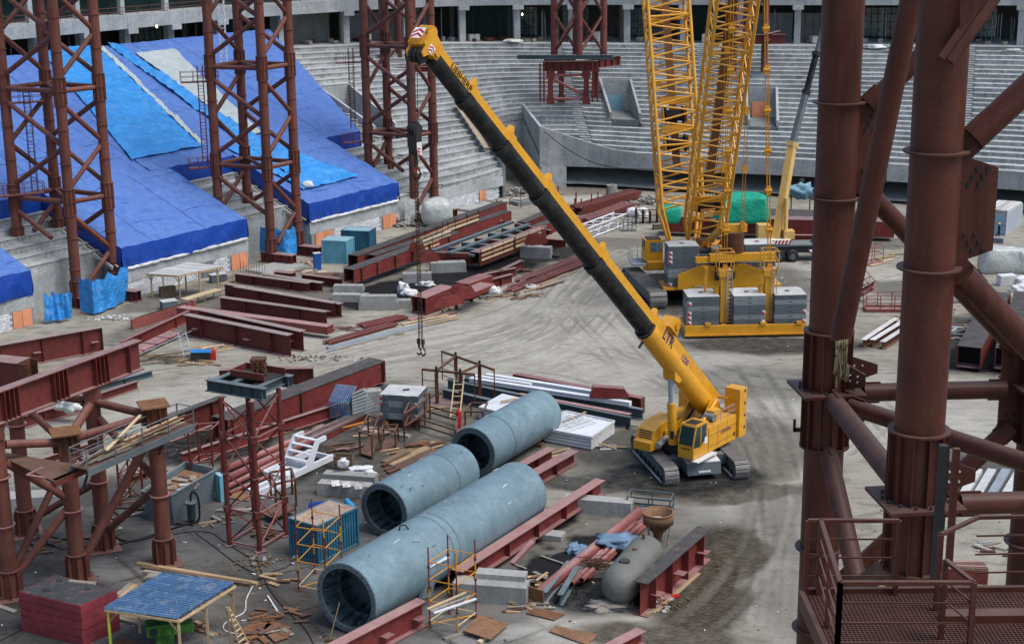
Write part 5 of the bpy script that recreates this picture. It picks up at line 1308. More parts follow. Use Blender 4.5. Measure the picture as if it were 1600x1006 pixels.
 for x in (-1.85,2.35):
  post=MB().b2((x-.42,1.0,1.16),(x+.42,1.8,5.6)).build('post','yellow',w,False)
  MB().b2((x-.6,.8,5.6),(x+.6,2.0,6.2)).build('post_head','yellow',post,False)
  mb=MB()
  for dx in (.45,.95):mb.cyl((x+dx-.35,.78,1.0),(x+dx-.35,.78,6.6),.04,n=5)
  for k in range(14):mb.cyl((x+.1,.78,1.3+k*.38),(x+.6,.78,1.3+k*.38),.035,n=5)
  mb.build('ladder','galv',post,False)
  mb=MB()
  for dx in (-.7,.7):
   for dy in (.6,2.2):mb.cyl((x+dx,dy,6.2),(x+dx,dy,8.0),.05,n=5)
  for z in (7.1,8.0):
   for dy in (.6,2.2):mb.cyl((x-.7,dy,z),(x+.7,dy,z),.045,n=5)
   for dx in (-.7,.7):mb.cyl((x+dx,.6,z),(x+dx,2.2,z),.045,n=5)
  mb.build('basket','yellow',post,False)
  MB().cyl((x-.75,1.4,3.2),(x-.75,1.4,4.6),.28,n=12).build('hydraulic_jack','yellow_old',post,False)
  hd2=parent_matrix(w)@V((x,1.4,6.2));q=D(1145 if x<0 else 1196,-20,hd2.y+.5)
  mbp=MB();d=q-hd2
  for k in range(7):
   a,b=hd2+d*(k/7),hd2+d*((k+1)/7)
   for sg in (-1,1):mbp.bar(a+V((.12*sg,0,0)),b+V((.12*sg,0,0)),.06,.1)
   mbp.box(a,(.42,.3,.8));mbp.cyl(a-V((.3,0,0)),a+V((.3,0,0)),.22,n=10)
  mbp.build('pendant','yellow_old',w)
 MB().cyl((-3.6,1.9,3.95),(-3.6,1.9,6.0),.14,n=8).build('guide_pin','yellow',w,False)
 MB().cyl((-3.6,1.9,6.0),(-3.6,1.9,6.35),.24,n=10).build('pin_cap','yellow_old',w,False)
heavy_crane()

# ---------------------------------------------------------------- truck crane
def wheel(parent,c,r,w,ax=(0,1,0),name='wheel'):
 c=V(c);ax=V(ax)
 o=MB().lathe(c-ax*w/2,c+ax*w/2,[(0,r*.55),(0,r*.93),(.12,r),(.88,r),(1,r*.93),(1,r*.55)],20).build(name,'rubber',parent,False)
 MB().lathe(c-ax*w*.46,c+ax*w*.46,[(0,.0),(0,r*.2),(.1,r*.25),(.15,r*.5),(0,r*.57),(1,r*.57),(.85,r*.5),(.9,r*.25),(1,r*.2),(1,0)],16,False).build('rim','grey_paint',o,False)
def truck_crane():
 c=G(1238,409);t=T('truck_crane','truck crane with cream and black boom behind the near red column','crane',c,R_(3))
 MB().b2((-4.5,.1,1.0),(7.2,2.5,1.75)).build('chassis','dark',t,False)
 MB().b2((-4.3,.0,1.76),(4.9,2.6,1.92)).build('deck','grey_paint',t,False)
 for x in (-1.55,0,5.2,6.8):
  for y in (-.05,2.45):wheel(t,(x*1.0,y+.05,.68),.68,.45)
 MB().cyl((3.2,.6,2.3),(3.2,1.9,2.3),.0).build('axle','dark',t,False)
 wheel(t,(3.1,1.4,2.15),.68,.42,(.12,.1,.98),'spare_wheel')
 MB().b2((2.6,-.1,.9),(4.6,.35,1.7)).build('outrigger_box','dark',t,False)
 MB().cyl((2.0,-1.3,.1),(2.0,-1.3,1.6),.1,n=8).build('outrigger_leg','galv',t,False);MB().b2((1.85,-1.35,1.0),(2.15,.0,1.35)).build('outrigger_arm','mark_white',t,False)
 MB().b2((-2.6,.1,2.0),(-.2,2.5,2.5)).build('turntable','mark_white',t,False)
 mb=MB()
 for k in range(6):x=-2.5+k*.4;mb.add([(x,.085,2.02),(x+.2,.085,2.02),(x+.38,.085,2.48),(x+.18,.085,2.48)],[(0,1,2,3)])
 mb.build('stripe','mark_red',t,False)
 MB().b2((-.9,.5,2.5),(.3,1.9,3.4)).build('boom_base','cream',t,False)
 Mi=parent_matrix(t).inverted();Yb=c.y+1.2
 p0=Mi@D(1213,374,Yb);p1=Mi@D(1238,226,Yb+3);p2=Mi@D(1286,45,Yb+7)
 MB().bar(p0,p1,.8,1.0).build('boom_section','cream',t,False)
 d=(p2-p1);MB().bar(p1-d*.02,p1+d*.45,.55,.68).build('boom_section','grey_paint',t,False)
 MB().bar(p1+d*.45,p1+d*.78,.46,.58).build('boom_section','boom_black',t,False);MB().bar(p1+d*.78,p2,.38,.48).build('boom_section','grey_paint',t,False)
 for k in (.45,.78,0):q=p1+d*k;dd=d.normalized();MB().bar(q-dd*.25,q+dd*.25,.68 if k else .95,.82 if k else 1.15).build('collar','cream' if k==0 else 'dark',t,False)
 text('МАШИНА',.5,'text_black',t,mframe(lerp(p0,p1,.62)+V((0,-.52,.0)),(p1-p0),V((-1,0,0))),ext=.003) if False else None
 MB().cyl(Mi@D(1227,372,Yb-.3),Mi@D(1229,310,Yb+.3),.25,n=10).build('luffing_barrel','cream',t,False)
 MB().b2((-3.8,.8,2.5),(-2.4,2.2,4.1)).build('cabin','cream',t,False)
 MB().b2((5.0,.2,1.95),(7.0,2.5,3.6)).build('driver_cab','cream',t,False)
truck_crane()
# ================================================================ NEAR TOWER ON THE RIGHT
def near_tower():
 t=T('lattice_tower','close dark red tubular tower filling the right side of the picture','tower',(7.7,36.5,0))
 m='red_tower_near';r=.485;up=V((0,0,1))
 c1=V((7.66,36.5,0));c2=V((7.99,29.2,0));c4=V((12.98,36.7,0));c3=V((12.9,29.4,0));zj=28.35
 for k,c in enumerate((c1,c2,c4,c3)):
  MB().cyl((c.x,c.y,0),(c.x,c.y,46),r,n=48).build('column',m,t)
  for z in (35.33,33.09,24.2,22.0):MB().ring((c.x,c.y,z),up,r*1.27,r*.99,.035,48).build('ring',m,t)
  for q in (zj,zj-11.1):
   sl=MB().ring((c.x,c.y,q+1.47),up,r*1.26,r*1.02,.04,48)
   sl.ring((c.x,c.y,q-1.45),up,r*1.26,r*.99,.04,48)
   for i in range(12):
    a=2*math.pi*i/12+.13;co,si=math.cos(a),math.sin(a)
    sl.box((c.x+co*r*1.12,c.y+si*r*1.12,q+.74),(r*.25,.03,1.42),a);sl.box((c.x+co*r*1.12,c.y+si*r*1.12,q-.74),(r*.25,.03,1.36),a)
   sl.build('sleeve',m,t)
   MB().box((c.x,c.y,q),(1.55,1.5,.07),.12).build('flange_plate',m,t)
   bl=MB()
   for i in range(14):
    a=2*math.pi*i/14;bl.cyl((c.x+.66*math.cos(a),c.y+.66*math.sin(a),q+.03),(c.x+.66*math.cos(a),c.y+.66*math.sin(a),q+.1),.03,n=6)
   bl.build('bolts','dark',t)['kind']='stuff'
 def node_plate(c,d,z0,z1,w,name='gusset',bolts=True,holes=False):
  d=V(d).normalized();s=V((-d.y,d.x,0))*.02
  pl=MB().prism([c+d*(r-.02)+up*z0-s,c+d*(r+w)+up*(z0+w*.35)-s,c+d*(r+w)+up*(z1-w*.35)-s,c+d*(r-.02)+up*z1-s],s*2).build(name,m,t)
  b=MB()
  for zz in (z0+.42,z1-.42):
   for i in range(2):
    for j in range(3 if bolts else 1):
     p=c+d*(r+.16+i*.2+j*.08)+up*(zz+(j-1)*.15*(1 if zz<(z0+z1)/2 else -1)*(-1))
     b.cyl(p-s*3,p+s*3,.042 if bolts else .022,n=8)
  b.build('bolts','dark' if bolts else 'white_dirty',pl)['kind']='stuff'
 for c,d in ((c1,V((1,.04,0))),(c2,V((1,.04,0)))):node_plate(c,d,33.15,35.25,.72)
 for c,d in ((c4,V((-1,-.04,0))),(c4,V((0,-1,0)))):node_plate(c,d,27.0,29.7,.55)
 node_plate(c1,V((1,.05,0)),28.45,29.2,.75,'gusset',False);node_plate(c1,V((.75,-.66,0)),28.42,29.1,.55,'gusset',False);node_plate(c2,V((1,.05,0)),28.45,29.2,.70,'gusset',False)
 def br(p,q,rr=.225,cut0=.95,cut1=.95,plate=True):
  p=V(p);q=V(q);d=(q-p).normalized()
  o=MB().cyl(p+d*cut0,q-d*cut1,rr,n=24).build('brace',m,t)
  if plate:
   a,s,u=_basis(d)
   for e,sg in ((p+d*cut0,-1),(q-d*cut1,1)):MB().hexa([e+d*x+u*y+s*z for z in (-.02,.02) for x,y in ((-.42,-.27),(.42,-.27),(.42,.27),(-.42,.27))]).build('end_tongue',m,o)
 h=lambda c,z:c+up*z
 br(h(c1,34.0),h(c4,zj+.2));br(h(c1,34.6),h(c4,39.6));br(h(c2,33.6),h(c3,zj+.2),.26);br(h(c2,34.9),h(c3,39.6),.26)
 br(h(c1,zj-.12),h(c4,zj-.12),.225,.9,.9);br(h(c2,zj-.12),h(c3,zj-.12),.225,.9,.9);br(h(c1,zj-.25),h(c3,zj-.25),.215,.8,.9);br(h(c1,zj-.1),h(c2,zj-.1),.24,.75,.75)
 br(h(c3,zj-.1),h(c4,zj-.1))
 br(h(c4,zj-.4),h(c1,22.6));br(h(c1,27.1),h(c2,22.4),.23,.3,.6);br(h(c2,27.2),h(c1,22.4),.22,.75,.6);br(h(c3,zj-.4),h(c2,22.6))
 br(h(c1,21.6),h(c4,17.5));br(h(c2,21.6),h(c3,17.5));br(h(c3,40),h(c4,34.0));br(h(c3,zj),h(c4,33.8))
 # plated stub of an upper brace on the second column
 b0=D(1478,96,28.4);b1=D(1560,-20,28.7)
 MB().bar(b0,b1,.05,.34,(1,0,0)).build('brace_plate',m,t);MB().bar(b0+V((.06,-.05,0)),b1+V((.06,-.05,0)),.16,.05,(0,1,0)).build('brace_plate',m,t)
 MB().prism([D(1500,50,28.5),D(1520,20,28.5),D(1560,-30,28.5),D(1500,-30,28.5)],(0,.05,0)).build('gusset',m,t)
 MB().box((c1.x-.6,c1.y,27.3),(.35,.05,.1)).build('hook_lug','dark',t);MB().box((c1.x-.75,c1.y,27.42),(.06,.05,.3)).build('hook_lug','dark',t)
 for k,(px,py) in enumerate(((1312,358),(1312,368),(1312,378),(1312,390))):pass
 # loose tube hung by ropes
 lt=T('hanging_tube','loose brown steel tube hanging at a slant in front of the near column','tube',D(1312,540,33.4))
 MB().cyl(D(1313,532,33.4),D(1432,-40,33.2),.235,n=32).build('tube',m,lt)
 rp=T('rope_bundle','frayed rope bundle hanging below the slanting loose tube','rope',D(1310,610,33.1))
 p=D(1312,535,33.1)
 for k in range(9):
  x=p.x+(k-4)*.035;L=random.uniform(.5,1.15);pts=[V((x+math.sin(i*.5+k)*.012,p.y-.25+.02*k,p.z+.1-L*i/8)) for i in range(9)]
  if k>5:pts+=[pts[-1]+V((.03,0,-.03)),pts[-1]+V((.06,0,.05)),pts[-1]+V((.07,0,.35))]
  MB().tube(pts,.016,5).build('strand','rope',rp)
near_tower()
# walkway in front of the near tower
def near_walkway():
 zf=D(1262,942,21.6).z;hR=1.2
 P=lambda px,py,z=hR:G(px,py,zf+z)
 t=T('access_walkway','dark red railed walkway with grating floor at the lower right corner','walkway',P(1263,813,0))
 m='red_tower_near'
 a=P(1263,813);b=P(1405,813);c=P(1313,910);dd=P(1522,910);e0=P(1470,835);e1=P(1528,808);e2=P(1640,806)
 f=lambda p:V((p.x,p.y,zf))
 def rail(p,q,n=3,post=(True,True)):
  for z in [0]+[-.3*(k+1) for k in range(n)]:
   MB().bar(p+V((0,0,z)),q+V((0,0,z)),.065 if z==0 else .022,.05 if z==0 else .022).build('rail',m,t)
  for g,k in ((p,post[0]),(q,post[1])):
   if k:MB().box((g.x,g.y,zf+hR/2),(.07,.07,hR)).build('post',m,t)
 rail(a,b);rail(lerp(a,b,.14),c);rail(c,dd);mid=lerp(lerp(a,b,.14),c,.5);MB().box((mid.x,mid.y,zf+.55),(.06,.06,1.1)).build('post',m,t)
 rail(e0,e1,0,(True,False));rail(e1,e2,3,(False,True));g0=P(1478,875);rail(g0,dd,2,(True,False))
 # tall dark post near the column
 q=P(1463,870,0);MB().box((q.x,q.y,zf+.7),(.13,.13,2.4)).build('tall_post','dark',t)
 q2=P(1484,860,0);MB().box((q2.x,q2.y,zf+.75),(.1,.1,2.0)).build('tall_post',m,t)
 # floor grating as bars
 x0,x1=f(a).x,f(e2).x;y1=f(a).y;y0=y1-2.55
 mb=MB();y=y0
 k=0
 while y<y1:
  xl=lerp(f(c).x,x0,(y-y0)/(y1-y0)) if True else x0
  mb.bar((xl,y,zf-.03),(x1,y,zf-.03),.014,.05);y+=.062
 x=x0
 while x<x1:mb.bar((x+.01,y0,zf-.032),(x,y1,zf-.032),.012,.05);x+=.062
 g=mb.build('grating',m,t)
 for p,q in (((x0,y1+.06,zf-.06),(x1,y1+.06,zf-.06)),((f(c).x,y0-.06,zf-.12),(x1,y0-.06,zf-.12)),((x0-.06,y1,zf-.06),(f(c).x-.06,y0,zf-.06)),((x0+1.9,y0+1.1,zf-.2),(x1,y0+1.1,zf-.2))):MB().bar(p,q,.08,.26).build('floor_beam',m,t)
 MB().b2((f(dd).x,y0+1.5,zf-.05),(x1,y0+1.75,zf+.12)).build('kick_board',m,t)
 MB().b2((f(dd).x,y0+.25,zf-.05),(x1,y0+.42,zf+.16)).build('kick_board',m,t)
near_walkway()

# ================================================================ STEEL GIRDERS AND STRUCTURES ON THE GROUND
def box_girder(p,q,h,w,label,m='red',top=None,cat='box girder',group=None,z=0.0,lips=.0,stiff=(),open_=(True,True),name='box_girder',h2=None,sup=0.0,end='rust',th=.05):
 p=V(p)+V((0,0,z));q=V(q)+V((0,0,z));a=(q-p).normalized();s=a.cross(V((0,0,1))).normalized();u=s.cross(a).normalized();rz=math.atan2(a.y,a.x)
 h2=h2 or h
 t=T(name,label,cat,(p.x,p.y,p.z),rz,group)
 e=w/2+lips
 MB().hexa([p-s*e,p+s*e,q+s*e,q-s*e,p-s*e+u*th,p+s*e+u*th,q+s*e+u*th,q-s*e+u*th]).build('bottom_plate',m,t)
 MB().hexa([p-s*e+u*(h-th),p+s*e+u*(h-th),q+s*e+u*(h2-th),q-s*e+u*(h2-th),p-s*e+u*h,p+s*e+u*h,q+s*e+u*h2,q-s*e+u*h2]).build('top_plate',top or m,t)
 for sg in (-1,1):
  o=s*sg*(w/2-th/2)
  MB().hexa([p+o-s*th/2+u*th,p+o+s*th/2+u*th,q+o+s*th/2+u*th,q+o-s*th/2+u*th,p+o-s*th/2+u*(h-th),p+o+s*th/2+u*(h-th),q+o+s*th/2+u*(h2-th),q+o-s*th/2+u*(h2-th)]).build('side_plate',m,t)
 for k,(c,hh,dr) in enumerate(((p,h,a),(q,h2,-a))):
  if open_[k]:
   o=MB().add([c+dr*1.4+s*sx*(w/2-th)+u*z_ for sx,z_ in ((-1,th),(1,th),(1,hh-th),(-1,hh-th))],[(0,1,2,3)]).build('inner_plate','hollow_shade',t)  # black sheet set inside the open end in place of its shade
   fr=MB()
   for b0,b1 in (((-1,th),(-1,hh-th)),((1,th),(1,hh-th))):fr.bar(c+s*b0[0]*(w/2-.08)+u*b0[1]+dr*.02,c+s*b1[0]*(w/2-.08)+u*b1[1]+dr*.02,.10,.06,s)
   fr.build('end_frame',end,t)
  else:
   MB().hexa([c+dr*x+s*sx*(w/2+.05)+u*z_ for z_ in (.0,hh+.02) for x,sx in ((-.03,-1),(.02,-1),(.02,1),(-.03,1))]).build('end_plate',end,t)
 for f,ww,sgs in stiff:
  c=lerp(p,q,f)
  for sg in sgs:MB().hexa([c+a*x+s*(sg*(w/2+y))+u*z_ for z_ in (.03,lerp(h,h2,f)-.03) for x,y in ((-ww/2,-.02),(ww/2,-.02),(ww/2,.22),(-ww/2,.22))]).build('stiffener',end,t)
 if sup:
  for f in (.12,.85):c=lerp(p,q,f);MB().box((c.x,c.y,(p.z)/2),(1.0,w*1.1,p.z-.006),rz).build('support_block','block_concrete',t)
 return t
GP='plate girders laid out in the left yard'
rows_g=[((292,523),(455,557),1.95,.62,'front most long plate girder of the left yard row',(.12,.62),3),((312,513),(475,549),1.85,.6,'second plate girder of the row, just behind the front most one',(.9,),2),
          ((345,483),(511,507),1.25,.6,'third plate girder, shorter, with small end gussets',(),2),((368,470),(524,497),1.5,.55,'fourth plate girder of the row with gusset at its right end',(.95,),2),
          ((352,463),(534,496),1.35,.55,'fifth plate girder of the left row, longest of the back ones',(),3),((368,441),(484,457),1.0,.6,'sixth plate girder, below the rebar poles near the wall',(),2),((410,441),(504,456),.95,.55,'seventh plate girder, paired with the sixth one',(),1)]
for a,b,h,w,lb,pl,st in rows_g:ground_beam(G(*a),G(*b),h*1.06,w*1.3,lb,'red','steel beam',GP,st,plates=pl,top='dusty_lit_top')
box_girder(G(283,497),G(516,528),.75,1.05,'flat pink girder lying on its side in the left yard row','red_pink',z=.45,group=GP,open_=(False,False),end='red')
ground_beam(G(190,552),G(300,500),1.1,.4,'slanting girder with pale flange left of the plate girder row','red_bright','steel beam',GP,2)
t=T('ribbed_panel','pink ribbed deck panel leaning beside the slanting girder','panel',G(192,548))
for k in range(4):a,b=G(195+k*20,556-k*9.5,.5),G(213+k*20,547.5-k*9.5,.5);MB().bar(a,b,1.5,.12).build('plate','red_pink',t)
t=T('slotted_box','red slotted box beam bundle near the timber shelter','steel beam',G(208,512))
for k in range(5):a,b=G(206+k*4,515-k*1.5,0),G(290+k*4,489-k*1.5,0);MB().bar(a+V((0,0,.5)),b+V((0,0,.5)),.22,1.0).build('channel','red' if k%2 else 'red_pink',t)
t=T('cable_tray','grey galvanised cable ladder tray lying left of the scrap heap','tray',G(212,556))
for dz in (0,.5):MB().bar(G(212,556,.25+dz),G(310,512,.25+dz),.07,.07).build('side_rail','galv',t)
for k in range(9):p=lerp(G(212,556),G(310,512),(k+.5)/9);MB().tube([p+V((0,0,.2)),p+V((.25,.1,.45)),p+V((.2,.2,.8)),p+V((0,.1,.8))],.035,5).build('rung','galv',t)
# ladder stand and red crate and scrap timber heap
t=T('step_ladder','small silver step ladder leaning by the scrap timber heap','ladder',G(291,562))
p,q=G(290,566),G(280,545)
for o in (V((0,0,0)),V((.75,-.15,0))):MB().bar(p+o,q+o+V((0,0,1.5)),.08,.08).build('stile','galv',t)
for k in range(6):c=lerp(p,q+V((0,0,1.5)),(k+.6)/6.5);MB().bar(c,c+V((.75,-.15,0)),.1,.05).build('rung','galv',t)
t=T('tool_box','black and red box with a light blue lid by the scrap timber','box',G(318,562),.25)
MB().b2((-1.1,-.5,0),(.6,.5,.75)).build('body','dark',t,False);MB().b2((.61,-.5,0),(1.1,.5,.8)).build('end','red_clean',t,False);MB().box((-.2,0,.85),(1.8,1.1,.08),0,(0,.08)).build('lid','tarp_bright',t,False)
def timber_heap(label,px,py,rx,ry,n,L,seed,m=('wood','wood_grey','wood_dark'),hz=.5,name='timber_heap',th=(.09,.22),ang=None):
 r=random.Random(seed);c=G(px,py);t=T(name,label,'timber',c)
 for k in range(n):
  a=(ang+r.uniform(-.25,.25)) if ang is not None else r.uniform(-1.0,1.0);l=L*r.uniform(.5,1.1);x=r.uniform(-rx,rx);y=r.uniform(-ry,ry);z=hz*max(0,1-math.hypot(x/rx,y/ry))*r.random()+.06
  tl=r.uniform(-.06,.06);d=V((math.cos(a),math.sin(a),tl))*l/2
  MB().bar(V((x,y,z))-d,V((x,y,z))+d,r.uniform(*th),r.uniform(.04,.1)).build('board',r.choice(m),t,False)
timber_heap('heap of old timber and boards beside the black and red box',265,563,2.6,1.6,26,3.4,5,hz=.8,ang=.3)
timber_heap('loose boards scattered right of the scrap heap',318,567,1.6,.8,7,2.0,6,('wood_pale','wood'),.2,ang=-.5)
# girder behind the left platform, on the ground
ground_beam(G(-30,583),G(160,548),2.3,.7,'tall plate girder lying behind the left steel platform','red','steel beam',None,3,top='dusty_lit_top',plates=(.45,.93),ends=True)
# ---------------- left steel platform
def left_platform():
 ks={1:V((-21.9,90.9,0)),2:V((-26.7,88.6,0)),3:V((-26.3,93.4,0)),4:V((-32.0,95.9,0)),5:V((-30.1,86.3,0))}
 t=T('steel_platform','rusty red tubular support structure carrying a girder at the lower left','platform',ks[2])
 up=V((0,0,1));m='red_tower';zt=10.5;tops={1:zt,2:9.6,3:10.9,4:10.9,5:10.9}
 for k,c in ks.items():
  MB().cyl((c.x,c.y,0),(c.x,c.y,tops[k]-.9),.49,n=28).build('column',m,t)
  ft=MB().ring((c.x,c.y,1.75),up,.66,.51,.05,28)
  for i in range(8):
   a=2*math.pi*i/8+.3;ft.prism([(c.x+math.cos(a)*.5,c.y+math.sin(a)*.5,.05),(c.x+math.cos(a)*.74,c.y+math.sin(a)*.74,.05),(c.x+math.cos(a)*.74,c.y+math.sin(a)*.74,1.3),(c.x+math.cos(a)*.66,c.y+math.sin(a)*.68,1.7),(c.x+math.cos(a)*.5,c.y+math.sin(a)*.5,1.7)],V((-math.sin(a),math.cos(a),0))*.035)
  ft.box((c.x,c.y,.03),(2.0,2.0,.05),.4);ft.build('foot',m,t)
  for z in (4.6,7.6):MB().ring((c.x,c.y,z),up,.65,.51,.06,28).build('ring','red_pink',t)
  if k in (1,2):
   cp=MB().box((c.x,c.y,tops[k]-.02),(1.75,1.75,.1),.4);cp.build('cap_plate','rust_orange',t)
   st=MB()
   for i in range(6):
    a=math.pi*i/3+.2;st.box((c.x+math.cos(a)*.55,c.y+math.sin(a)*.55,tops[k]-.72),(.5,.05,1.28),a)
   st.cyl((c.x,c.y,tops[k]-1.4),(c.x,c.y,tops[k]-.08),.5,n=20);st.build('cap_stiffeners','rust',t)
  else:MB().box((c.x,c.y,tops[k]-.45),(1.0,1.0,.88),.4).build('column_head',m,t)
 h=lambda k,z:ks[k]+up*z
 for a,za,b,zb,rr in ((3,9.9,1,9.7,.26),(3,9.9,2,8.9,.28),(2,9.0,1,9.8,.26),(5,9.6,2,8.9,.26),(1,9.0,2,.6,.27),(1,5.2,3,1.0,.24),(2,5.0,5,.9,.25),(5,8.8,2,5.2,.26),(2,8.0,5,1.2,.22),(3,9.2,1,5.4,.24),(4,9.5,3,5.0,.24),(3,4.6,4,.8,.24),(4,9.9,3,9.9,.25),(5,9.8,4,9.8,.25)):
  brace(t,h(a,za),h(b,zb),rr,m if rr!=.26 else 'red_tower',.55)
 # girder lying on the structure
 p,q=G(-45,678,10.95),G(219,576,10.95)
 g=ground_beam(p,q,1.95,.75,'heavy girder with groups of stiffeners lying on the left platform','red','steel beam',None,0,tf=.07)
 a=(q-p).normalized();s=V((-a.y,a.x,0));L=(q-p).length;rz=math.atan2(a.y,a.x)
 for f in (.0,.17,.195,.22,.245,.45,.475,.5,.525,.70,.725,.75,.775,.915):
  for sg in (-1,1):MB().box(lerp(p,q,f)+up*.975+s*sg*.19,(.05,.36,1.8),rz).build('stiffener','red',g)
 # box girder end in front of it
 b=box_girder(G(-90,597,11.2),G(42,611,11.2),1.95,1.15,'short box girder with bolted open end and slot at the left edge','red',lips=.12,end='rust',name='box_girder',open_=(True,False))
 c=G(42,611,11.2);a2=(c-G(-90,597,11.2)).normalized();s2=V((-a2.y,a2.x,0))
 MB().hexa([c+a2*x+s2*y+up*z for z in (.35,1.6) for x,y in ((-.02,-.13),(.04,-.13),(.04,.13),(-.02,.13))]).build('slot','hollow_shade',b)
 for sg in (-1,1):MB().hexa([c+a2*x+s2*(sg*.6+y)+up*z for z in (.02,1.93) for x,y in ((-.05,-.03),(.5,-.03),(.5,.03),(-.05,.03))]).build('splice_plate','rust',b)
 # blue grey railed walkway with boards on it
 w=T('railed_walkway','blue grey railed walkway full of loose boards on the left platform','walkway',G(140,728,8.6))
 zf=8.75;A=G(137,736,zf);B=G(303,664,zf);d=(B-A).normalized();n=V((-d.y,d.x,0));Lw=(B-A).length
 MB().hexa([A,B,B+n*1.3,A+n*1.3,A+up*.08,B+up*.08,B+n*1.3+up*.08,A+n*1.3+up*.08]).build('floor','rust',w)
 for o in (0,1.3):MB().bar(A+n*o+up*-.12,B+n*o+up*-.12,.08,.42).build('edge_beam','grey_paint',w)
 for o in (0,1.3):
  for k in range(5):
   c_=lerp(A,B,k/4)+n*o;MB().box(c_+up*.6,(.08,.08,1.2)).build('post','grey_paint',w)
  for z in (.45,.8,1.2):MB().cyl(A+n*o+up*z,B+n*o+up*z,.035 if z>1 else .02,n=6).build('rail','grey_paint',w)
 for c_ in (A,B):MB().cyl(c_+up*1.2,c_+n*1.3+up*1.2,.035,n=6).build('rail','grey_paint',w)
 for f in (.05,.75):c_=lerp(A,B,f);MB().bar(c_+n*.3,c_+n*.9-up*1.3,.1,.12).build('bracket','dark',w)
 bd=T('board_pile','loose planks and broken pallet lying on the railed walkway','timber',A+d*2+n*.6+up*.1)
 r=random.Random(8)
 for k in range(20):
  c_=A+d*r.uniform(.6,Lw-.8)+n*r.uniform(.25,1.05)+up*(.12+.35*r.random());a_=math.atan2(d.y,d.x)+r.uniform(-.25,.25);l=r.uniform(1.0,2.8);v_=V((math.cos(a_),math.sin(a_),r.uniform(-.05,.05)))*l/2
  MB().bar(c_-v_,c_+v_,r.uniform(.08,.2),.05).build('plank',r.choice(['wood_pale','wood','wood_grey','wood_dark']),bd)
 for k,(f0,f1) in enumerate(((.12,.66),(.3,.8))):MB().bar(lerp(A,B,f0)-n*.5+up*1.0,lerp(A,B,f1)+n*(1.4-2.4*k)+up*1.35,.14,.1).build('plank','rust' if k else 'wood_pale',bd)
 lad=T('wooden_ladder','pale timber ladder piece lying on the railed walkway','ladder',lerp(A,B,.6)+up*.5)
 for o in (.25,.75):MB().bar(lerp(A,B,.42)+n*o+up*.55,lerp(A,B,.93)+n*o+up*.62,.1,.06).build('stile','wood_pale',lad)
 for k in range(7):c_=lerp(A,B,.46+k*.07)+up*.62;MB().bar(c_+n*.22,c_+n*.78,.08,.05).build('rung','wood_pale',lad)
 # rust red flat walkway in front
 f=T('steel_deck','flat rusty red deck plate in front of the left platform','platform',G(60,740,8.4))
 for P in (((-20,702),(100,722),(140,727),(84,752)),):
  q_=[G(x,y,8.5) for x,y in P];MB().prism([V((v.x,v.y,8.35)) for v in q_],up*.15).build('deck','rust',f)
  MB().bar(G(84,755,8.3),G(139,731,8.3),.3,.4).build('edge_beam','red',f)
  MB().bar(G(42,742,8.5),G(90,750,8.4),.15,.1).build('angle','red_pink',f);MB().bar(G(42,742,8.5),G(68,730,8.5),.12,.1).build('angle','red_pink',f)
left_platform()
# ---------------- small trestle tower
def trestle():
 b=[G(359,851),G(406,861),G(447,836),G(399,827)]
 t=T('trestle_tower','slender red trestle tower with a grey beam frame on top','tower',b[1])
 up=V((0,0,1));zt=Z(b[1],627)
 for p in b:
  MB().cyl(p,p+up*zt,.17,n=12).build('leg','red',t);MB().box(p+up*.03,(.7,.7,.06),.5).build('foot_plate','red',t)
  for z in (zt*.25,zt*.49,zt*.75):MB().box(p+up*z,(.42,.42,.45 if z!=zt*.49 else .08),.5).build('splice','red',t)
 for i in range(4):
  j=(i+1)%4
  for z in (.25,zt*.25,zt*.75):MB().bar(b[i]+up*z,b[j]+up*z,.1,.1).build('strut','red_pink',t)
  for za,zb in ((.3,zt*.25),(zt*.25,zt*.49),(zt*.75,zt*.49),(zt*.75,zt-.2)):MB().bar(b[i]+up*za,b[j]+up*zb,.09,.09).build('brace','red_pink' if i%2 else 'red',t)
  if i%2==0:
   MB().bar(b[j]+up*zt*.75,b[i]+up*(zt-.2),.09,.09).build('brace','red_pink',t)
 f=T('beam_frame','grey steel beam frame lying on the trestle tower','frame',b[1]+up*zt)
 z0=zt+.02;q=[G(*p,z0) for p in ((328,610),(412,624),(453,604),(372,592))]
 for i,j in ((0,1),(3,2)):
  d=(q[j]-q[i]).normalized();mb=MB().ibeam(q[i]-d*.2,q[j]+d*.2,.75,.5,.05,.04)
  for k in range(6):mb.box(lerp(q[i],q[j],k/5)+up*.375,(.04,.44,.64),math.atan2(d.y,d.x))
  mb.build('main_beam','teal_beam',f)
 for k in (.08,.42,.9):a,c=lerp(q[0],q[1],k),lerp(q[3],q[2],k);MB().ibeam(a+up*.18,c+up*.18,.58,.42,.05,.04).build('cross_beam','teal_beam',f)
 tr=T('steel_tray','brown steel tray on the grey frame of the trestle tower','tray',q[0]+up*.8)
 a,c,e,g_=[lerp(lerp(q[0],q[1],u),lerp(q[3],q[2],u),v)+up*.79 for u,v in ((.22,.35),(.85,.35),(.95,.95),(.2,.95))]
 MB().hexa([a,c,e,g_,a+up*.05,c+up*.05,e+up*.05,g_+up*.05]).build('plate','dark',tr)
 for x,y in ((a,c),(e,g_),(a,g_)):MB().bar(x+up*.25,y+up*.25,.08,.45).build('rim','red',tr)
 sh=T('shim_stack','small stack of rusty shim beams on the trestle tower','stack',lerp(a,e,.5)+up*.1)
 m_=lerp(a,e,.52)
 for k in range(5):
  for j in range(3):
   o=V(((j-1)*.32,0,0)) if k%2 else V((0,(j-1)*.32,0));MB().box(m_+o+up*(.2+k*.22),(.2,.95,.2) if k%2 else (.95,.2,.2)).build('shim','rust',sh)
trestle()
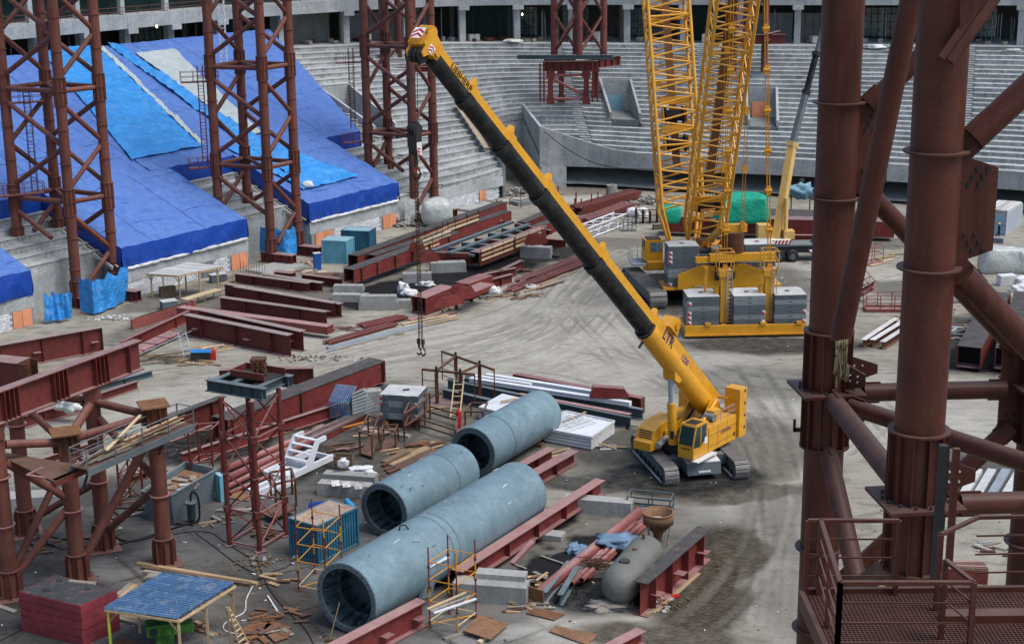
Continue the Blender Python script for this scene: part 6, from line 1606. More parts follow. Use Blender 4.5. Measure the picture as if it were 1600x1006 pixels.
# ---------------- big girders in the centre left
box_girder(G(346,694),G(590,598),1.85,1.7,'big red box girder with black topped roof plate left of the pipes','red_bright','black_top',open_=(True,False),lips=.06,z=.25,stiff=((.02,.06,(1,)),(.43,.05,(1,)),(.98,.05,(1,))))
ground_beam(G(345,603),G(490,600),1.5,.7,'red plate girder lying crossways behind the big box girder','red','steel beam',None,3,ends=True)
ground_beam(G(262,690),G(352,655),2.0,.7,'dark plate girder leading up to the left end of the big box girder','red','steel beam',None,2,top='black_top')
ground_beam(G(285,728),G(530,648),1.0,.42,'long low red girder in front of the big box girder','red_bright','steel beam',None,0,top='red')
def pipe(a,b,r,label,m='red_pink',z=None,group='red pipes lying in the yard',name='steel_pipe',n=18,flare=0.0):
 a=V(a);b=V(b);d=(b-a).normalized();t=T(name,label,'pipe',a,math.atan2(d.y,d.x),group);L=(b-a).length
 MB().lathe(a,b,[(0,r*.84),(0,r),(1,r),(1,r*.84),(.02,r*.84)],n).build('tube',m,t)
 MB().cyl(a+d*.25,b-d*.25,r*.83,n=n).build('bore','hollow_shade',t);return t
pipe(G(352,733,.3),G(528,661,.3),.28,'upper long pink red pipe beside the low red girder');pipe(G(345,752,.3),G(545,661,.3),.30,'lower long pink red pipe, nearest to the white frame');pipe(G(352,762,.22),G(460,708,.22),.2,'short orange red pipe beside the trestle tower','red_pink')
pipe(G(358,770,.16),G(440,735,.16),.14,'thin red pipe nearest to the trestle tower','red_pink')
t=box_girder(G(486,693),G(562,655),.55,1.3,'low dark trough with red sides and yellow bars in it','red','black_top',cat='trough',open_=(False,False),name='steel_trough')
for k in range(5):p=G(535+k*2.5,668-k*.5,.6);MB().bar(p,p+V((1.6,1.3,.02)),.07,.06).build('yellow_bar','yellow_old',t)
# ---------------- big grey pipes
def big_pipe(cn,cf,r,label,seams=(),ri=.74,extra=None,ofs=.0):
 a=G(*cn,r+ofs);b=G(*cf,r+ofs);d=(b-a).normalized();s=V((-d.y,d.x,0));up=V((0,0,1))
 t=T('giant_pipe',label,'pipe',V((a.x,a.y,0)),math.atan2(d.y,d.x),'giant grey pipes')
 MB().cyl(a,b,r,n=72,cap=False).build('shell','pipe_grey',t)
 L=(b-a).length
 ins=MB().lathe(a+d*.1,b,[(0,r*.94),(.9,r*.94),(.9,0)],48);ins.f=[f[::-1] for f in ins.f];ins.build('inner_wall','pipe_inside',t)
 MB().cyl(b-d*.06,b,r*.998,n=72).build('end_cap','pipe_flange',t)
 MB().ring(a+d*.03,d,r*1.0,r*ri,.10,72).build('end_flange','pipe_flange',t)
 bl=MB()
 for i in range(28):
  q=2*math.pi*i/28;p=a+(s*math.cos(q)+up*math.sin(q))*r*(1+ri)/2-d*.025;bl.cyl(p-d*.02,p+d*.02,.035,n=7)
 bl.build('bolt_holes','hollow_shade',t)['kind']='stuff'
 dp=2.6
 MB().ring(a+d*dp,d,r*.94,r*.30,.08,48).build('inner_plate','pipe_inside',t)
 MB().cyl(a+d*(dp+.3),a+d*(dp+.35),r*.93,n=24).build('dark_plate','hollow_shade',t)
 rb=MB()
 for i in range(16):
  q=2*math.pi*i/16;v=s*math.cos(q)+up*math.sin(q);c=a+d*(dp/2+.1)+v*r*.84
  rb.bar(c-d*(dp/2-.15),c+d*(dp/2-.15),.04,r*.2,v)
 rb.ring(a+d*dp*.55,d,r*.94,r*.74,.05,48);rb.build('inner_ribs','pipe_inside',t)
 for f in seams:p=lerp(a,b,f);MB().ring(p,d,r*1.006,r*.99,.09,72).build('weld_seam','pipe_flange',t)
 rr_=random.Random(int(r*100+cn[0]))
 for k in range(5):
  f=.1+.8*rr_.random();MB().ring(lerp(a,b,f),d,r*1.003,r*.99,.03,72).build('weld_seam','pipe_grey',t)
 sdv=s if s.y<0 else -s
 for k in range(16):
  f=.06+.88*rr_.random();q=rr_.uniform(.35,2.4);c=lerp(a,b,f);w_=rr_.uniform(-.5,.5);pts=[]
  for j in range(5):qq=q+w_*j/14;cc=c+d*(j*rr_.uniform(.02,.16));pts.append(cc+(sdv*math.cos(qq)+up*math.sin(qq))*(r+.004))
  MB().tube(pts,rr_.uniform(.012,.03),4).build('scuff_mark',rr_.choice(['mark_white','pipe_inside','white_dirty','rust_plate']),t)
 for f in (.12,.8):
  c=lerp(a,b,f)
  if ofs>.05:MB().box((c.x,c.y,ofs/2+.08),(.5,r*1.4,ofs+.15),math.atan2(d.y,d.x)).build('timber_chock','wood_dark',t)
 return t,a,b,d,s
R1=2.06
t,a,b,d,s=big_pipe((541,934),(812,768),R1,'longest grey pipe, open end towards the lower left',(.42,.455),.85,ofs=.12)
up=V((0,0,1))
p=a+d*6.2-s*(-R1*.0)
lug=MB()
c=lerp(a,b,.30)+up*R1;lug.tube([c+V((-.25,0,-.02)),c+V((-.18,0,.28)),c+V((.1,0,.32)),c+V((.3,.1,.02))],.05,6);lug.build('lifting_lug','dark',t)
c=lerp(a,b,.285);sd=-s if (-s).y<0 else s
q=c+sd*R1*.80-up*.75
MB().prism([q+d*-.75+up*-.75,q+d*.2+up*-.9+sd*.1,q+d*.95+up*.55,q+d*.5+up*1.2-sd*.1,q+d*-.1+up*.2],sd*.25).build('side_lug','pipe_flange',t)
MB().cyl(q+sd*.2+up*-.4,q+sd*.32+up*-.4,.2,n=12).build('pin','rust',t)
MB().hexa([c+sd*(R1*.85+y)+d*x+up*(z+x*.0) for z in (.25,.31) for x,y in ((-1.6,0),(1.7,0),(1.7,.55),(-1.6,.12))]).build('fin_plate','white_steel',t)
big_pipe((600,797),(715,732),1.8,'middle grey pipe with open flanged end, left of the longest pipe',(.72,),.79,ofs=.1)
big_pipe((739,706),(845,645),1.8,'upper right grey pipe with open flanged end beside the white panels',(.30,),.78,ofs=.1)
# ---------------- red beams round the pipes
ground_beam(G(520,1050),G(660,975),1.55,.75,'red beam at the bottom edge in front of the longest pipe','red_bright','steel beam',None,0,top='red_pink',plates=(.55,.92))
t=ground_beam(G(715,925),G(938,778),1.05,.80,'long red beam lying along the right of the longest pipe','red_bright','steel beam',None,5,top='red_pink',z=.35)
p=G(800,880,1.4);MB().bar(p,p+V((1.3,1.5,.8)),.35,.12).build('strut','red_pink',t)
for f in (.03,.55,.93):
 c=lerp(G(715,925),G(938,778),f);MB().box((c.x+.5,c.y,.17),(2.0 if f<.9 else 4.2,1.0,.34),-.35).build('support_block','block_concrete',t)
ground_beam(G(828,762),G(897,722),.95,.85,'short red beam behind the far end of the longest pipe','red_bright','steel beam','short beams behind the pipe',1,top='red_pink');ground_beam(G(810,745),G(862,716),.85,.75,'short red beam half hidden behind the first one','red_bright','steel beam','short beams behind the pipe',1,top='red_pink')
ground_beam(G(950,1030),G(1002,1003),.8,.7,'red beam end poking in at the bottom edge','red_bright','steel beam',None,0,top='red_pink')
ground_beam(G(1000,962),G(1100,872),2.1,.95,'upright red beam with black top flange beside the tank','red_bright','steel beam',None,4,top='black_top',plates=(.15,.5,.88))
t=T('concrete_block','grey concrete block under the right end of the long red beam','concrete block',G(935,800));MB().box((0,0,.5),(4.6,1.0,1.0),-.25).build('block','block_concrete',t,False)
t=T('concrete_block','grey concrete blocks under the lower end of the long red beam','concrete block',G(768,935));MB().box((0,0,.55),(4.4,1.2,1.1),-.2).build('block','block_concrete',t,False);MB().box((.6,.6,1.25),(3.0,.9,.35),-.2).build('block','block_concrete',t,False)
# ================================================================ YARD OBJECTS
UP=V((0,0,1))
def frame_of(px,py,px2,py2,z=0):
 a,b=G(px,py,z),G(px2,py2,z);d=b-a
 return a,math.atan2(d.y,d.x),d.length
def block(label,px,py,size,rz,m='block_concrete',z=0.0,group='concrete blocks in the yard',name='concrete_block',cat='concrete block',ears=True):
 p=G(px,py);t=T(name,label,cat,(p.x,p.y,z),rz,group)
 x,y,h=size;e=.05
 mb=MB().hexa([(-x/2,-y/2,0),(x/2,-y/2,0),(x/2,y/2,0),(-x/2,y/2,0),(-x/2+e,-y/2+e,h),(x/2-e,-y/2+e,h),(x/2-e,y/2-e,h),(-x/2+e,y/2-e,h)]);mb.build('body',m,t,False)
 if ears:
  for k in (-.3,.3):MB().tube([(x*k-.1,0,h-.02),(x*k-.08,0,h+.12),(x*k+.08,0,h+.12),(x*k+.1,0,h-.02)],.02,5).build('lifting_loop','rust',t,False)
 return t
def container(label,px,py,rz,L,W,H_,m,topm,group=None,doors=False,name='container',nrib=14):
 p=G(px,py);t=T(name,label,'container',p,rz,group);x,y=L/2,W/2
 body=MB().b2((-x+.04,-y+.04,.12),(x-.04,y-.04,H_-.06)).build('body',m,t,False)
 for sy,n in ((-1,nrib),(1,nrib)):
  mb=MB()
  for k in range(n):c=-x+.15+(k+.5)*(L-.3)/n;mb.b2((c-L/n*.24,sy*(y-.005)-.035,.2),(c+L/n*.24,sy*(y-.005)+.035,H_-.15))
  o=mb.build('corrugation',m,t,False);o['kind']='stuff'
 for sx in (-1,1):
  n=max(4,int(nrib*W/L));mb=MB()
  for k in range(n):c=-y+.12+(k+.5)*(W-.24)/n;mb.b2((sx*(x-.005)-.035,c-W/n*.24,.2),(sx*(x-.005)+.035,c+W/n*.24,H_-.15))
  o=mb.build('corrugation',m,t,False);o['kind']='stuff'
 for sx in (-1,1):
  for sy in (-1,1):MB().b2((sx*x-.09,sy*y-.09,0),(sx*x+.09,sy*y+.09,H_+.01)).build('corner_post',m,t,False)
 for z in (.1,H_-.06):
  for sy in (-1,1):MB().b2((-x+.09,sy*y-.06,z-.08),(x-.09,sy*y+.06,z+.07)).build('rail',m,t,False)
  for sx in (-1,1):MB().b2((sx*x-.06,-y+.09,z-.081),(sx*x+.06,y-.09,z+.069)).build('rail',m,t,False)
 MB().b2((-x+.06,-y+.06,H_-.05),(x-.06,y-.06,H_-.01)).build('roof_sheet',topm,t,False)
 return t
def planks(label,lst,m='wood',cat='planks',name='loose_planks',group=None,w=.2,h=.06):
 p=G(*lst[0][0]);t=T(name,label,cat,p,0,group)
 for k,(a,b) in enumerate(lst):MB().bar(G(*a,.05+k*.012),G(*b,.06+k*.012),w*random.uniform(.8,1.3),h).build('plank',m if isinstance(m,str) else m[k%len(m)],t)
 return t
def cyl_tank(label,a,b,r,m,name,cat='gas cylinder',ns=14):
 a=V(a);b=V(b);t=T(name,label,cat,a)
 MB().lathe(a,b,[(0,0),(.0,r*.7),(.03,r*.95),(.06,r),(.84,r),(.9,r*.8),(.94,r*.4),(1,r*.25),(1,0)],ns).build('body',m,t)
 d=(b-a).normalized();MB().cyl(b,b+d*.14,r*.22,n=8).build('valve','dark',t);return t
# ---------- by the left wall
t=T('timber_shelter','open timber work shelter with pale grey sheet roof by the block wall','shelter',G(278,472))
zr=2.55;rc=[G(*p,z) for p,z in (((229,428),zr),((277,431),zr),((349,417),zr+.25),((292,411),zr+.35))]
for k in range(6):
 a0,a1=lerp(rc[0],rc[3],k/6),lerp(rc[0],rc[3],(k+.97)/6);b0,b1=lerp(rc[1],rc[2],k/6),lerp(rc[1],rc[2],(k+.97)/6);w=V((0,0,.03*(k%3)))
 MB().hexa([a0+w,b0+w,b1+w,a1+w,a0+w+UP*.05,b0+w+UP*.05,b1+w+UP*.05,a1+w+UP*.05]).build('roof_sheet','slate',t)
for f,g in ((.06,.05),(.06,.95),(.9,.05),(.9,.95),(.5,.95)):
 p=lerp(lerp(rc[0],rc[3],f),lerp(rc[1],rc[2],f),g);MB().cyl((p.x,p.y,0),(p.x,p.y,p.z),.09,n=7).build('post','wood',t)
 for sg in (-1,1):q=V((p.x+.5*sg*.8,p.y+.5*sg*.55,p.z-.05));MB().bar((p.x,p.y,p.z-.8),q,.08,.08).build('knee_brace','wood',t)
MB().bar(rc[0]-UP*.08,rc[1]-UP*.08,.1,.14).build('eaves_beam','wood',t);MB().bar(rc[1]-UP*.08,rc[2]-UP*.08,.1,.14).build('eaves_beam','wood',t)
t=T('work_bench','long timber work bench beside the sheet roofed shelter','bench',G(310,466))
a,b=G(287,468,.85),G(341,452,.85);MB().bar(a,b,1.0,.08).build('top','wood_pale',t)
for f in (.05,.5,.95):
 for o in (-.35,.35):c=lerp(a,b,f)+V((o,0,0));MB().bar(c-UP*.05,V((c.x,c.y,0)),.1,.1,(0,1,0)).build('leg','wood',t)
for lb,q,sz,m in (('brown tool chest inside the sheet roofed shelter',(262,462),(1.6,.8,.9),'wood_dark'),('grey steel box with pale lid before the shelter',(264,482),(1.5,1.1,.8),'bin_grey'),('upright pale board cupboard inside the shelter',(248,452),(1.2,.3,1.5),'wood_grey'),('grey bundle with planks under the shelter right end',(341,440),(1.7,1.0,.8),'cweight')):
 t=T('storage_box',lb,'box',G(*q),.5);MB().box((0,0,sz[2]/2),sz).build('body',m,t,False);MB().box((0,0,sz[2]+.04),(sz[0]+.08,sz[1]+.08,.07)).build('lid','slate' if m=='bin_grey' else m,t,False)
t=T('rebar_poles','upright thin reinforcing bars standing near the block wall','bars',G(385,432))
for k in range(11):p=G(372+k*4.2,433-(k*7%5),0);MB().cyl(p,p+V((.05,0,1.2+.9*((k*5)%7)/7)),.025,n=5).build('bar','rust',t)
block('flat concrete slab pad in front of the second tower foot',432,420,(5.5,4.2,.18),DRZ,ears=False)
ground_beam(G(431,430),G(460,433),.5,.5,'very short twin beam on the slab pad','red','steel beam',None,3,n2=2,gap=.55)
t=T('steel_cabinet','narrow royal blue steel cabinet standing by the light blue container','cabinet',G(496,421),.35);MB().b2((-.38,-.32,0),(.38,.32,1.85)).build('body','blue_plain',t,False);MB().b2((-.4,-.34,1.86),(.4,.34,1.92)).build('top','white_dirty',t,False);MB().b2((-.36,-.34,.1),(.36,-.325,1.8)).build('door','blue_plain',t,False)
container('light blue corrugated container beside the block wall',529,408,R_(-14),2.9,2.4,2.65,'cont_light','cont_light',None,nrib=12)
container('dark blue corrugated container behind the light blue one',561,390,R_(-14),3.4,2.2,2.5,'cont_blue','cont_light',None,nrib=14)
ground_beam(G(472,442),G(535,450),1.0,.6,'red plate girder between blue cabinet and box girder','red','steel beam',None,2)
planks('flat scrap plates lying by the blue cabinet',[((480,431),(520,431)),((490,428),(530,427)),((500,436),(528,433))],'rust','scrap','scrap_plates',w=.9)
# ---------- central box girders
box_girder(G(552,420),G(785,333),1.35,1.35,'rear twin box girder, left half with black top','red','black_top',lips=.04,z=.2,group='twin box girders')
t=box_girder(G(580,418),G(792,347),1.2,1.25,'rear twin box girder, right half ending in a round hole plate','red_bright','black_top',lips=.04,z=.25,open_=(True,False),end='red',group='twin box girders')
p=G(785,347,.95);MB().lathe(p+V((-.15,-.75,0)),p+V((.1,-1.15,0)),[(0,.42),(1,.42),(1,.3),(0,.3)],18).build('hole_collar','red',t);MB().cyl(p+V((.08,-1.0,0)),p+V((.09,-1.05,0)),.31,n=16).build('hole','hollow_shade',t)
t=box_girder(G(546,452),G(712,390),1.45,1.35,'front box girder with rust ribs and open end, raised on concrete blocks','red_bright','black_top',lips=.03,z=.75,stiff=((.06,.25,(1,)),(.2,.25,(1,)),(.36,.25,(1,)),(.52,.25,(1,)),(.68,.25,(1,)),(.88,.3,(1,))))
def gusset_pair(t,px,py,z,L,hgt,m='red',rz=.6):
 p=G(px,py,z);d=V((math.cos(rz),math.sin(rz),0));s=V((-d.y,d.x,0))
 for o in (-.6,.6):q=p+s*o;MB().prism([q-d*L/2,q-d*L/2+UP*hgt*.3,q-d*L*.28+UP*hgt,q+d*L*.28+UP*hgt,q+d*L/2+UP*hgt*.3,q+d*L/2],s*.05).build('gusset',m,t)
gusset_pair(t,668,408,1.9,2.6,1.1);gusset_pair(t,652,395,1.9,1.5,1.1)
t=T('deck_frame','red and grey grid of deck beams on the middle box girders','frame',G(735,400))
for k in range(7):a,b=G(680+k*21,397-k*7.5,1.5),G(735+k*21,399-k*6.0,1.5);MB().bar(a,b,.45,.5).build('cross_beam','teal_beam' if k%3 else 'red',t)
for k,(p,q) in enumerate((((676,392),(800,347)),((702,396),(826,351)),((735,400),(852,356)))):MB().bar(G(*p,1.75),G(*q,1.75),.6,.25).build('long_beam','teal_beam',t)
for k in range(3):MB().bar(G(676+k*3,398,1.0),G(735+k*3,404,1.0),.1,1.1).build('side_plate','red_bright',t)
box_girder(G(742,423),G(846,383),1.5,1.3,'box girder with dark open end and timber railing','red',None,lips=.03,z=.6,end='rust')
def plank_rail(label,a,b,z,n=4,tiers=3):
 p,q=G(*a,z),G(*b,z);t=T('timber_railing',label,'railing',p,0,'timber railings on the box girders')
 for k in range(n):c=lerp(p,q,k/(n-1));MB().cyl(c,c+UP*1.35,.06,n=6).build('post','dark',t)
 for k in range(tiers):MB().bar(p+UP*(.15+k*.5),q+UP*(.15+k*.5)+UP*.05,.1,.2).build('rail','wood' if k%2 else 'wood_pale',t)
plank_rail('timber railing along the open ended box girder, nearest one',(752,409),(803,390),1.5);plank_rail('timber railing further right on the open ended box girder',(805,388),(846,372),1.7,3)
plank_rail('timber railing on the rear twin box girder, left one',(646,385),(700,364),1.6,4,2);plank_rail('timber railing on the rear twin box girder, right one',(692,365),(748,345),1.6,4,2);plank_rail('timber railing between deck grid and rear girder',(660,393),(705,376),1.5,4,3)
t=T('gusset_beam','red beam with two tall pointed gussets right of the deck grid','steel beam',G(838,385))
box=box_girder(G(815,392),G(850,378),1.2,1.1,'short red box with tall gusset plates at the right of the deck','red_bright',None,z=.8,open_=(False,False));gusset_pair(box,838,381,2.0,2.4,1.1,'red_bright')
bpy.data.objects.remove(t)
block('concrete block under the right end of the deck girder',838,402,(3.6,1.3,1.3),-.25);ground_beam(G(848,385),G(884,388),1.0,.6,'short red beam right of the deck girder block','red_bright','steel beam',None,2)
box_girder(G(815,366),G(868,342),1.5,1.3,'dark open box girder end behind the boom, left one','red','black_top',group='box girder ends behind the boom');box_girder(G(838,371),G(890,350),1.4,1.3,'dark open box girder end behind the boom, right one','red','black_top',group='box girder ends behind the boom')
# ---------- complex red girder in the middle
t=box_girder(G(655,491),G(700,475),1.7,1.75,'large red girder with stepped gussets in front of the white sacks','red_bright','red_pink',lips=.02,z=.06,open_=(True,False),h2=1.9,end='red')
def add_box(t,a,b,h,w,z,m):p,q=G(*a,z),G(*b,z);MB().bar(p+UP*h/2,q+UP*h/2,w,h).build('section',m,t)
add_box(t,(701,475),(722,466),1.35,1.7,.1,'red_bright');add_box(t,(722,466),(760,452),1.6,1.7,.25,'red_bright');add_box(t,(724,459),(762,444),.12,1.75,1.9,'red_pink');gusset_pair(t,697,477,1.8,3.4,1.0,'red_bright',.62);gusset_pair(t,722,466,1.5,2.6,1.3,'red_bright',.62)
for px,py in ((712,474),(735,463)):p=G(px,py,.5);MB().box(p+V((.1,-1.0,.6)),(1.3,.7,.06),.6).build('bracket','red_pink',t);MB().box(p+V((.1,-.95,.1)),(.06,.6,.95),.6).build('bracket','red',t)
for k,(q,sz) in enumerate((((548,470),(3.8,1.1,.75)),((545,455),(3.2,1.0,.7)),((592,483),(4.0,1.1,.85)),((628,480),(1.9,1.1,.8)),((652,440),(3.2,1.2,1.0)),((700,424),(4.0,1.4,1.1)))):
 block(('long concrete block in front of the open girder end','concrete block directly under the open girder end','large low concrete block right of the open girder end','smaller concrete block touching the stepped red girder','concrete block under the front box girder, middle','concrete block under the deck grid')[k],*q,sz,-.12+.05*k)
block('second layer concrete block on the large low block',592,483,(3.7,1.0,.6),-.02,z=.86)
for k,(q,r,lb) in enumerate((((630,456),(.55,.4,.6),'white sack standing left of the stepped red girder'),((640,462),(.8,.5,.4),'white sacks slumped beside the stepped red girder'),((665,447),(.9,.5,.3),'white sack behind the stepped red girder'),((770,458),(.7,.45,.4),'white sack right of the stepped red girder'))):sack(*q,r,lb,seed=20+k,group='white sacks by the stepped girder')
for k,(a,b,lb) in enumerate((((752,443),(806,432),'upper dark red beam of the pair right of the stepped girder'),((762,452),(800,442),'lower dark red beam of the pair right of the stepped girder'),((780,437),(815,420),'slanting beam end beside the dark red pair'))):ground_beam(G(*a),G(*b),1.0,.55,lb,'red','steel beam','beams right of the stepped girder',1)
def channels(label,a,b,n,step,L=None,m=('red','red_pink'),tiers=1,name='channel_stack',w=.35,h=.22):
 p,q=G(*a),G(*b);d=(q-p).normalized();s=V((-d.y,d.x,0));t=T(name,label,'steel stack',p,math.atan2(d.y,d.x))
 for k in range(n):
  for z in range(tiers):
   o=s*(k*step)+UP*(.12+z*(h+.06))+d*random.uniform(-.6,.6);a_,b_=p+o,q+o
   MB().bar(a_+UP*h*.5,b_+UP*h*.5,w,.04).build('web',m[1],t)
   for e in (-1,1):MB().bar(a_+s*e*w/2+UP*h*.5,b_+s*e*w/2+UP*h*.5,.04,h).build('flange',m[0],t)
 return t
channels('row of red channels lying flat left of the black boom',(806,441),(905,402),3,-.55);channels('second row of red channels nearer to the road',(800,450),(912,408),3,-.6);channels('third row of red channels with boards on them',(790,458),(860,432),2,-.6)
planks('weathered boards among the red channels',[((845,445),(900,424)),((850,448),(885,436)),((838,452),(880,440)),((820,455),(850,447))],('wood','wood_grey','rust'),w=.35)
o=MB().lathe((0,0,.02),(0,0,.32),[(0,.35),(0,.6),(.5,.66),(1,.6),(1,.35),(.5,.3),(0,.35)],20).build('old_tyre','rubber');o.location=G(867,401);tag(o,'old tyre lying on the ground by the concrete block','tyre')
o=MB().lathe((0,0,.02),(0,0,.3),[(0,.35),(0,.6),(.5,.66),(1,.6),(1,.35),(.5,.3),(0,.35)],20).build('old_tyre','white_dirty');o.location=G(829,450);tag(o,'pale muddy tyre lying at the road edge below the channels','tyre')
# ---------- wrapped vessel, rubble, pit rails
t=T('wrapped_vessel','bulky vessel wrapped in translucent sheet behind the twin girders','vessel',G(683,352));lump(MB(),(0,0,1.75),(2.0,1.8,1.75),31,rough=.06,n=26,m=14,boxy=.7).build('wrapping','sheet_clear',t,False);MB().b2((-1.2,-.8,0),(1.2,.8,.5)).build('skid','rust',t,False)
def rubble(label,px,py,rx,ry,n,seed,s=(.15,.5),m=('rubble','wood_grey','block_concrete'),hz=.5):
 r=random.Random(seed);c=G(px,py);t=T('rubble_heap',label,'rubble',c)
 mbs={k:MB() for k in m}
 for k in range(n):
  x=r.gauss(0,rx*.45);y=r.gauss(0,ry*.45);z=hz*max(0,1-math.hypot(x/rx,y/ry))*r.random();q=[r.uniform(*s) for _ in range(3)]
  mbs[r.choice(m)].box((x,y,z+q[2]*.4),(q[0]*1.6,q[1],q[2]*.6),r.uniform(0,3),(r.uniform(-.4,.4),r.uniform(-.4,.4)))
 for k,mb in mbs.items():
  if mb.v:o=mb.build('rubble_pieces',k,t,False);o['kind']='stuff'
rubble('heap of rubble and broken boards below the block wall',628,353,2.6,1.3,46,1,hz=.9);rubble('rubble heap at the end of the block wall',806,303,4.5,2.2,90,2,hz=1.0);rubble('low rubble spread near the pit rails',770,318,4,1.5,50,3,hz=.3);rubble('litter of pale debris at the first tower foot',176,498,3,1.0,60,4,(.06,.22),('litter','plastic_white'),.2);rubble('debris below the second tower beside the cabinet',482,412,2.0,1.0,36,5,(.08,.3),('litter','rubble','orange_panel'),.3);rubble('stony rubble behind the red bar stack',1010,318,4,1.6,50,6,hz=1.2)
block('pale flat concrete slab heap near the tunnel mouth',745,325,(6,2.4,.3),.9,ears=False)
t=T('pit_rail','low rusty pipe railing around a pit near the tunnel','railing',G(815,325))
pts=[G(796,323),G(814,326),G(836,318),G(813,312)]
for i in range(4):
 MB().cyl(pts[i],pts[i]+UP*1.1,.05,n=6).build('post','rust',t);MB().cyl(pts[i]+UP*1.05,pts[(i+1)%4]+UP*1.05,.04,n=6).build('rail','rust',t)
block('dark pit kerb inside the rusty railing',818,319,(3.2,2.0,.5),.6,'concrete_dark',ears=False)
for k,(px,py,h) in enumerate(((862,330,1.6),(898,331,1.8),(908,329,1.6),(924,328,2.2),(934,322,2.0),(948,310,1.8),(872,306,1.4),(900,330,2.6))):
 p=G(px,py);o=MB().cyl((0,0,0),(.02,0,h),.09,n=7).build('marker_post','red');o.location=p;tag(o,('short rusty post left of the red bar stack','rusty post at the red bar stack corner','stub post beside the red bar stack','tall rusty post beside the red bar stack','rusty post behind the red bar stack','rusty post furthest back by the bar stack','lone rusty post near the tunnel mouth','tallest rusty post at the bar stack')[k],'post','rusty posts near the tunnel')
channels('stack of long red bars, upper layer behind',(908,336),(1000,310),5,.45,tiers=3,h=.28);channels('stack of short red channels in front of the long bars',(918,356),(990,330),4,.5,tiers=4,h=.2)
channels('far heap of red bars near the tunnel',(945,320),(998,305),4,.5,tiers=2,h=.25)
o=MB().lathe((0,0,0),(0,0,1.35),[(0,.75),(1,.72),(1,.45),(.9,.45),(.9,0)],18,False).build('concrete_ring','block_concrete');o.location=G(956,304);tag(o,'upright pale concrete ring in front of the tunnel','concrete ring')
# white lattice boom piece
t=T('lattice_section','white lattice crane section lying on the ground','crane part',G(918,376));a,b=G(917,376),G(978,352);d=(b-a).normalized();s=V((-d.y,d.x,0))
cr=[V((0,0,0)),s*1.7,s*1.7+UP*1.3,UP*1.3]
for c in cr:MB().cyl(a+c+UP*.15,b+c+UP*.15,.11,n=8).build('chord','white_steel',t)
for k in range(8):
 p,q=lerp(a,b,k/8)+UP*.15,lerp(a,b,(k+1)/8)+UP*.15
 for i in range(4):u,v=(cr[i],cr[(i+1)%4]) if k%2 else (cr[(i+1)%4],cr[i]);MB().cyl(p+u,q+v,.06,n=6).build('lacing','white_steel',t)
def cage(label,px,py,rz,L,W,H_,m,group=None,name='steel_cage',mid=2,floor=True,r=.035,panel=0.0):
 t=T(name,label,'cage',G(px,py),rz,group);x,y=L/2,W/2
 for sx in [-1+2*k/mid for k in range(mid+1)]:
  for sy in (-1,1):MB().cyl((sx*x,sy*y,0),(sx*x,sy*y,H_),r,n=6).build('post',m,t,False)
 for z in (H_,H_*.55):
  for sy in (-1,1):MB().cyl((-x,sy*y,z),(x,sy*y,z),r,n=6).build('rail',m,t,False)
  for sx in (-1,1):MB().cyl((sx*x,-y,z),(sx*x,y,z),r,n=6).build('rail',m,t,False)
 if floor:MB().b2((-x,-y,.03),(x,y,.13)).build('floor',m,t,False)
 if panel:
  for sy in (-1,1):MB().b2((-x,sy*y-.02,.05),(x,sy*y+.02,panel)).build('panel',m,t,False)
  for sx in (-1,1):MB().b2((sx*x-.02,-y,.05),(sx*x+.02,y,panel)).build('panel',m,t,False)
 return t
cage('small grey wire cage at the end of the white lattice piece',981,360,.3,1.7,1.2,1.5,'grey_paint',mid=3)
t=T('pipe_rack','dark rusty rack frames with white bags behind the lattice piece','rack',G(1015,348),.1)
for k in range(5):MB().b2((-1.8+k*.9,-.6,0),(-1.7+k*.9,.6,1.9-.2*(k%3))).build('post','rust',t,False)
for z in (.9,1.6):MB().b2((-1.9,-.05,z),(2.0,.05,z+.1)).build('rail','rust',t,False)
for k,(q,r,lb) in enumerate((((990,338),(.9,.6,.6),'white bag leaning on the rusty rack, left one'),((1003,340),(.8,.6,.7),'white bag beside the rusty rack, right one'))):sack(*q,r,lb,'plastic_white',40+k,group='white bags at the rack')
t=T('wooden_crate','small brown crate by the heavy crane boom foot','crate',G(1028,358),.2);MB().b2((-.6,-.4,.02),(.6,.4,.6)).build('body','wood_dark',t,False);MB().b2((-.63,-.43,.61),(.63,.43,.68)).build('lid','wood_grey',t,False)
planks('grey planks near the small brown crate',[((1028,365),(1052,356)),((1030,362),(1048,358))],'wood_grey',w=.4)
# ---------- long red girders and green sheet behind the heavy crane
box_girder(G(1038,366),G(1395,375),1.9,2.2,'very long red girder behind the heavy crane and truck crane','red_bright','red',z=.5,open_=(False,False));ground_beam(G(1190,380),G(1300,382),1.1,.6,'lower red beam with pale flange behind the truck crane','red_bright','steel beam',None,0,top='red_pink')
box_girder(G(1190,352),G(1400,358),1.3,4.5,'wide red deck section lying behind the very long girder','red','black_top',open_=(False,False),z=.4)
planks('timbers lying across the wide red deck section',[((1195,335),(1225,322)),((1245,340),(1275,325)),((1230,345),(1260,333))],'wood_grey',w=.35)
t=T('covered_machine','machine under a bright green tarpaulin on the red girder','covered machine',G(1157,345,2.4));lump(MB(),(0,0,1.5),(3.3,2.0,1.75),51,rough=.10,n=34,m=16,boxy=.45).build('green_cover','tarp_green',t,False);lump(MB(),(-8.4,0,.9),(1.2,1.2,1.0),52,rough=.15,boxy=.5,n=22,m=10).build('green_cover','tarp_green',t,False)
t=T('covered_machine','crumpled grey blue sheet over scrap right of the cream boom','covered machine',G(1250,338,0));lump(MB(),(0,0,3.4),(1.7,1.0,.9),53,rough=.4,n=24,m=12).build('cover','shed_door',t,False)
for x in (-1.2,1.2):MB().cyl((x,0,0),(x,0,3.2),.08,n=6).build('post','rust',t,False)
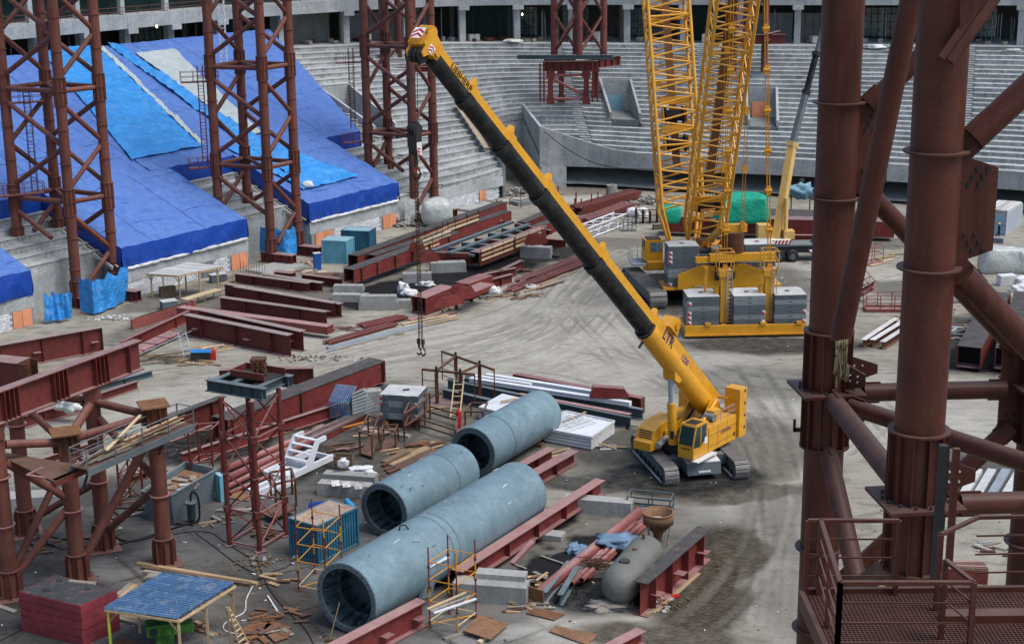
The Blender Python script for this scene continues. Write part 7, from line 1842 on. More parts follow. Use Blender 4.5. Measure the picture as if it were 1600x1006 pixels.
# ---------- mid road edge: thin steel and planks
t=T('galvanised_channel','long pale galvanised channel lying along the road edge','steel channel',G(515,546));MB().bar(G(512,543,.12),G(662,505,.12),.55,.1).build('web','galv',t);MB().bar(G(512,547,.2),G(662,508,.2),.06,.25).build('flange','galv',t)
channels('scatter of red channels behind the galvanised channel',(520,538),(625,508),2,.6,m=('red','red_pink'));channels('red angle irons beside the plank ends',(565,515),(632,500),3,.5,m=('red_bright','red_pink'))
planks('pale long planks lying on the road edge below the stepped girder',[((632,510),(712,493)),((640,513),(716,497)),((628,506),(700,492))],('wood_pale','wood'),w=.35);planks('red plates lying in front of the stepped girder',[((665,497),(712,487)),((640,500),(660,494))],'red_pink','plates','steel_plates',w=.8)
planks('short sleepers under the galvanised channel',[((528,545),(545,542)),((555,538),(572,535)),((592,530),(606,527)),((618,523),(632,521))],'wood',w=.18)
t=T('timber_trestle','small propped timber trestle leaning on the stepped girder','trestle',G(698,487));MB().bar(G(692,487),G(688,478,1.2),.15,.1).build('prop','wood_grey',t);MB().bar(G(688,478,1.2),G(704,483),.15,.1).build('prop','wood_grey',t);MB().bar(G(692,487),G(706,482),.18,.1).build('sill','wood',t)
for k,q in enumerate(((755,467),(766,466))):o=MB().box((0,0,.15),(.8,.45,.3),.5).build('steel_shoe','track_steel');o.location=G(*q);tag(o,('left pale steel shoe on the road by the stepped girder','right pale steel shoe on the road by the stepped girder')[k],'steel part','steel shoes')
# ---------- centre yard
t=T('white_assembly','white painted steel frame with stepped upright part near the trestle tower','frame',G(480,742))
a,b=G(448,752,.1),G(520,718,.1);d=(b-a).normalized();s=V((-d.y,d.x,0));L=(b-a).length
for o in (0,2.1):MB().bar(a+s*o+UP*.22,b+s*o+UP*.22,.2,.45).build('side_beam','white_steel',t)
MB().bar(a+s*1.05+UP*.1,lerp(a,b,.75)+s*1.05+UP*.1,1.9,.05).build('floor_plate','white_steel',t)
for f in (0,.5,.97):c=lerp(a,b,f);MB().bar(c+UP*.2,c+s*2.1+UP*.2,.18,.38).build('cross_beam','white_steel',t)
for o in (0,2.1):MB().prism([lerp(a,b,.42)+s*(o-.1)+UP*.45,lerp(a,b,.66)+s*(o-.1)+UP*2.1,lerp(a,b,.86)+s*(o-.1)+UP*2.1,lerp(a,b,.86)+s*(o-.1)+UP*1.8,lerp(a,b,.70)+s*(o-.1)+UP*1.75,lerp(a,b,.55)+s*(o-.1)+UP*.45],s*.2).build('side_cheek','white_steel',t)
for k in range(4):c=lerp(a,b,.46+k*.075)+UP*(.75+k*.42);MB().bar(c+s*.1,c+s*2.0,.35,.06).build('tread','white_steel',t)
t=T('white_beam_stack','white channel beams lying left of the white frame','steel stack',G(405,772))
for k in range(3):MB().bar(G(386+k*10,768+k*4,.2),G(440+k*10,744+k*4,.2),.3,.28).build('beam','white_steel',t)
t=T('rusty_table','rusty steel table frame in front of the white frame','table',G(455,790))
for q in ((424,778),(457,772),(463,790),(432,797)):p=G(*q);MB().bar(p,p+UP*1.9,.14,.14,(0,1,0)).build('leg','rust',t)
for u,v in (((424,778),(457,772)),((457,772),(463,790)),((463,790),(432,797)),((432,797),(424,778))):MB().bar(G(*u,0)+UP*1.9,G(*v,0)+UP*1.9,.14,.12).build('rail','rust',t)
t=T('steel_trolley','low rusty tray trolley beside the trestle tower foot','trolley',G(430,808));q=[G(*p,.35) for p in ((408,803),(445,788),(462,796),(428,812))];MB().prism(q,UP*.12).build('tray','rust',t)
for p in q:MB().cyl((p.x,p.y,0),(p.x,p.y,.9),.05,n=6).build('post','rust',t)
timber_heap('small pile of rusty scrap inside the trestle tower foot',418,838,.7,.5,16,1.2,14,('rust','wood_dark'),.9,'scrap_pile')
# blue corrugated cover
t=T('sheet_cover','blue corrugated sheet bent over a grey box beside the big girder','cover',G(546,652))
a,b=G(517,652),G(552,655);w=V((1.9,2.4,0));rid=UP*2.0
p0,p1=G(517,652,.2),G(550,656,.2);d=(p1-p0);back_=V((1.5,2.1,0))
N_=12
for k in range(N_):
 f0,f1=k/N_,(k+.55)/N_
 A=p0+UP*(1.35*0);
 lo0,lo1=lerp(p0,p1,f0),lerp(p0,p1,f1)
 MB().hexa([lo0,lo1,lo1+UP*1.3+V((-.15,.1,0)),lo0+UP*1.3+V((-.15,.1,0)),lo0+V((0,-.05,0)),lo1+V((0,-.05,0)),lo1+UP*1.3+V((-.15,.05,0)),lo0+UP*1.3+V((-.15,.05,0))]).build('sheet','blue_corr',t)
 e=V((-.15,.1,1.3));r2=V((.4,1.3,2.35));MB().hexa([lo0+e,lo1+e,lo1+r2,lo0+r2,lo0+e+UP*.04,lo1+e+UP*.04,lo1+r2+UP*.04,lo0+r2+UP*.04]).build('sheet','blue_corr',t)
q=[lerp(p0,p1,1.0)+V((.0,.2,0)),p1+V((2.0,1.8,0)),p1+V((2.0,1.8,1.0)),p1+V((.5,1.3,2.25)),p1+V((-.1,.1,1.3))]
for k in range(8):z0=.15+k*.26;MB().hexa([p1+V((.05+x,.15+y,z)) for z in (z0,z0+.17) for x,y in ((0,0),(1.9-.15*k,1.5),(1.9-.15*k,1.6),(0,.1))]).build('grey_sheet','galv',t)
block('upright grey concrete block behind the blue corrugated cover',583,640,(1.5,1.2,1.7),.3)
# counterweight stack with frame
t=T('ballast_stack','stack of grey crane ballast slabs with white top and red marks','ballast',G(632,660),R_(-13))
for k in range(4):
 o=MB().b2((-1.55,-1.35,.7+k*.5),(1.55,1.35,.7+k*.5+.48)).build('counterweight_slab','cweight' if k%2 else 'cweight_light',t,False)
 for x in (-1.0,.75):MB().cyl((x,-1.34,.95+k*.5),(x,-1.42,.95+k*.5),.17,n=12).build('boss','cweight',o,False)
for k in (0,2,3):
 hazard(t,(-1.4,-1.36,.95+k*.5),(1,0,0),(0,0,1),.3,.45,1)
for k in (0,2):hazard(t,(1.4,-1.36,.95+k*.5),(1,0,0),(0,0,1),.3,.45,1)
for x in (-1.1,.65):MB().b2((x-.25,-1.4,.7),(x+.25,-1.36,2.68)).build('rib','cweight',t,False)
for x,y in ((-1,-.8),(1,-.8),(1,.8),(-1,.8)):MB().b2((x-.2,y-.2,0),(x+.2,y+.2,.69)).build('support','rust',t,False)
MB().prism([(-1.5,-1.5,.05),(-.9,-1.7,.05),(-1.2,-1.3,.8)],(.1,.3,0)).build('chock','rust_orange',t,False)
MB().box((.2,.1,2.72),(.5,.25,.06),.6).build('lifting_eye','dark',t,False)
def rack(label,corners,h,m='rust',tops=True,name='steel_rack',w=.13,mids=(),tray=None):
 b=[G(*p) for p in corners];t=T(name,label,'rack',b[0])
 for p in b:MB().bar(p,p+UP*h,w,w,(0,1,0)).build('post',m,t)
 for z in ([h] if tops else [])+list(mids):
  for i in range(len(b)):MB().bar(b[i]+UP*z,b[(i+1)%len(b)]+UP*z,w*.85,w*.85).build('rail',m,t)
 if tray is not None:MB().prism([p+UP*tray for p in b],UP*.08).build('tray',m,t)
 return t
rack('rusty frame standing in front of the ballast stack',((632,690),(664,668),(672,655),(640,672)),2.2,'rust',mids=(1.2,));rack('small rusty goods frame left of the ballast stack',((563,712),(582,718),(592,690),(576,686)),1.9,'rust',tray=.15)
rack('low rusty box frame with tray before the ballast stack',((595,705),(618,700),(622,688),(600,690)),1.3,'rust',tray=.1);rack('flat rusty grid rack behind the middle pipe',((655,672),(712,690),(716,665),(664,650)),.95,'rust',mids=(.45,))
rack('small rusty stand with bars beside the upper pipe',((727,664),(755,664),(762,650),(736,650)),1.1,'rust')
# big rusty cage
t=T('rusty_gantry','tall open rusty frame with crossbars standing by the road','frame',G(700,625))
c=[G(683,632),G(720,636),G(750,622),G(713,608)];hh=2.9
for p in c:MB().bar(p,p+UP*hh,.3,.22,(0,1,0)).build('column','rust',t)
e=[lerp(c[0],c[1],-.6),lerp(c[0],c[1],1.6),lerp(c[3],c[2],1.6),lerp(c[3],c[2],-.6)]
for p in e:MB().bar(p+UP*.4,p+UP*hh,.1,.1,(0,1,0)).build('side_post','rust',t)
for i,j in ((0,1),(3,2)):MB().bar(e[i]+UP*hh,e[j]+UP*hh,.18,.16).build('top_beam','rust',t)
for i,j in ((0,3),(1,2)):MB().bar(c[i]+UP*hh,c[j]+UP*hh,.16,.16).build('top_beam','rust',t)
for z in (.8,1.4,2.0):
 for i,k in ((0,0),(3,3)):MB().bar(e[i]+UP*z,c[k]+UP*z,.05,.05).build('rung','rust',t)
for p in c:MB().box(p+UP*(hh+.2),(.2,.2,.3)).build('lifting_lug','dark',t)
o=MB().b2((-1.6,-1.1,.02),(1.6,1.1,.1)).build('steel_plate','red');o.location=G(690,630);o.rotation_euler=(0,0,.4);tag(o,'dark red plate lying under the tall rusty frame','plate')
def ladder(label,a,b,w=.45,m='wood',z0=0,z1=2.2,n=7,name='wooden_ladder',off=None):
 p,q=G(*a,z0),G(*b,0);q.z=z1;s=off or V((w,0,0));t=T(name,label,'ladder',p)
 for o in (-.5,.5):MB().bar(p+s*o,q+s*o,.09,.07).build('stile',m,t)
 for k in range(n):c=lerp(p,q,(k+.5)/n);MB().bar(c-s*.6,c+s*.6,.08,.05).build('rung',m,t)
ladder('pale wooden ladder leaning in the tall rusty frame',(711,652),(719,634),.75,'wood_pale',0,2.6,7)
cyl_tank('red gas cylinder standing behind the upper pipe',G(717,668),G(717,668)+UP*1.55,.2,'red_clean','gas_cylinder')
# planks and rusty stacks between rack and pipes
planks('stack of brown planks lying behind the middle pipe',[((600,722),(660,695)),((608,726),(668,699)),((616,730),(680,702)),((624,733),(690,704)),((632,736),(694,708))],('wood_dark','wood','rust'),w=.55,h=.12)
planks('rusty angle irons beside the brown planks',[((602,735),(650,715)),((606,739),(660,716)),((598,728),(640,708))],'rust','steel stack','angle_irons',w=.25,h=.2)
planks('grey timber baulk before the ballast stack',[((565,672),(640,682)),((560,668),(600,672))],'wood_grey',w=.4,h=.25)
# teal beams, white beams, red girder, white panels
GT='dark teal beams stacked by the road'
for k,(a,b,lb) in enumerate((((692,622),(905,672),'nearest dark teal beam below the white panels'),((700,607),(985,668),'middle dark teal beam, longest of the teal ones'),((722,600),(1004,655),'rear dark teal beam beside the white channels'))):ground_beam(G(*a),G(*b),.85,.45,lb,'teal_beam','steel beam',GT,0)
for k,(a,b,lb,z) in enumerate((((735,612),(985,651),'white channel lying on the teal beams, front one',.88),((760,607),(980,643),'white channel lying on the teal beams, rear one',.95),((725,606),(830,622),'short white beam on the teal beams, left one',.9))):
 p,q=G(*a),G(*b);t=T('white_channel',lb,'steel channel',p+UP*z,0,'white channels');MB().bar(p+UP*(z+.17),q+UP*(z+.17),.42,.3).build('web','white_steel',t);MB().bar(p+UP*(z+.36),q+UP*(z+.36),.5,.05).build('flange','white_steel',t)
t=ground_beam(G(805,607),G(1004,646),1.35,.65,'red girder at the road side with a gusset box on it','red_bright','steel beam',None,3,ends=True)
p=G(945,622,1.36);MB().prism([p+V((-1.2,0,0)),p+V((-.9,0,.95)),p+V((1.5,0,.75)),p+V((2.0,0,0))],(0,.8,0)).build('gusset_box','red_bright',t)
MB().bar(G(812,615,1.2),G(985,647,1.2),.5,.05).build('loose_flange','red_pink',t)
t=T('white_panel_stack','stack of white steel panels beside the upper pipe','panel stack',G(900,675))
q=[G(850,690),G(924,704),G(960,678),G(885,662)]
for k in range(4):MB().hexa([p+UP*(.08+.26*k) for p in q]+[p+UP*(.08+.26*k+(.2 if k<3 else .1)) for p in q]).build('panel','white_steel' if k!=2 else 'white_dirty',t)
for i in range(4):MB().bar(q[i]+UP*1.04,q[(i+1)%4]+UP*1.04,.08,.16).build('rim','white_steel',t)
q2=[G(748,655),G(800,668),G(838,646),G(785,634)];t=T('white_panel_stack','white panels with boards on top left of the upper pipe','panel stack',q2[0])
for k in range(4):MB().hexa([p+UP*(.08+.26*k) for p in q2]+[p+UP*(.08+.26*k+.2) for p in q2]).build('panel','white_steel',t)
for k in range(2):MB().bar(lerp(q2[0],q2[2],.5)+V((k*1.2-.5,0,1.25)),lerp(q2[0],q2[2],.6)+V((k*1.2+.3,.6,1.25)),.2,.1).build('board','wood',t)
t=T('white_lattice','thin white lattice frame lying over the white panels','frame',G(880,655));A,B,C_,E_=[G(*p,1.25) for p in ((835,655),(895,668),(935,655),(872,640))]
for k in range(7):MB().bar(lerp(A,B,k/6),lerp(E_,C_,k/6),.06,.05).build('bar','white_steel',t);MB().bar(lerp(A,E_,k/6),lerp(B,C_,k/6),.05,.05).build('bar','white_steel',t)
planks('short boards lying on the white panel stack',[((893,676),(915,664)),((880,680),(892,672))],'wood',w=.22);bpy.context.view_layer.update()
for o in [o for o in COL.objects if o.get('label')=='short boards lying on the white panel stack']:o.location.z+=1.1
planks('boards lying under the right end of the longest pipe',[((845,712),(890,700)),((850,716),(895,706)),((995,692),(998,676))],'wood',w=.25)
# concrete blocks, crates, sack, bottle
for k,(q,lb) in enumerate((((540,772),'long concrete block left of the middle pipe, front one'),((548,757),'long concrete block left of the middle pipe, rear one'))):block(lb,*q,(3.9,1.0,.85),-.22)
for k,(q,z,lb) in enumerate((((537,738),0,'dark wooden crate by the white sack, lower one'),((538,736),.62,'dark wooden crate by the white sack, upper one'))):
 p=G(*q);t=T('wooden_crate',lb,'crate',(p.x,p.y,z),-.1)
 for j in range(3):MB().b2((-.7,-.36,.02+j*.2),(.7,-.3,.2+j*.2)).build('slat','wood_dark',t,False);MB().b2((-.7,.3,.02+j*.2),(.7,.36,.2+j*.2)).build('slat','wood_dark',t,False)
 for x in (-.67,.67):MB().b2((x-.03,-.3,.02),(x+.03,.3,.6)).build('end_board','wood_dark',t,False)
 MB().b2((-.64,-.3,.02),(.64,.3,.4)).build('contents','dark',t,False)
sack(563,742,(1.0,.5,.38),'white plastic sheet bundle beside the dark crates',seed=61);sack(536,728,(.35,.3,.3),'small white bag on the dark crates',seed=62,z=1.2)
for k,q in enumerate(((524,755),(541,757),(560,760))):o=MB().box((0,0,0),(.55,.5,.06),.3,(.5,0)).build('loose_board','litter');o.location=G(*q,1.0);tag(o,('pale square board on the concrete blocks, left one','pale square board on the concrete blocks, middle one','pale square board on the concrete blocks, right one')[k],'board','boards on the blocks')
cyl_tank('blue gas cylinder lying near the middle pipe',G(551,792,.22),G(540,780,.24),.2,'cyl_blue','gas_cylinder')
# blue container with scaffold
container('rust topped blue container left of the longest pipe',508,860,R_(54),3.7,2.3,2.6,'cont_blue','cont_rusttop',None,nrib=14)
t=T('container_door','open blue door leaf behind the blue container','door',G(487,842));p=G(484,842);MB().hexa([p+V(q) for q in ((0,0,.2),(1.0,.3,.2),(1.0,.36,.2),(0,.06,.2),(0,0,2.5),(1.0,.3,2.5),(1.0,.36,2.5),(0,.06,2.5))]).build('leaf','blue_plain',t)
def scaffold(label,corners,h,lifts,group='red and yellow tube scaffolds'):
 b=[G(*p) for p in corners];t=T('scaffold',label,'scaffold',b[0],0,group)
 for k,p in enumerate(b):
  for j in range(4):MB().cyl(p+UP*(h*j/4),p+UP*(h*(j+1)/4-.02),.045,n=8).build('standard','slab_red' if (j+k)%3!=1 else 'yellow_old',t)
  for j in range(1,4):MB().cyl(p+UP*(h*j/4-.07),p+UP*(h*j/4+.07),.085,n=8).build('coupler','rust',t)
  MB().box(p+UP*.02,(.25,.25,.03)).build('base_plate','rust',t)
 for z in lifts:
  for i in range(4):MB().cyl(b[i]+UP*z,b[(i+1)%4]+UP*z,.034,n=7).build('ledger','yellow_old' if z!=lifts[0] else 'wood_pale',t)
 MB().cyl(b[0]+UP*.2,b[2]+UP*.25,.04,n=6).build('brace','yellow_old',t);return t
scaffold('red and yellow scaffold round the rust topped blue container',((467,922),(510,930),(535,905),(492,895)),4.9,(.3,1.9,3.0,4.1));t=scaffold('red and yellow scaffold beside the longest pipe',((672,979),(715,988),(744,966),(702,958)),4.9,(.4,1.6,2.9,4.0))
for k in range(3):p=G(668+k*5,951+k*3,2.3);q=G(728+k*8,925+k*5,2.5);MB().bar(p,q,.16,.07).build('plank',('wood_pale','wood_grey','white_steel')[k],t)
# plates and scraps round the pipes
def plate(label,corners,m='rust_plate',z=.04,cat='plate',name='steel_plate',group='rusty plates on the ground'):
 q=[G(*p,z) for p in corners];o_=q[0].copy();mb=MB().prism([p-V((o_.x,o_.y,0)) for p in q],UP*.035);o=mb.build(name,m);o.location=(o_.x,o_.y,0);return tag(o,label,cat,group)
plate('brown steel plate lying right of the second scaffold',((723,985),(748,962),(796,974),(766,999)),z=.25)
plate('rusty plate on the ground left of the upright black topped beam',((822,958),(838,948),(882,960),(866,969)),'rust_orange');plate('worn plywood sheet at the bottom centre',((858,986),(868,977),(934,992),(918,1008)),'rust_plate')
plate('rusty plate at the bottom, left of the pipe mouth',((400,985),(425,970),(455,980),(432,995)),'rust_orange');plate('rust brown sheet beside the wooden trestle ladder',((376,985),(400,968),(425,975),(398,996)),'rust_orange');plate('brown sheet below the white frame',((358,778),(370,766),(398,770),(388,783)),'rust_plate')
plate('rust sheet between shelter and pipe, upper one',((418,992),(440,985),(452,995),(430,1003)),'rust_plate',.1)
timber_heap('offcuts and rusty scrap left of the pipe mouth',420,992,1.4,.9,14,1.2,31,('rust_orange','rust','wood_grey'),.25,'scrap_pile',(.1,.4));timber_heap('scrap bars lying by the red pipe bundle',825,950,1.0,.6,9,1.6,32,('wood','rust','wood_grey'),.2,ang=.1);timber_heap('small offcuts under the long red beam',812,945,.8,.5,7,1.0,33,('rust','wood'),.2)
planks('boards and wedges below the second scaffold',[((694,998),(735,985)),((748,1003),(758,996)),((728,962),(770,965)),((672,972),(690,962))],('wood_grey','wood_pale','wood_dark'),w=.25,h=.12)
planks('thin grey timber lying by the longest pipe end',[((795,892),(832,906)),((800,880),(822,888)),((845,868),(880,880))],'wood_grey',w=.16);planks('white strip of trim on the slab left of the pipes',[((418,930),(434,955))],'plastic_white','strip','trim_strip',w=.1)
o=MB().cyl((0,0,0),(.0,0,2.3),.03,n=6);o=o.build('broom_handle','wood');t=T('broom','broom leaning against the mouth of the longest pipe','broom',G(514,1003));o.parent=t;o.rotation_euler=(-.25,.28,0);MB().box((0,0,.1),(.4,.12,.25)).build('brush','rust_orange',t,False)
# ---------- tank corner
p,q=G(965,918,1.2),G(1012,860,1.2);d=(q-p).normalized()
t=T('steel_tank','grey weathered pressure tank with domed end lying by the red pipes','tank',(p.x,p.y,0));Lt=(q-p).length
MB().lathe(p-d*.55,q+d*.55,[(0,0),(.005,.3),(.03,.72),(.08,1.02),(.14,1.14),(.86,1.14),(.92,1.02),(.97,.7),(1,0)],36).build('shell','tank_grey',t)
for f in (.22,.55):c=lerp(p,q,f);MB().cyl(c+UP*1.1,c+UP*1.22,.32 if f<.3 else .16,n=16).build('manhole','dark' if f<.3 else 'rust',t)
c=lerp(p,q,.85);MB().cyl(c+UP*1.1,c+UP*1.45,.08,n=8).build('nozzle','rust',t);MB().ring(lerp(p,q,.5),d,1.15,1.13,.06,36).build('weld_seam','tank_grey',t)
for f in (.1,.9):c=lerp(p,q,f);MB().box((c.x,c.y,.12),(1.8,.4,.25),math.atan2(d.y,d.x)+math.pi/2).build('cradle','wood_dark',t)
t=T('concrete_hopper','round concrete hopper with tapered chute behind the tank','hopper',G(1028,850))
MB().lathe((0,0,.3),(0,0,2.2),[(0,.28),(.25,.32),(.62,.92),(.62,.98),(1,.98),(1,.9),(.66,.86),(.35,.3)],28).build('bowl','rust_plate',t,False);MB().ring((0,0,2.2),(0,0,1),1.03,.9,.06,28).build('rim','rust_plate',t,False);MB().cyl((0,0,1.55),(0,0,1.6),.8,n=24).build('residue','cweight',t,False)
for k in range(4):a=.8+k*math.pi/2;MB().cyl((math.cos(a)*.95,math.sin(a)*.95,1.5),(math.cos(a)*.7,math.sin(a)*.7,0),.04,n=6).build('leg','galv',t,False)
pipe(G(838,930,.4),G(998,800,.4),.36,'thick pink red pipe with rusty flange left of the tank','red_pink')
for k in range(5):pipe(G(885+k*8,915-k*3,.25+.18*(k%2)),G(985+k*8,818-k*1.5,.25+.18*(k%2)),.17,('first','second','third','fourth','fifth')[k]+' thin red pipe of the bundle behind the tank, counted from the thick pipe','red_pink')
MB().box(G(838,930,.45),(.1,1.1,.9),.9).build('end_flange','rust_orange',[o for o in COL.objects if o.get('label')=='thick pink red pipe with rusty flange left of the tank'][0])
for k,(a,b,lb) in enumerate((((850,942),(890,892),'dark teal short beam beside the thick pipe, left one'),((875,946),(902,900),'dark teal short beam beside the thick pipe, right one'))):ground_beam(G(*a),G(*b),.7,.35,lb,'teal_beam','steel beam','dark teal short beams',0)
def cloth(label,px,py,r,m,z=0.0,seed=1):
 o=lump(MB(),(0,0,r[2]*.4),(r[0]*1.1,r[1]*1.1,r[2]),seed,rough=.6,n=24,m=10,boxy=.8).build('cloth_sheet',m);o.location=G(px,py,z);return tag(o,label,'sheet')
cloth('crumpled light blue cloth lying on the red pipes by the tank',966,848,(1.0,.8,.3),'cloth_blue',.55,3);cloth('grey plastic sheet on the ground before the tank',950,948,(1.2,.6,.25),'wood_grey',0,4);cloth('small blue white rag beside the thick pink pipe',902,860,(.5,.6,.25),'cloth_blue',0,5)
t=T('wire_bundle','tangled rusty wire and pallet between tank and red pipes','wire',G(930,895));r=random.Random(9)
MB().b2((-1.3,-.7,0),(1.3,.7,.45)).build('crate','wood_grey',t,False)
for k in range(26):pts=[V((r.uniform(-1.1,1.1),r.uniform(-.7,.7),.45+r.uniform(0,.6))) for _ in range(4)];MB().tube(pts,.018,4).build('wire','rust',t,False)
cage('blue grey open man basket right of the long red beam',1016,800,R_(-16),2.9,1.3,1.25,'teal_beam',None,'man_basket',2,True,.045,.35)
planks('long pale board lying beside the upright black topped beam',[((1025,955),(1092,895)),((1010,960),(1036,943))],'wood',w=.22);o=MB().box((0,0,.05),(.5,.3,.1),.4).build('orange_rag','red_clean');o.location=G(1055,932);tag(o,'small orange red rag near the upright beam','rag')
timber_heap('rusty offcuts and orange plates at the top end of the thick pipe',985,795,.9,.7,7,1.4,41,('rust_orange','wood','red_pink'),.8,'scrap_pile',(.2,.5))
# ---------- lower left corner
def slab_pile():
 z1=2.45
 q=[G(*p,z1) for p in ((28,923),(125,946),(183,921),(88,897))]
 t=T('ballast_slab_pile','pile of dark pink red ballast slabs with black stained top','slab pile',(q[1].x,q[1].y,0))
 for k in range(5):
  z=z1-.49*(k+1);j=[V((random.uniform(-.03,.03),random.uniform(-.03,.03),0)) for _ in range(4)]
  lo=[V((p.x,p.y,z))+o for p,o in zip(q,j)];MB().hexa(lo+[p+UP*.46 for p in lo]).build('slab','slab_red',t)
 top=[lerp(p,(q[0]+q[2])/2,.04) for p in q];MB().prism([V((p.x,p.y,z1-.028)) for p in top],UP*.02).build('stained_top','slab_top',t)
 for f in ((.3,.25),(.7,.7),(.2,.75)):c=lerp(lerp(q[0],q[1],f[0]),lerp(q[3],q[2],f[0]),f[1]);MB().tube([c+V((-.15,0,-.03)),c+V((-.1,0,.12)),c+V((.1,0,.12)),c+V((.15,0,-.03))],.03,5).build('lifting_loop','dark',t)
 c=lerp(q[3],q[2],.45);MB().bar(c+V((-.8,-.1,.06)),c+V((.8,-.5,.06)),.3,.12).build('board','wood_grey',t)
slab_pile()
def corr_roof():
 zc=2.55;q=[G(*p,z) for p,z in (((163,951),2.45),((280,968),2.45),((368,913),2.75),((255,895),2.75))]
 t=T('corrugated_shelter','low work shelter with blue corrugated roof at the bottom left','shelter',V((q[1].x,q[1].y,0)))
 n=22
 for half in range(2):
  for k in range(n):
   f0,f1=k/n,(k+1)/n
   u0,u1=(0,.52) if half==0 else (.50,1.0);lift=.05*half+.02*math.sin(k*.9)
   pts=[]
   for u in (u0,u1):
    A,B=lerp(q[0],q[3],f0),lerp(q[1],q[2],f0);C_,E_=lerp(q[0],q[3],f1),lerp(q[1],q[2],f1)
    p0,p1=lerp(A,B,u),lerp(C_,E_,u);pm=(p0+p1)/2
    pts.append([p0+UP*lift,lerp(p0,p1,.3)+UP*(.15+lift),lerp(p0,p1,.6)+UP*(.15+lift),p1+UP*lift])
   MB().grid([r_[:3] for r_ in pts],False).build('roof_sheet','blue_corr',t);MB().grid([r_[2:] for r_ in pts],False).build('roof_valley','blue_valley',t)
 for f in (.02,.5,.98):
  for g in (.03,.97):
   p=lerp(lerp(q[0],q[3],f),lerp(q[1],q[2],f),g);m='lime' if (f<.1 and g<.1) else 'wood'
   MB().bar((p.x,p.y,0),(p.x,p.y,p.z-.02),.13,.13,(0,1,0)).build('post',m,t)
   d=(lerp(q[1],q[2],.5)-lerp(q[0],q[3],.5)).normalized()*(1 if g<.5 else -1);MB().bar((p.x,p.y,p.z-.8),p+d*.7-UP*.08,.08,.08).build('knee_brace','wood',t)
 for i in range(4):MB().bar(q[i]-UP*.1,q[(i+1)%4]-UP*.1,.1,.12).build('eaves_beam','wood',t)
 for f in (.25,.5,.75):MB().bar(lerp(q[0],q[3],f)-UP*.08,lerp(q[1],q[2],f)-UP*.08,.07,.1).build('rafter','wood',t)
 g=T('green_machine','bright green bending machine standing under the blue roof','machine',G(258,1010),.3)
 MB().b2((-.5,-.4,0),(.5,.4,.9)).build('base','green_machine',g,False);MB().b2((-.95,-.45,.9),(.4,.45,1.55)).build('head','green_machine',g,False);MB().b2((.45,-.35,.85),(1.6,.35,1.35)).build('side_box','green_machine',g,False);MB().cyl((-.6,-.46,1.2),(-.6,-.52,1.2),.22,n=14).build('dial','dark',g,False);MB().cyl((1.1,-.3,0),(1.1,.3,.0),.0).build('foot','green_machine',g,False)
corr_roof()
t=T('trestle_ladder','pair of timber trestle ladders leaning beside the blue roof','ladder',G(370,1010))
for a,b in (((362,1012),(358,955)),((390,1006),(362,955)),((376,1016),(361,957))):MB().bar(G(*a,0),G(b[0],b[1]+60,0)+UP*2.6,.09,.07).build('stile','wood',t)
for k in range(8):f=(k+.5)/8;MB().bar(lerp(G(376,1016),G(361,1017)+UP*2.6,f),lerp(G(390,1006),G(362,1015)+UP*2.6,f),.07,.05).build('rung','wood_pale',t)
planks('long timbers lying behind the blue corrugated roof',[((214,880),(402,912)),((222,886),(392,913)),((225,893),(300,903))],('wood','wood_dark','wood_grey'),w=.3,h=.2);planks('boards stacked between the red slabs and blue roof',[((183,930),(205,912)),((188,934),(212,914)),((185,965),(225,975)),((190,960),(232,970)),((195,956),(225,963))],('wood_grey','wood'),w=.3,h=.15);planks('plank on the slab at the left edge',[((-5,945),(24,955)),((-5,930),(10,934))],'wood_grey',w=.35);plate('orange rusty plate lying before the red slab pile',((175,1012),(186,996),(216,1004),(205,1020)),'rust_orange')
t=T('board_stack','small dark board stack under the pump hose near the shelter','timber',G(250,905))
for k in range(3):MB().box((0,0,.06+k*.1),(1.9-.2*k,.6,.08),-.1+.05*k).build('board','wood_grey',t,False)
# skip bin, pump, hoses
t=T('skip_bin','grey blue open skip bin filled with rubbish behind the left platform','skip',G(285,800));z1=2.15
q=[G(*p) for p in ((232,812),(272,818),(334,780),(292,770))];o_=sum(q,V())/4
tq=[lerp(o_,p,1.15)+UP*z1 for p in q]
for i in range(4):
 j=(i+1)%4;n_=(o_-(q[i]+q[j])/2).normalized()*.08;MB().hexa([q[i],q[j],q[j]+n_,q[i]+n_,tq[i],tq[j],tq[j]+n_,tq[i]+n_]).build('side','bin_grey',t)
 MB().bar(tq[i],tq[j],.12,.1).build('rim','bin_grey',t)
MB().prism([lerp(o_,p,.95)+UP*1.75 for p in q],UP*.05).build('load','rust_plate',t);r=random.Random(3)
for k in range(10):c=o_+UP*1.9+V((r.uniform(-1.4,1.4),r.uniform(-1.2,1.2),0));MB().box(c,(r.uniform(.4,1.4),r.uniform(.1,.5),.1),r.uniform(0,3),(r.uniform(-.2,.2),0)).build('scrap',r.choice(['wood_grey','rust','litter','cont_rusttop']),t)
MB().box(q[2]+V((.5,-.1,.95)),(.35,.9,1.9),.6).build('side_tank','cont_light',t)
t=T('drain_pump','dark submersible pump standing on the slab with a hose loop','pump',G(300,815));MB().lathe((0,0,.1),(0,0,1.5),[(0,0),(0,.22),(.15,.28),(.8,.28),(.85,.36),(.93,.36),(1,.12),(1,0)],16).build('body','teal_beam',t,False);MB().cyl((0,0,1.38),(0,0,1.44),.37,n=16).build('cap','galv',t,False)
hose=lambda lb,pts,r=.05,m='cable',name='hose',cat='hose':tag(MB().tube(pts,r,6).build(name,m),lb,cat,'hoses and cables on the ground')
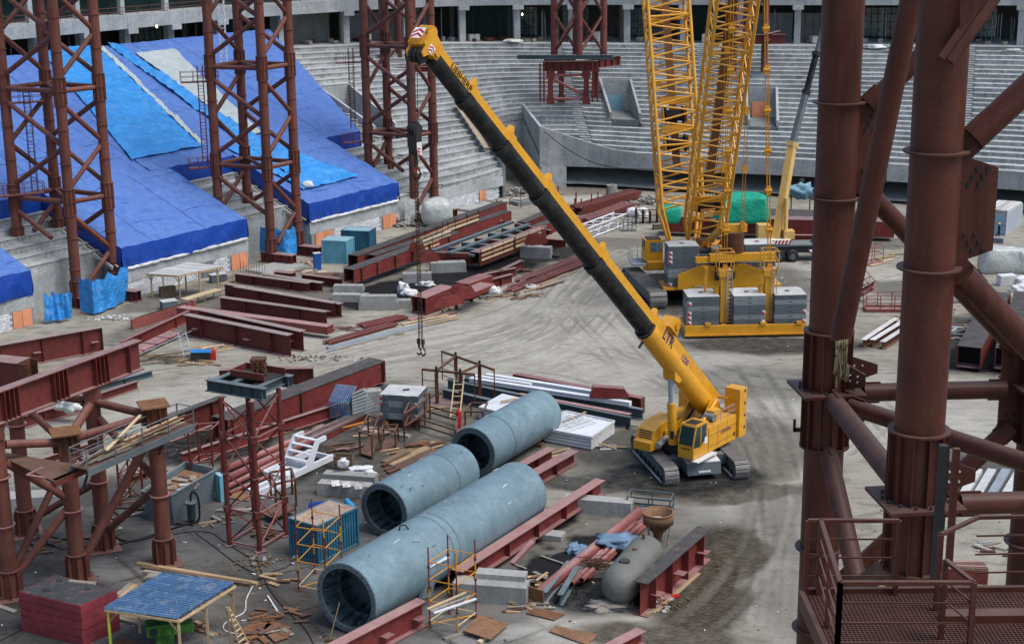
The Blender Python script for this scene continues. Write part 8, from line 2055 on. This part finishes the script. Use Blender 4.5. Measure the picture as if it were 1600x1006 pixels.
def curve(pts,n=6):
 P=[V(p) for p in pts];Q=[]
 for i in range(len(P)-1):
  p0=P[max(i-1,0)];p1=P[i];p2=P[i+1];p3=P[min(i+2,len(P)-1)]
  for k in range(n):t_=k/n;Q.append(.5*((2*p1)+(p2-p0)*t_+(2*p0-5*p1+4*p2-p3)*t_*t_+(3*p1-p0-3*p2+p3)*t_**3))
 return Q+[P[-1]]
pb=G(300,815)
hose('thick black hose looping over the drain pump',curve([pb+V((0,0,1.45)),pb+V((.1,0,2.1)),pb+V((.45,0,1.9)),pb+V((.55,0,1.0)),pb+V((.4,-.2,.1)),G(280,822,.06),G(250,832,.06),G(215,842,.06),G(185,850,.06)]),.07)
hose('second black hose running from the pump to the platform feet',curve([G(302,820,.05),G(290,819,.05),G(265,820,.05),G(235,838,.05),G(200,845,.05),G(178,838,.05)]),.06)
for k,(lb,pts) in enumerate((('thin cable curling across the foreground slab',((270,835),(300,830),(330,832),(350,845),(390,870),(420,880))),('thin cable running towards the pipe mouth',((305,832),(330,850),(370,880),(400,895))),('black cable left of the blue container',((402,908),(420,895),(440,888),(455,880),(460,870))),('long thin cable crossing the slab to the pipe',((400,870),(418,915),(445,950),(475,980),(490,1005))),('pale hose curling right of the blue roof',((395,915),(385,935),(382,955),(365,965),(350,975),(352,985),(372,990))),('grey cable along the left edge of the slab',((0,1000),(30,985),(60,968))),('cable by the tank and teal beams',((893,940),(905,915),(910,890),(925,860))))):hose(lb,curve([G(*p,.03) for p in pts]),.025 if k!=4 else .04,'cable' if k!=4 else 'white_dirty','cable','cable')
# ---------- right side, behind the near tower
t=T('site_cabin','grey blue site cabin with white framed corners and pale blue door','cabin',G(1555,366),0)
p0,p1,p2=G(1535,365),G(1572,368),G(1594.5,352.5);d=(p1-p0);w=p2-p1;hh=2.75
qs=[p0,p1,p1+w,p0+w]
for i in range(4):MB().bar(qs[i]+UP*hh/2,qs[(i+1)%4]+UP*hh/2,.1,hh).build('wall','shed_wall',t);MB().box(qs[i]+UP*(hh/2),(.22,.22,hh+.05)).build('corner_post','white_steel',t)
MB().prism([q+UP*(hh+.03) for q in qs],UP*.15).build('roof','white_dirty',t)
for k in range(5):c=lerp(qs[0],qs[1],.1+.2*k)+UP*(hh+.25);MB().bar(c+V((0,-.15,0)),c+w*.95,.5,.16).build('roof_board','white_dirty' if k%2 else 'litter',t)
c=lerp(p0,p1,.68);s=d.normalized();n_=V((s.y,-s.x,0));dr=MB().hexa([c+s*x+n_*y+UP*z for z in (.1,2.3) for x,y in ((-.55,.06),(.55,.06),(.55,.12),(-.55,.12))]).build('door','shed_door',t);MB().box(c+s*.42+n_*.15+UP*1.2,(.08,.08,.15)).build('handle','dark',dr)
text('БЫТОВКА',.3,'text_black',dr,parent_matrix(t).inverted()@mframe(c+n_*.14+UP*1.95,s,UP),ext=.003) if False else None
# person
def person(px,py,face):
 p=G(px,py);t=T('person','worker in dark blue jacket and yellow helmet walking past the cabin door','person',p,face)
 vs=[(0,0,.95),(0,0,1.2),(0,0,1.42),(0,0,1.52),(0,.12,.92),(.12,.13,.5),(.02,.13,.09),(.18,.13,.03),(0,-.12,.92),(-.06,-.13,.5),(-.28,-.13,.12),(-.14,-.13,.03),(0,.22,1.40),(-.10,.27,1.12),(.06,.26,.90),(0,-.22,1.40),(.06,-.27,1.12),(.24,-.25,.95)]
 es=[(0,1),(1,2),(2,3),(0,4),(4,5),(5,6),(6,7),(0,8),(8,9),(9,10),(10,11),(2,12),(12,13),(13,14),(2,15),(15,16),(16,17)]
 rr=[.17,.17,.18,.07,.12,.085,.055,.05,.12,.085,.055,.05,.08,.06,.05,.08,.06,.05]
 me=bpy.data.meshes.new('body');me.from_pydata(vs,es,[]);o=bpy.data.objects.new('body',me);COL.objects.link(o);o.parent=t;me.materials.append(M['navy'])
 md=o.modifiers.new('skin','SKIN');lay=me.skin_vertices[0] if me.skin_vertices else None
 if lay is None:
  bpy.context.view_layer.objects.active=o
 for k,sv in enumerate(me.skin_vertices[0].data):sv.radius=(rr[k]*(.8 if k<3 else 1),rr[k]);sv.use_root=(k==0)
 o.modifiers.new('sub','SUBSURF').levels=1;o.modifiers['sub'].render_levels=1
 hd=lump(MB(),(0,0,1.63),(.095,.085,.12),2,rough=.02,n=14,m=10).build('head','skin',t,False);MB().box((.1,0,1.62),(.04,.03,.04)).build('nose','skin',hd,False)
 MB().lathe((0,0,1.64),(0,0,1.80),[(0,.17),(.05,.135),(.5,.125),(.8,.08),(1,0)],16).build('helmet','helmet',t,False);MB().b2((-.16,-.19,1.25),(-.12,.19,1.42)).build('back_patch','red_clean',t,False)
 for q in ((.08,.26,.84),(.28,-.25,.9)):
  hb=lump(MB(),q,(.045,.03,.06),3,rough=.05,n=10,m=6).build('hand','skin',t,False)
  for k in range(5):MB().cyl((q[0]+.02*(k-2),q[1],q[2]-.03),(q[0]+.025*(k-2)+.01,q[1],q[2]-.10-.01*(2-abs(k-2))),.009,n=5).build('finger','skin',hb,False)
person(1560,370.5,R_(-15))
t=T('steel_trough','dark grey ribbed trough lying before the cabin','trough',G(1555,379),R_(-22));MB().b2((-.9,-.35,0),(.9,.35,.55)).build('body','bin_grey',t,False)
for k in range(4):MB().b2((-.9+k*.58,-.39,.02),(-.84+k*.58,-.352,.52)).build('rib','grey_paint',t,False)
MB().b2((-.95,-.4,.56),(.95,.4,.62)).build('lid','galv',t,False)
for k,(q,r,lb,m) in enumerate((((1540,390),(.5,.5,.9),'white barrel shaped bag left of the ribbed trough','plastic_white'),((1565,425),(2.6,1.2,1.6),'large bale under pale sheet right of the near tower','sheet_clear'),((1610,425),(2.0,1.2,1.5),'second sheeted bale at the right edge','sheet_clear'),((1595,445),(.9,.7,.5),'white sack at the right edge, upper one','plastic_white'),((1592,455),(.9,.6,.4),'white sack at the right edge, lower one','plastic_white'),((1500,470),(1.6,.9,.7),'dirty white sheet heap between the near columns','white_dirty'),((1515,305),(1.5,.8,.8),'white rubble bag behind the cabin','white_dirty'))):sack(*q,r,lb,m,70+k,name='sack',group='sacks and bales at the right')
t=T('white_cabinet','small white steel cabinet near the sheeted bales','cabinet',G(1572,445),.2);MB().b2((-.9,-.5,0),(.9,.5,1.1)).build('body','white_steel',t,False);MB().b2((-.8,-.53,.1),(.8,-.51,1.0)).build('door','white_dirty',t,False)
cage('red steel basket lying between the near columns, upright one',1384,485,R_(-3),4.2,1.6,1.7,'red_pink','red baskets','steel_basket',3,True,.05,.35)
t=cage('red steel basket tipped on its side by the upright one',1352,470,R_(-40),2.6,1.3,1.8,'red_pink','red baskets','steel_basket',2,True,.05,.3);t.rotation_euler=(R_(25),R_(-35),R_(-40));t.location.z=.9
t=cage('red steel frame basket behind the near tower tubes',1355,412,R_(30),3.4,1.4,2.0,'red_pink',None,'steel_basket',2,True,.05,.2)
planks('planks and boards on the ground behind the red basket',[((1365,410),(1395,405)),((1370,404),(1398,399)),((1360,415),(1382,409)),((1390,397),(1420,396))],('wood_pale','wood'),w=.4)
for k,(a,b,lb) in enumerate((((1348,543),(1400,508),'pale topped beam in the trio behind the near column, left one'),((1362,543),(1412,512),'pale topped beam in the trio behind the near column, middle one'),((1378,546),(1425,516),'pale topped beam in the trio behind the near column, right one'))):ground_beam(G(*a),G(*b),.75,.5,lb,'rust','steel beam','pale topped beams',0,top='white_dirty')
box_girder(G(1512,580),G(1560,490),1.9,2.1,'wide dark box girder with open end at the right, left half','red','black_top',z=.3,group='double box girder at right');box_girder(G(1572,583),G(1600,490),1.9,2.1,'wide dark box girder with open end at the right, right half','red','black_top',z=.3,group='double box girder at right')
timber_heap('mixed scrap timber and steel between the near columns',1510,520,3.2,3.0,34,3.2,52,('wood','wood_grey','rust','galv'),.6,'scrap_pile',(.1,.5));rubble('debris around the sheeted bales at the right',1560,470,5,3,60,7,(.1,.4),('litter','wood_grey','rubble'),.4);rubble('small litter behind the near columns',1440,480,5,4,50,8,(.05,.25),('litter','wood_grey'),.1)
t=T('steel_frame_piece','grey channel frame leaning on the scrap between the near columns','steel channel',G(1510,545));MB().bar(G(1502,545,.2),G(1525,512,1.4),.45,.3).build('web','galv',t)
t=T('beam_bundle','bundle of pale grey square beams beyond the near column foot','steel stack',G(1520,790))
for k in range(5):MB().bar(G(1480+k*22,782,.35),G(1506+k*22,738,.35),.6,.6).build('beam',('cweight','white_dirty','cweight_light','galv','cweight')[k],t)
t=T('pallet_box','red brown crate with boards below the near tower right','crate',G(1510,905));MB().box((0,0,.45),(2.3,1.2,.9),-.15).build('body','red',t,False)
for k in range(4):MB().box((0,-.45+k*.3,.95),(2.2,.22,.06),-.15+.04*k).build('board','red_pink' if k%2 else 'wood_dark',t,False)
plate('brown board lying on the ground behind the near column',((1366,920),(1372,880),(1384,885),(1380,925)),'wood')
# plastic sheets and litter in the stands, planks on the end wall
for k,(s_,t_,lb,m,r) in enumerate(((sF+3,.98,'crumpled plastic sheets on the concourse edge above the ramp','sheet_clear',(1.6,.8,.3)),(_cum[7]+12,.95,'white plastic sheets on the top steps behind the near columns','plastic_white',(1.8,.9,.3)),(_cum[7]+20,.8,'pink and white litter heap on the steps between near columns','litter',(1.5,.7,.2)),(_cum[8]-2,.93,'white litter on the upper steps at the right','plastic_white',(1.3,.6,.2)),(_cum[8]+1,.86,'pale litter lower on the right steps','litter',(1.0,.5,.2)))):
 p=bowl(s_,t_);o=lump(MB(),(0,0,.25),r,80+k,rough=.45,n=16,m=8).build('litter_heap',m);o.location=p+UP*.35;tag(o,lb,'litter','litter heaps in the stand')
mb=MB();r=random.Random(17)
for k in range(420):
 s_=r.uniform(sF+2,sEnd-12);t_=(int(r.random()**.6*NROW)+r.uniform(.25,.8))/NROW;p=bowl(s_,t_);rise=(bowl(s_,1).z-bowl(s_,0).z)/NROW
 mb.box((p.x,p.y,0+bowl(s_,math.floor(t_*NROW)/NROW).z+rise+.06),(r.uniform(.1,.45),r.uniform(.08,.3),r.uniform(.03,.12)),r.uniform(0,3),(r.uniform(-.2,.2),r.uniform(-.2,.2)))
o=mb.build('litter','litter');tag(o,'small litter scattered over the bare concrete steps','litter',kind='stuff')
mb=MB();mb2=MB()
for k in range(700):
 p=G(r.uniform(0,1600),300+700*r.random()**.8);s_=r.uniform(.03,.11)*(1 if p.x<5 or p.x>20 else .6)
 (mb if r.random()<.6 else mb2).box((p.x,p.y,.03),(s_*r.uniform(1,3),s_,s_*.4),r.uniform(0,3),(r.uniform(-.3,.3),0))
tag(mb.build('debris','litter'),'small pale scraps and stones scattered over the yard','debris',kind='stuff');tag(mb2.build('debris','wood_dark'),'small dark scraps of wood scattered over the yard','debris',kind='stuff')
t=T('plank_bundle','bundle of planks lying on the end wall of the left stand','planks',bowl(sE-1.5,.3))
for k in range(6):MB().bar(bowl(sE-.8-k*.22,.12)+UP*(1.0+.05*k),bowl(sE-.8-k*.22,.46)+UP*(1.0+.05*k),.18,.08).build('plank','wood_grey' if k%2 else 'wood',t)
ladder('wooden ladder leaning on the block wall behind the wrapped vessel',(726,325),(712,308),.5,'wood_grey',0,3.2,9,off=DD*.55)
# sagging cable along the ramp wall
p=bowl(sF+1,0);q=bowl(_cum[6]+3,0);hose('sagging black cable along the front beam of the far stand',[lerp(V((p.x,p.y-.3,8.0)),V((q.x,q.y-.3,3.2)),i/20)-UP*(3.5*math.sin(math.pi*i/20)*(1-i/30)) for i in range(21)],.06)

# clutter behind the left platform
ground_beam(G(38,668),G(158,634),1.0,.5,'dark red beam on the ground seen through the left platform','red','steel beam',None,2)
sack(108,640,(.9,.5,.5),'crumpled grey plastic on the dark beam behind the left platform','sheet_clear',90,z=1.0)
block('grey concrete footing block behind the rear platform column',62,792,(4.2,1.6,1.0),.15)
ground_beam(G(85,700),G(205,668),.5,.35,'thin pale beam lying behind the left platform','teal_beam','steel beam',None,0)
for k,(x,y,lb) in enumerate(((188,790,'left thin red trestle behind the platform columns'),(300,770,'right thin red trestle beside the grey skip bin'))):
 t=T('thin_trestle',lb,'trestle',G(x,y));b_=G(x,y)
 for dx,dy in ((0,0),(1.5,.4),(.3,1.6),(1.8,2.0)):MB().bar(b_+V((dx,dy,0)),b_+V((dx,dy,4.6)),.13,.13,(0,1,0)).build('leg','red',t)
 for z0,z1 in ((.2,2.2),(2.2,4.4)):MB().bar(b_+V((0,0,z0)),b_+V((1.5,.4,z1)),.07,.07).build('brace','rust',t);MB().bar(b_+V((1.5,.4,z0)),b_+V((0,0,z1)),.07,.07).build('brace','rust',t)
 for z0 in (.2,2.2,4.5):
  for u,v in (((0,0),(1.5,.4)),((.3,1.6),(1.8,2.0)),((0,0),(.3,1.6)),((1.5,.4),(1.8,2.0))):MB().bar(b_+V((*u,z0)),b_+V((*v,z0)),.09,.09).build('strut','red',t)
# ---------- more scrap and clutter between the steel
for k,(lb,x,y,rx,ry,n,L,m,hz,ang) in enumerate((
 ('rusty offcuts heaped behind the white assembly',540,700,1.6,1.0,16,1.6,('rust','wood_dark','red'),.4,.6),('scrap steel strips beside the low rusty box frame',650,700,2.0,1.0,18,2.2,('rust','wood','rust_orange'),.3,.5),
 ('loose boards and bars left of the ballast stack',590,676,1.6,.8,12,1.8,('wood','rust','wood_grey'),.3,.3),('tangle of rusty bars in front of the grey blocks',600,750,1.3,.7,12,1.5,('rust','wood_dark'),.3,None),
 ('dark scrap under the long low girder',470,672,2.4,.9,16,1.6,('dark','rust','wood_grey'),.3,.7),('old boards on the slab beside the trestle tower',380,800,1.5,.9,12,1.4,('wood_grey','wood','rust'),.2,.2),
 ('small timber pieces between skip bin and trestle',345,815,1.2,.8,9,1.2,('wood','wood_grey'),.2,None),('planks dropped behind the plate girder row',330,545,2.0,.8,10,2.0,('wood_pale','wood'),.2,.4),
 ('scrap angles between the plate girders',420,478,3.0,.9,16,2.2,('wood_grey','rust','wood'),.3,.1),('boards along the foot of the block wall',395,440,3.2,.6,14,1.8,('wood','wood_grey'),.2,.9),
 ('timber and litter by the light blue container',470,425,2.4,.8,14,1.4,('wood','litter','rust'),.3,.5),('scrap plates at the end of the plate girders',530,515,1.8,.7,12,1.5,('rust','wood','red'),.3,.2),
 ('wood scraps on the road edge by the pale tyre',815,462,1.8,.8,13,1.5,('wood','rust_orange','wood_grey'),.3,None),('brown plates and boards near the stepped girder',785,465,2.0,.8,12,1.6,('rust_plate','wood','rust_orange'),.2,.3),
 ('steel offcuts in front of the deck grid',800,425,2.4,1.0,14,1.8,('red','rust','wood_grey'),.4,.5),('mixed bars near the tunnel slab',860,345,2.6,.8,14,2.2,('red','rust','wood_grey'),.4,.3),
 ('timber bits around the red bar stacks',960,352,2.6,.7,12,1.4,('wood','wood_grey','litter'),.2,None),('boards and wedges beside the long red beam',850,905,1.8,1.0,14,1.4,('wood_grey','wood','rust'),.2,None),
 ('splintered planks left of the blue container',440,905,1.0,.9,9,1.2,('wood','rust'),.15,None),('rust flakes and cut plates before the pipe mouth',440,965,1.6,1.1,14,1.1,('rust_orange','rust_plate','rust'),.2,None),
 ('lumber pieces beneath the blue roof shelter',300,985,1.6,.8,12,1.3,('wood','wood_grey','rust_orange'),.3,None),('scrap bars under the left platform',110,850,2.6,1.6,20,1.8,('wood_dark','rust','dark'),.3,None),
 ('boards near the rear platform feet',215,800,1.8,1.0,14,1.6,('wood_grey','rust','dark'),.4,None),('planks and angle scraps by the white panels',945,700,1.6,.5,10,1.3,('wood','white_dirty','wood_grey'),.15,None),
 ('wood and strapping beside the tall rusty frame',665,640,1.8,.7,13,1.4,('wood','rust','wood_grey'),.2,None),('cut timbers beside the red steel baskets',1420,500,2.0,1.2,12,1.8,('wood','wood_grey','rust'),.3,None),
 ('small steel and wood near the truck crane',1300,425,2.4,.8,10,1.4,('wood','rust'),.2,None),('scrap strewn below the near tower right',1560,860,1.8,1.2,12,1.3,('wood_grey','rust','litter'),.2,None))):
 timber_heap(lb,x,y,rx,ry,n,L,200+k,m,hz,'scrap_pile',(.06,.3),ang)
for k,(lb,x,y,rx,ry,n) in enumerate((('stones and litter near the tank',1035,945,1.5,1.2,40),('gravel and scraps round the grey blocks',590,770,2.5,1.2,50),('dust and chips below the front girder row',480,560,4,1.2,60),('broken concrete bits near the rusty gantry',640,620,3,1.2,50),('chips strewn by the trestle tower',400,880,2.5,1.5,50),('debris along the red slab pile',215,950,2.0,1.4,40))):rubble(lb,x,y,rx,ry,n,300+k,(.05,.2),('wood_dark','wood_dark','rubble') if k else ('wood_dark','rubble'),.08)
for k,(a,b,h,w,lb,m) in enumerate((((70,655),(215,607),.7,.45,'rusty beam lying across the yard behind the platform girder','red'),((150,612),(238,588),.55,.4,'grey beam poking out right of the platform girder','teal_beam'),((0,640),(70,618),.9,.5,'dark beam end at the left edge behind the platform','red'),((40,735),(150,700),.6,.5,'low red beam on the slab under the platform walkway','red'),((190,760),(260,735),.5,.4,'short rusty beam between platform columns and skip','rust'))):ground_beam(G(*a),G(*b),h,w,lb,m,'steel beam',None,1)
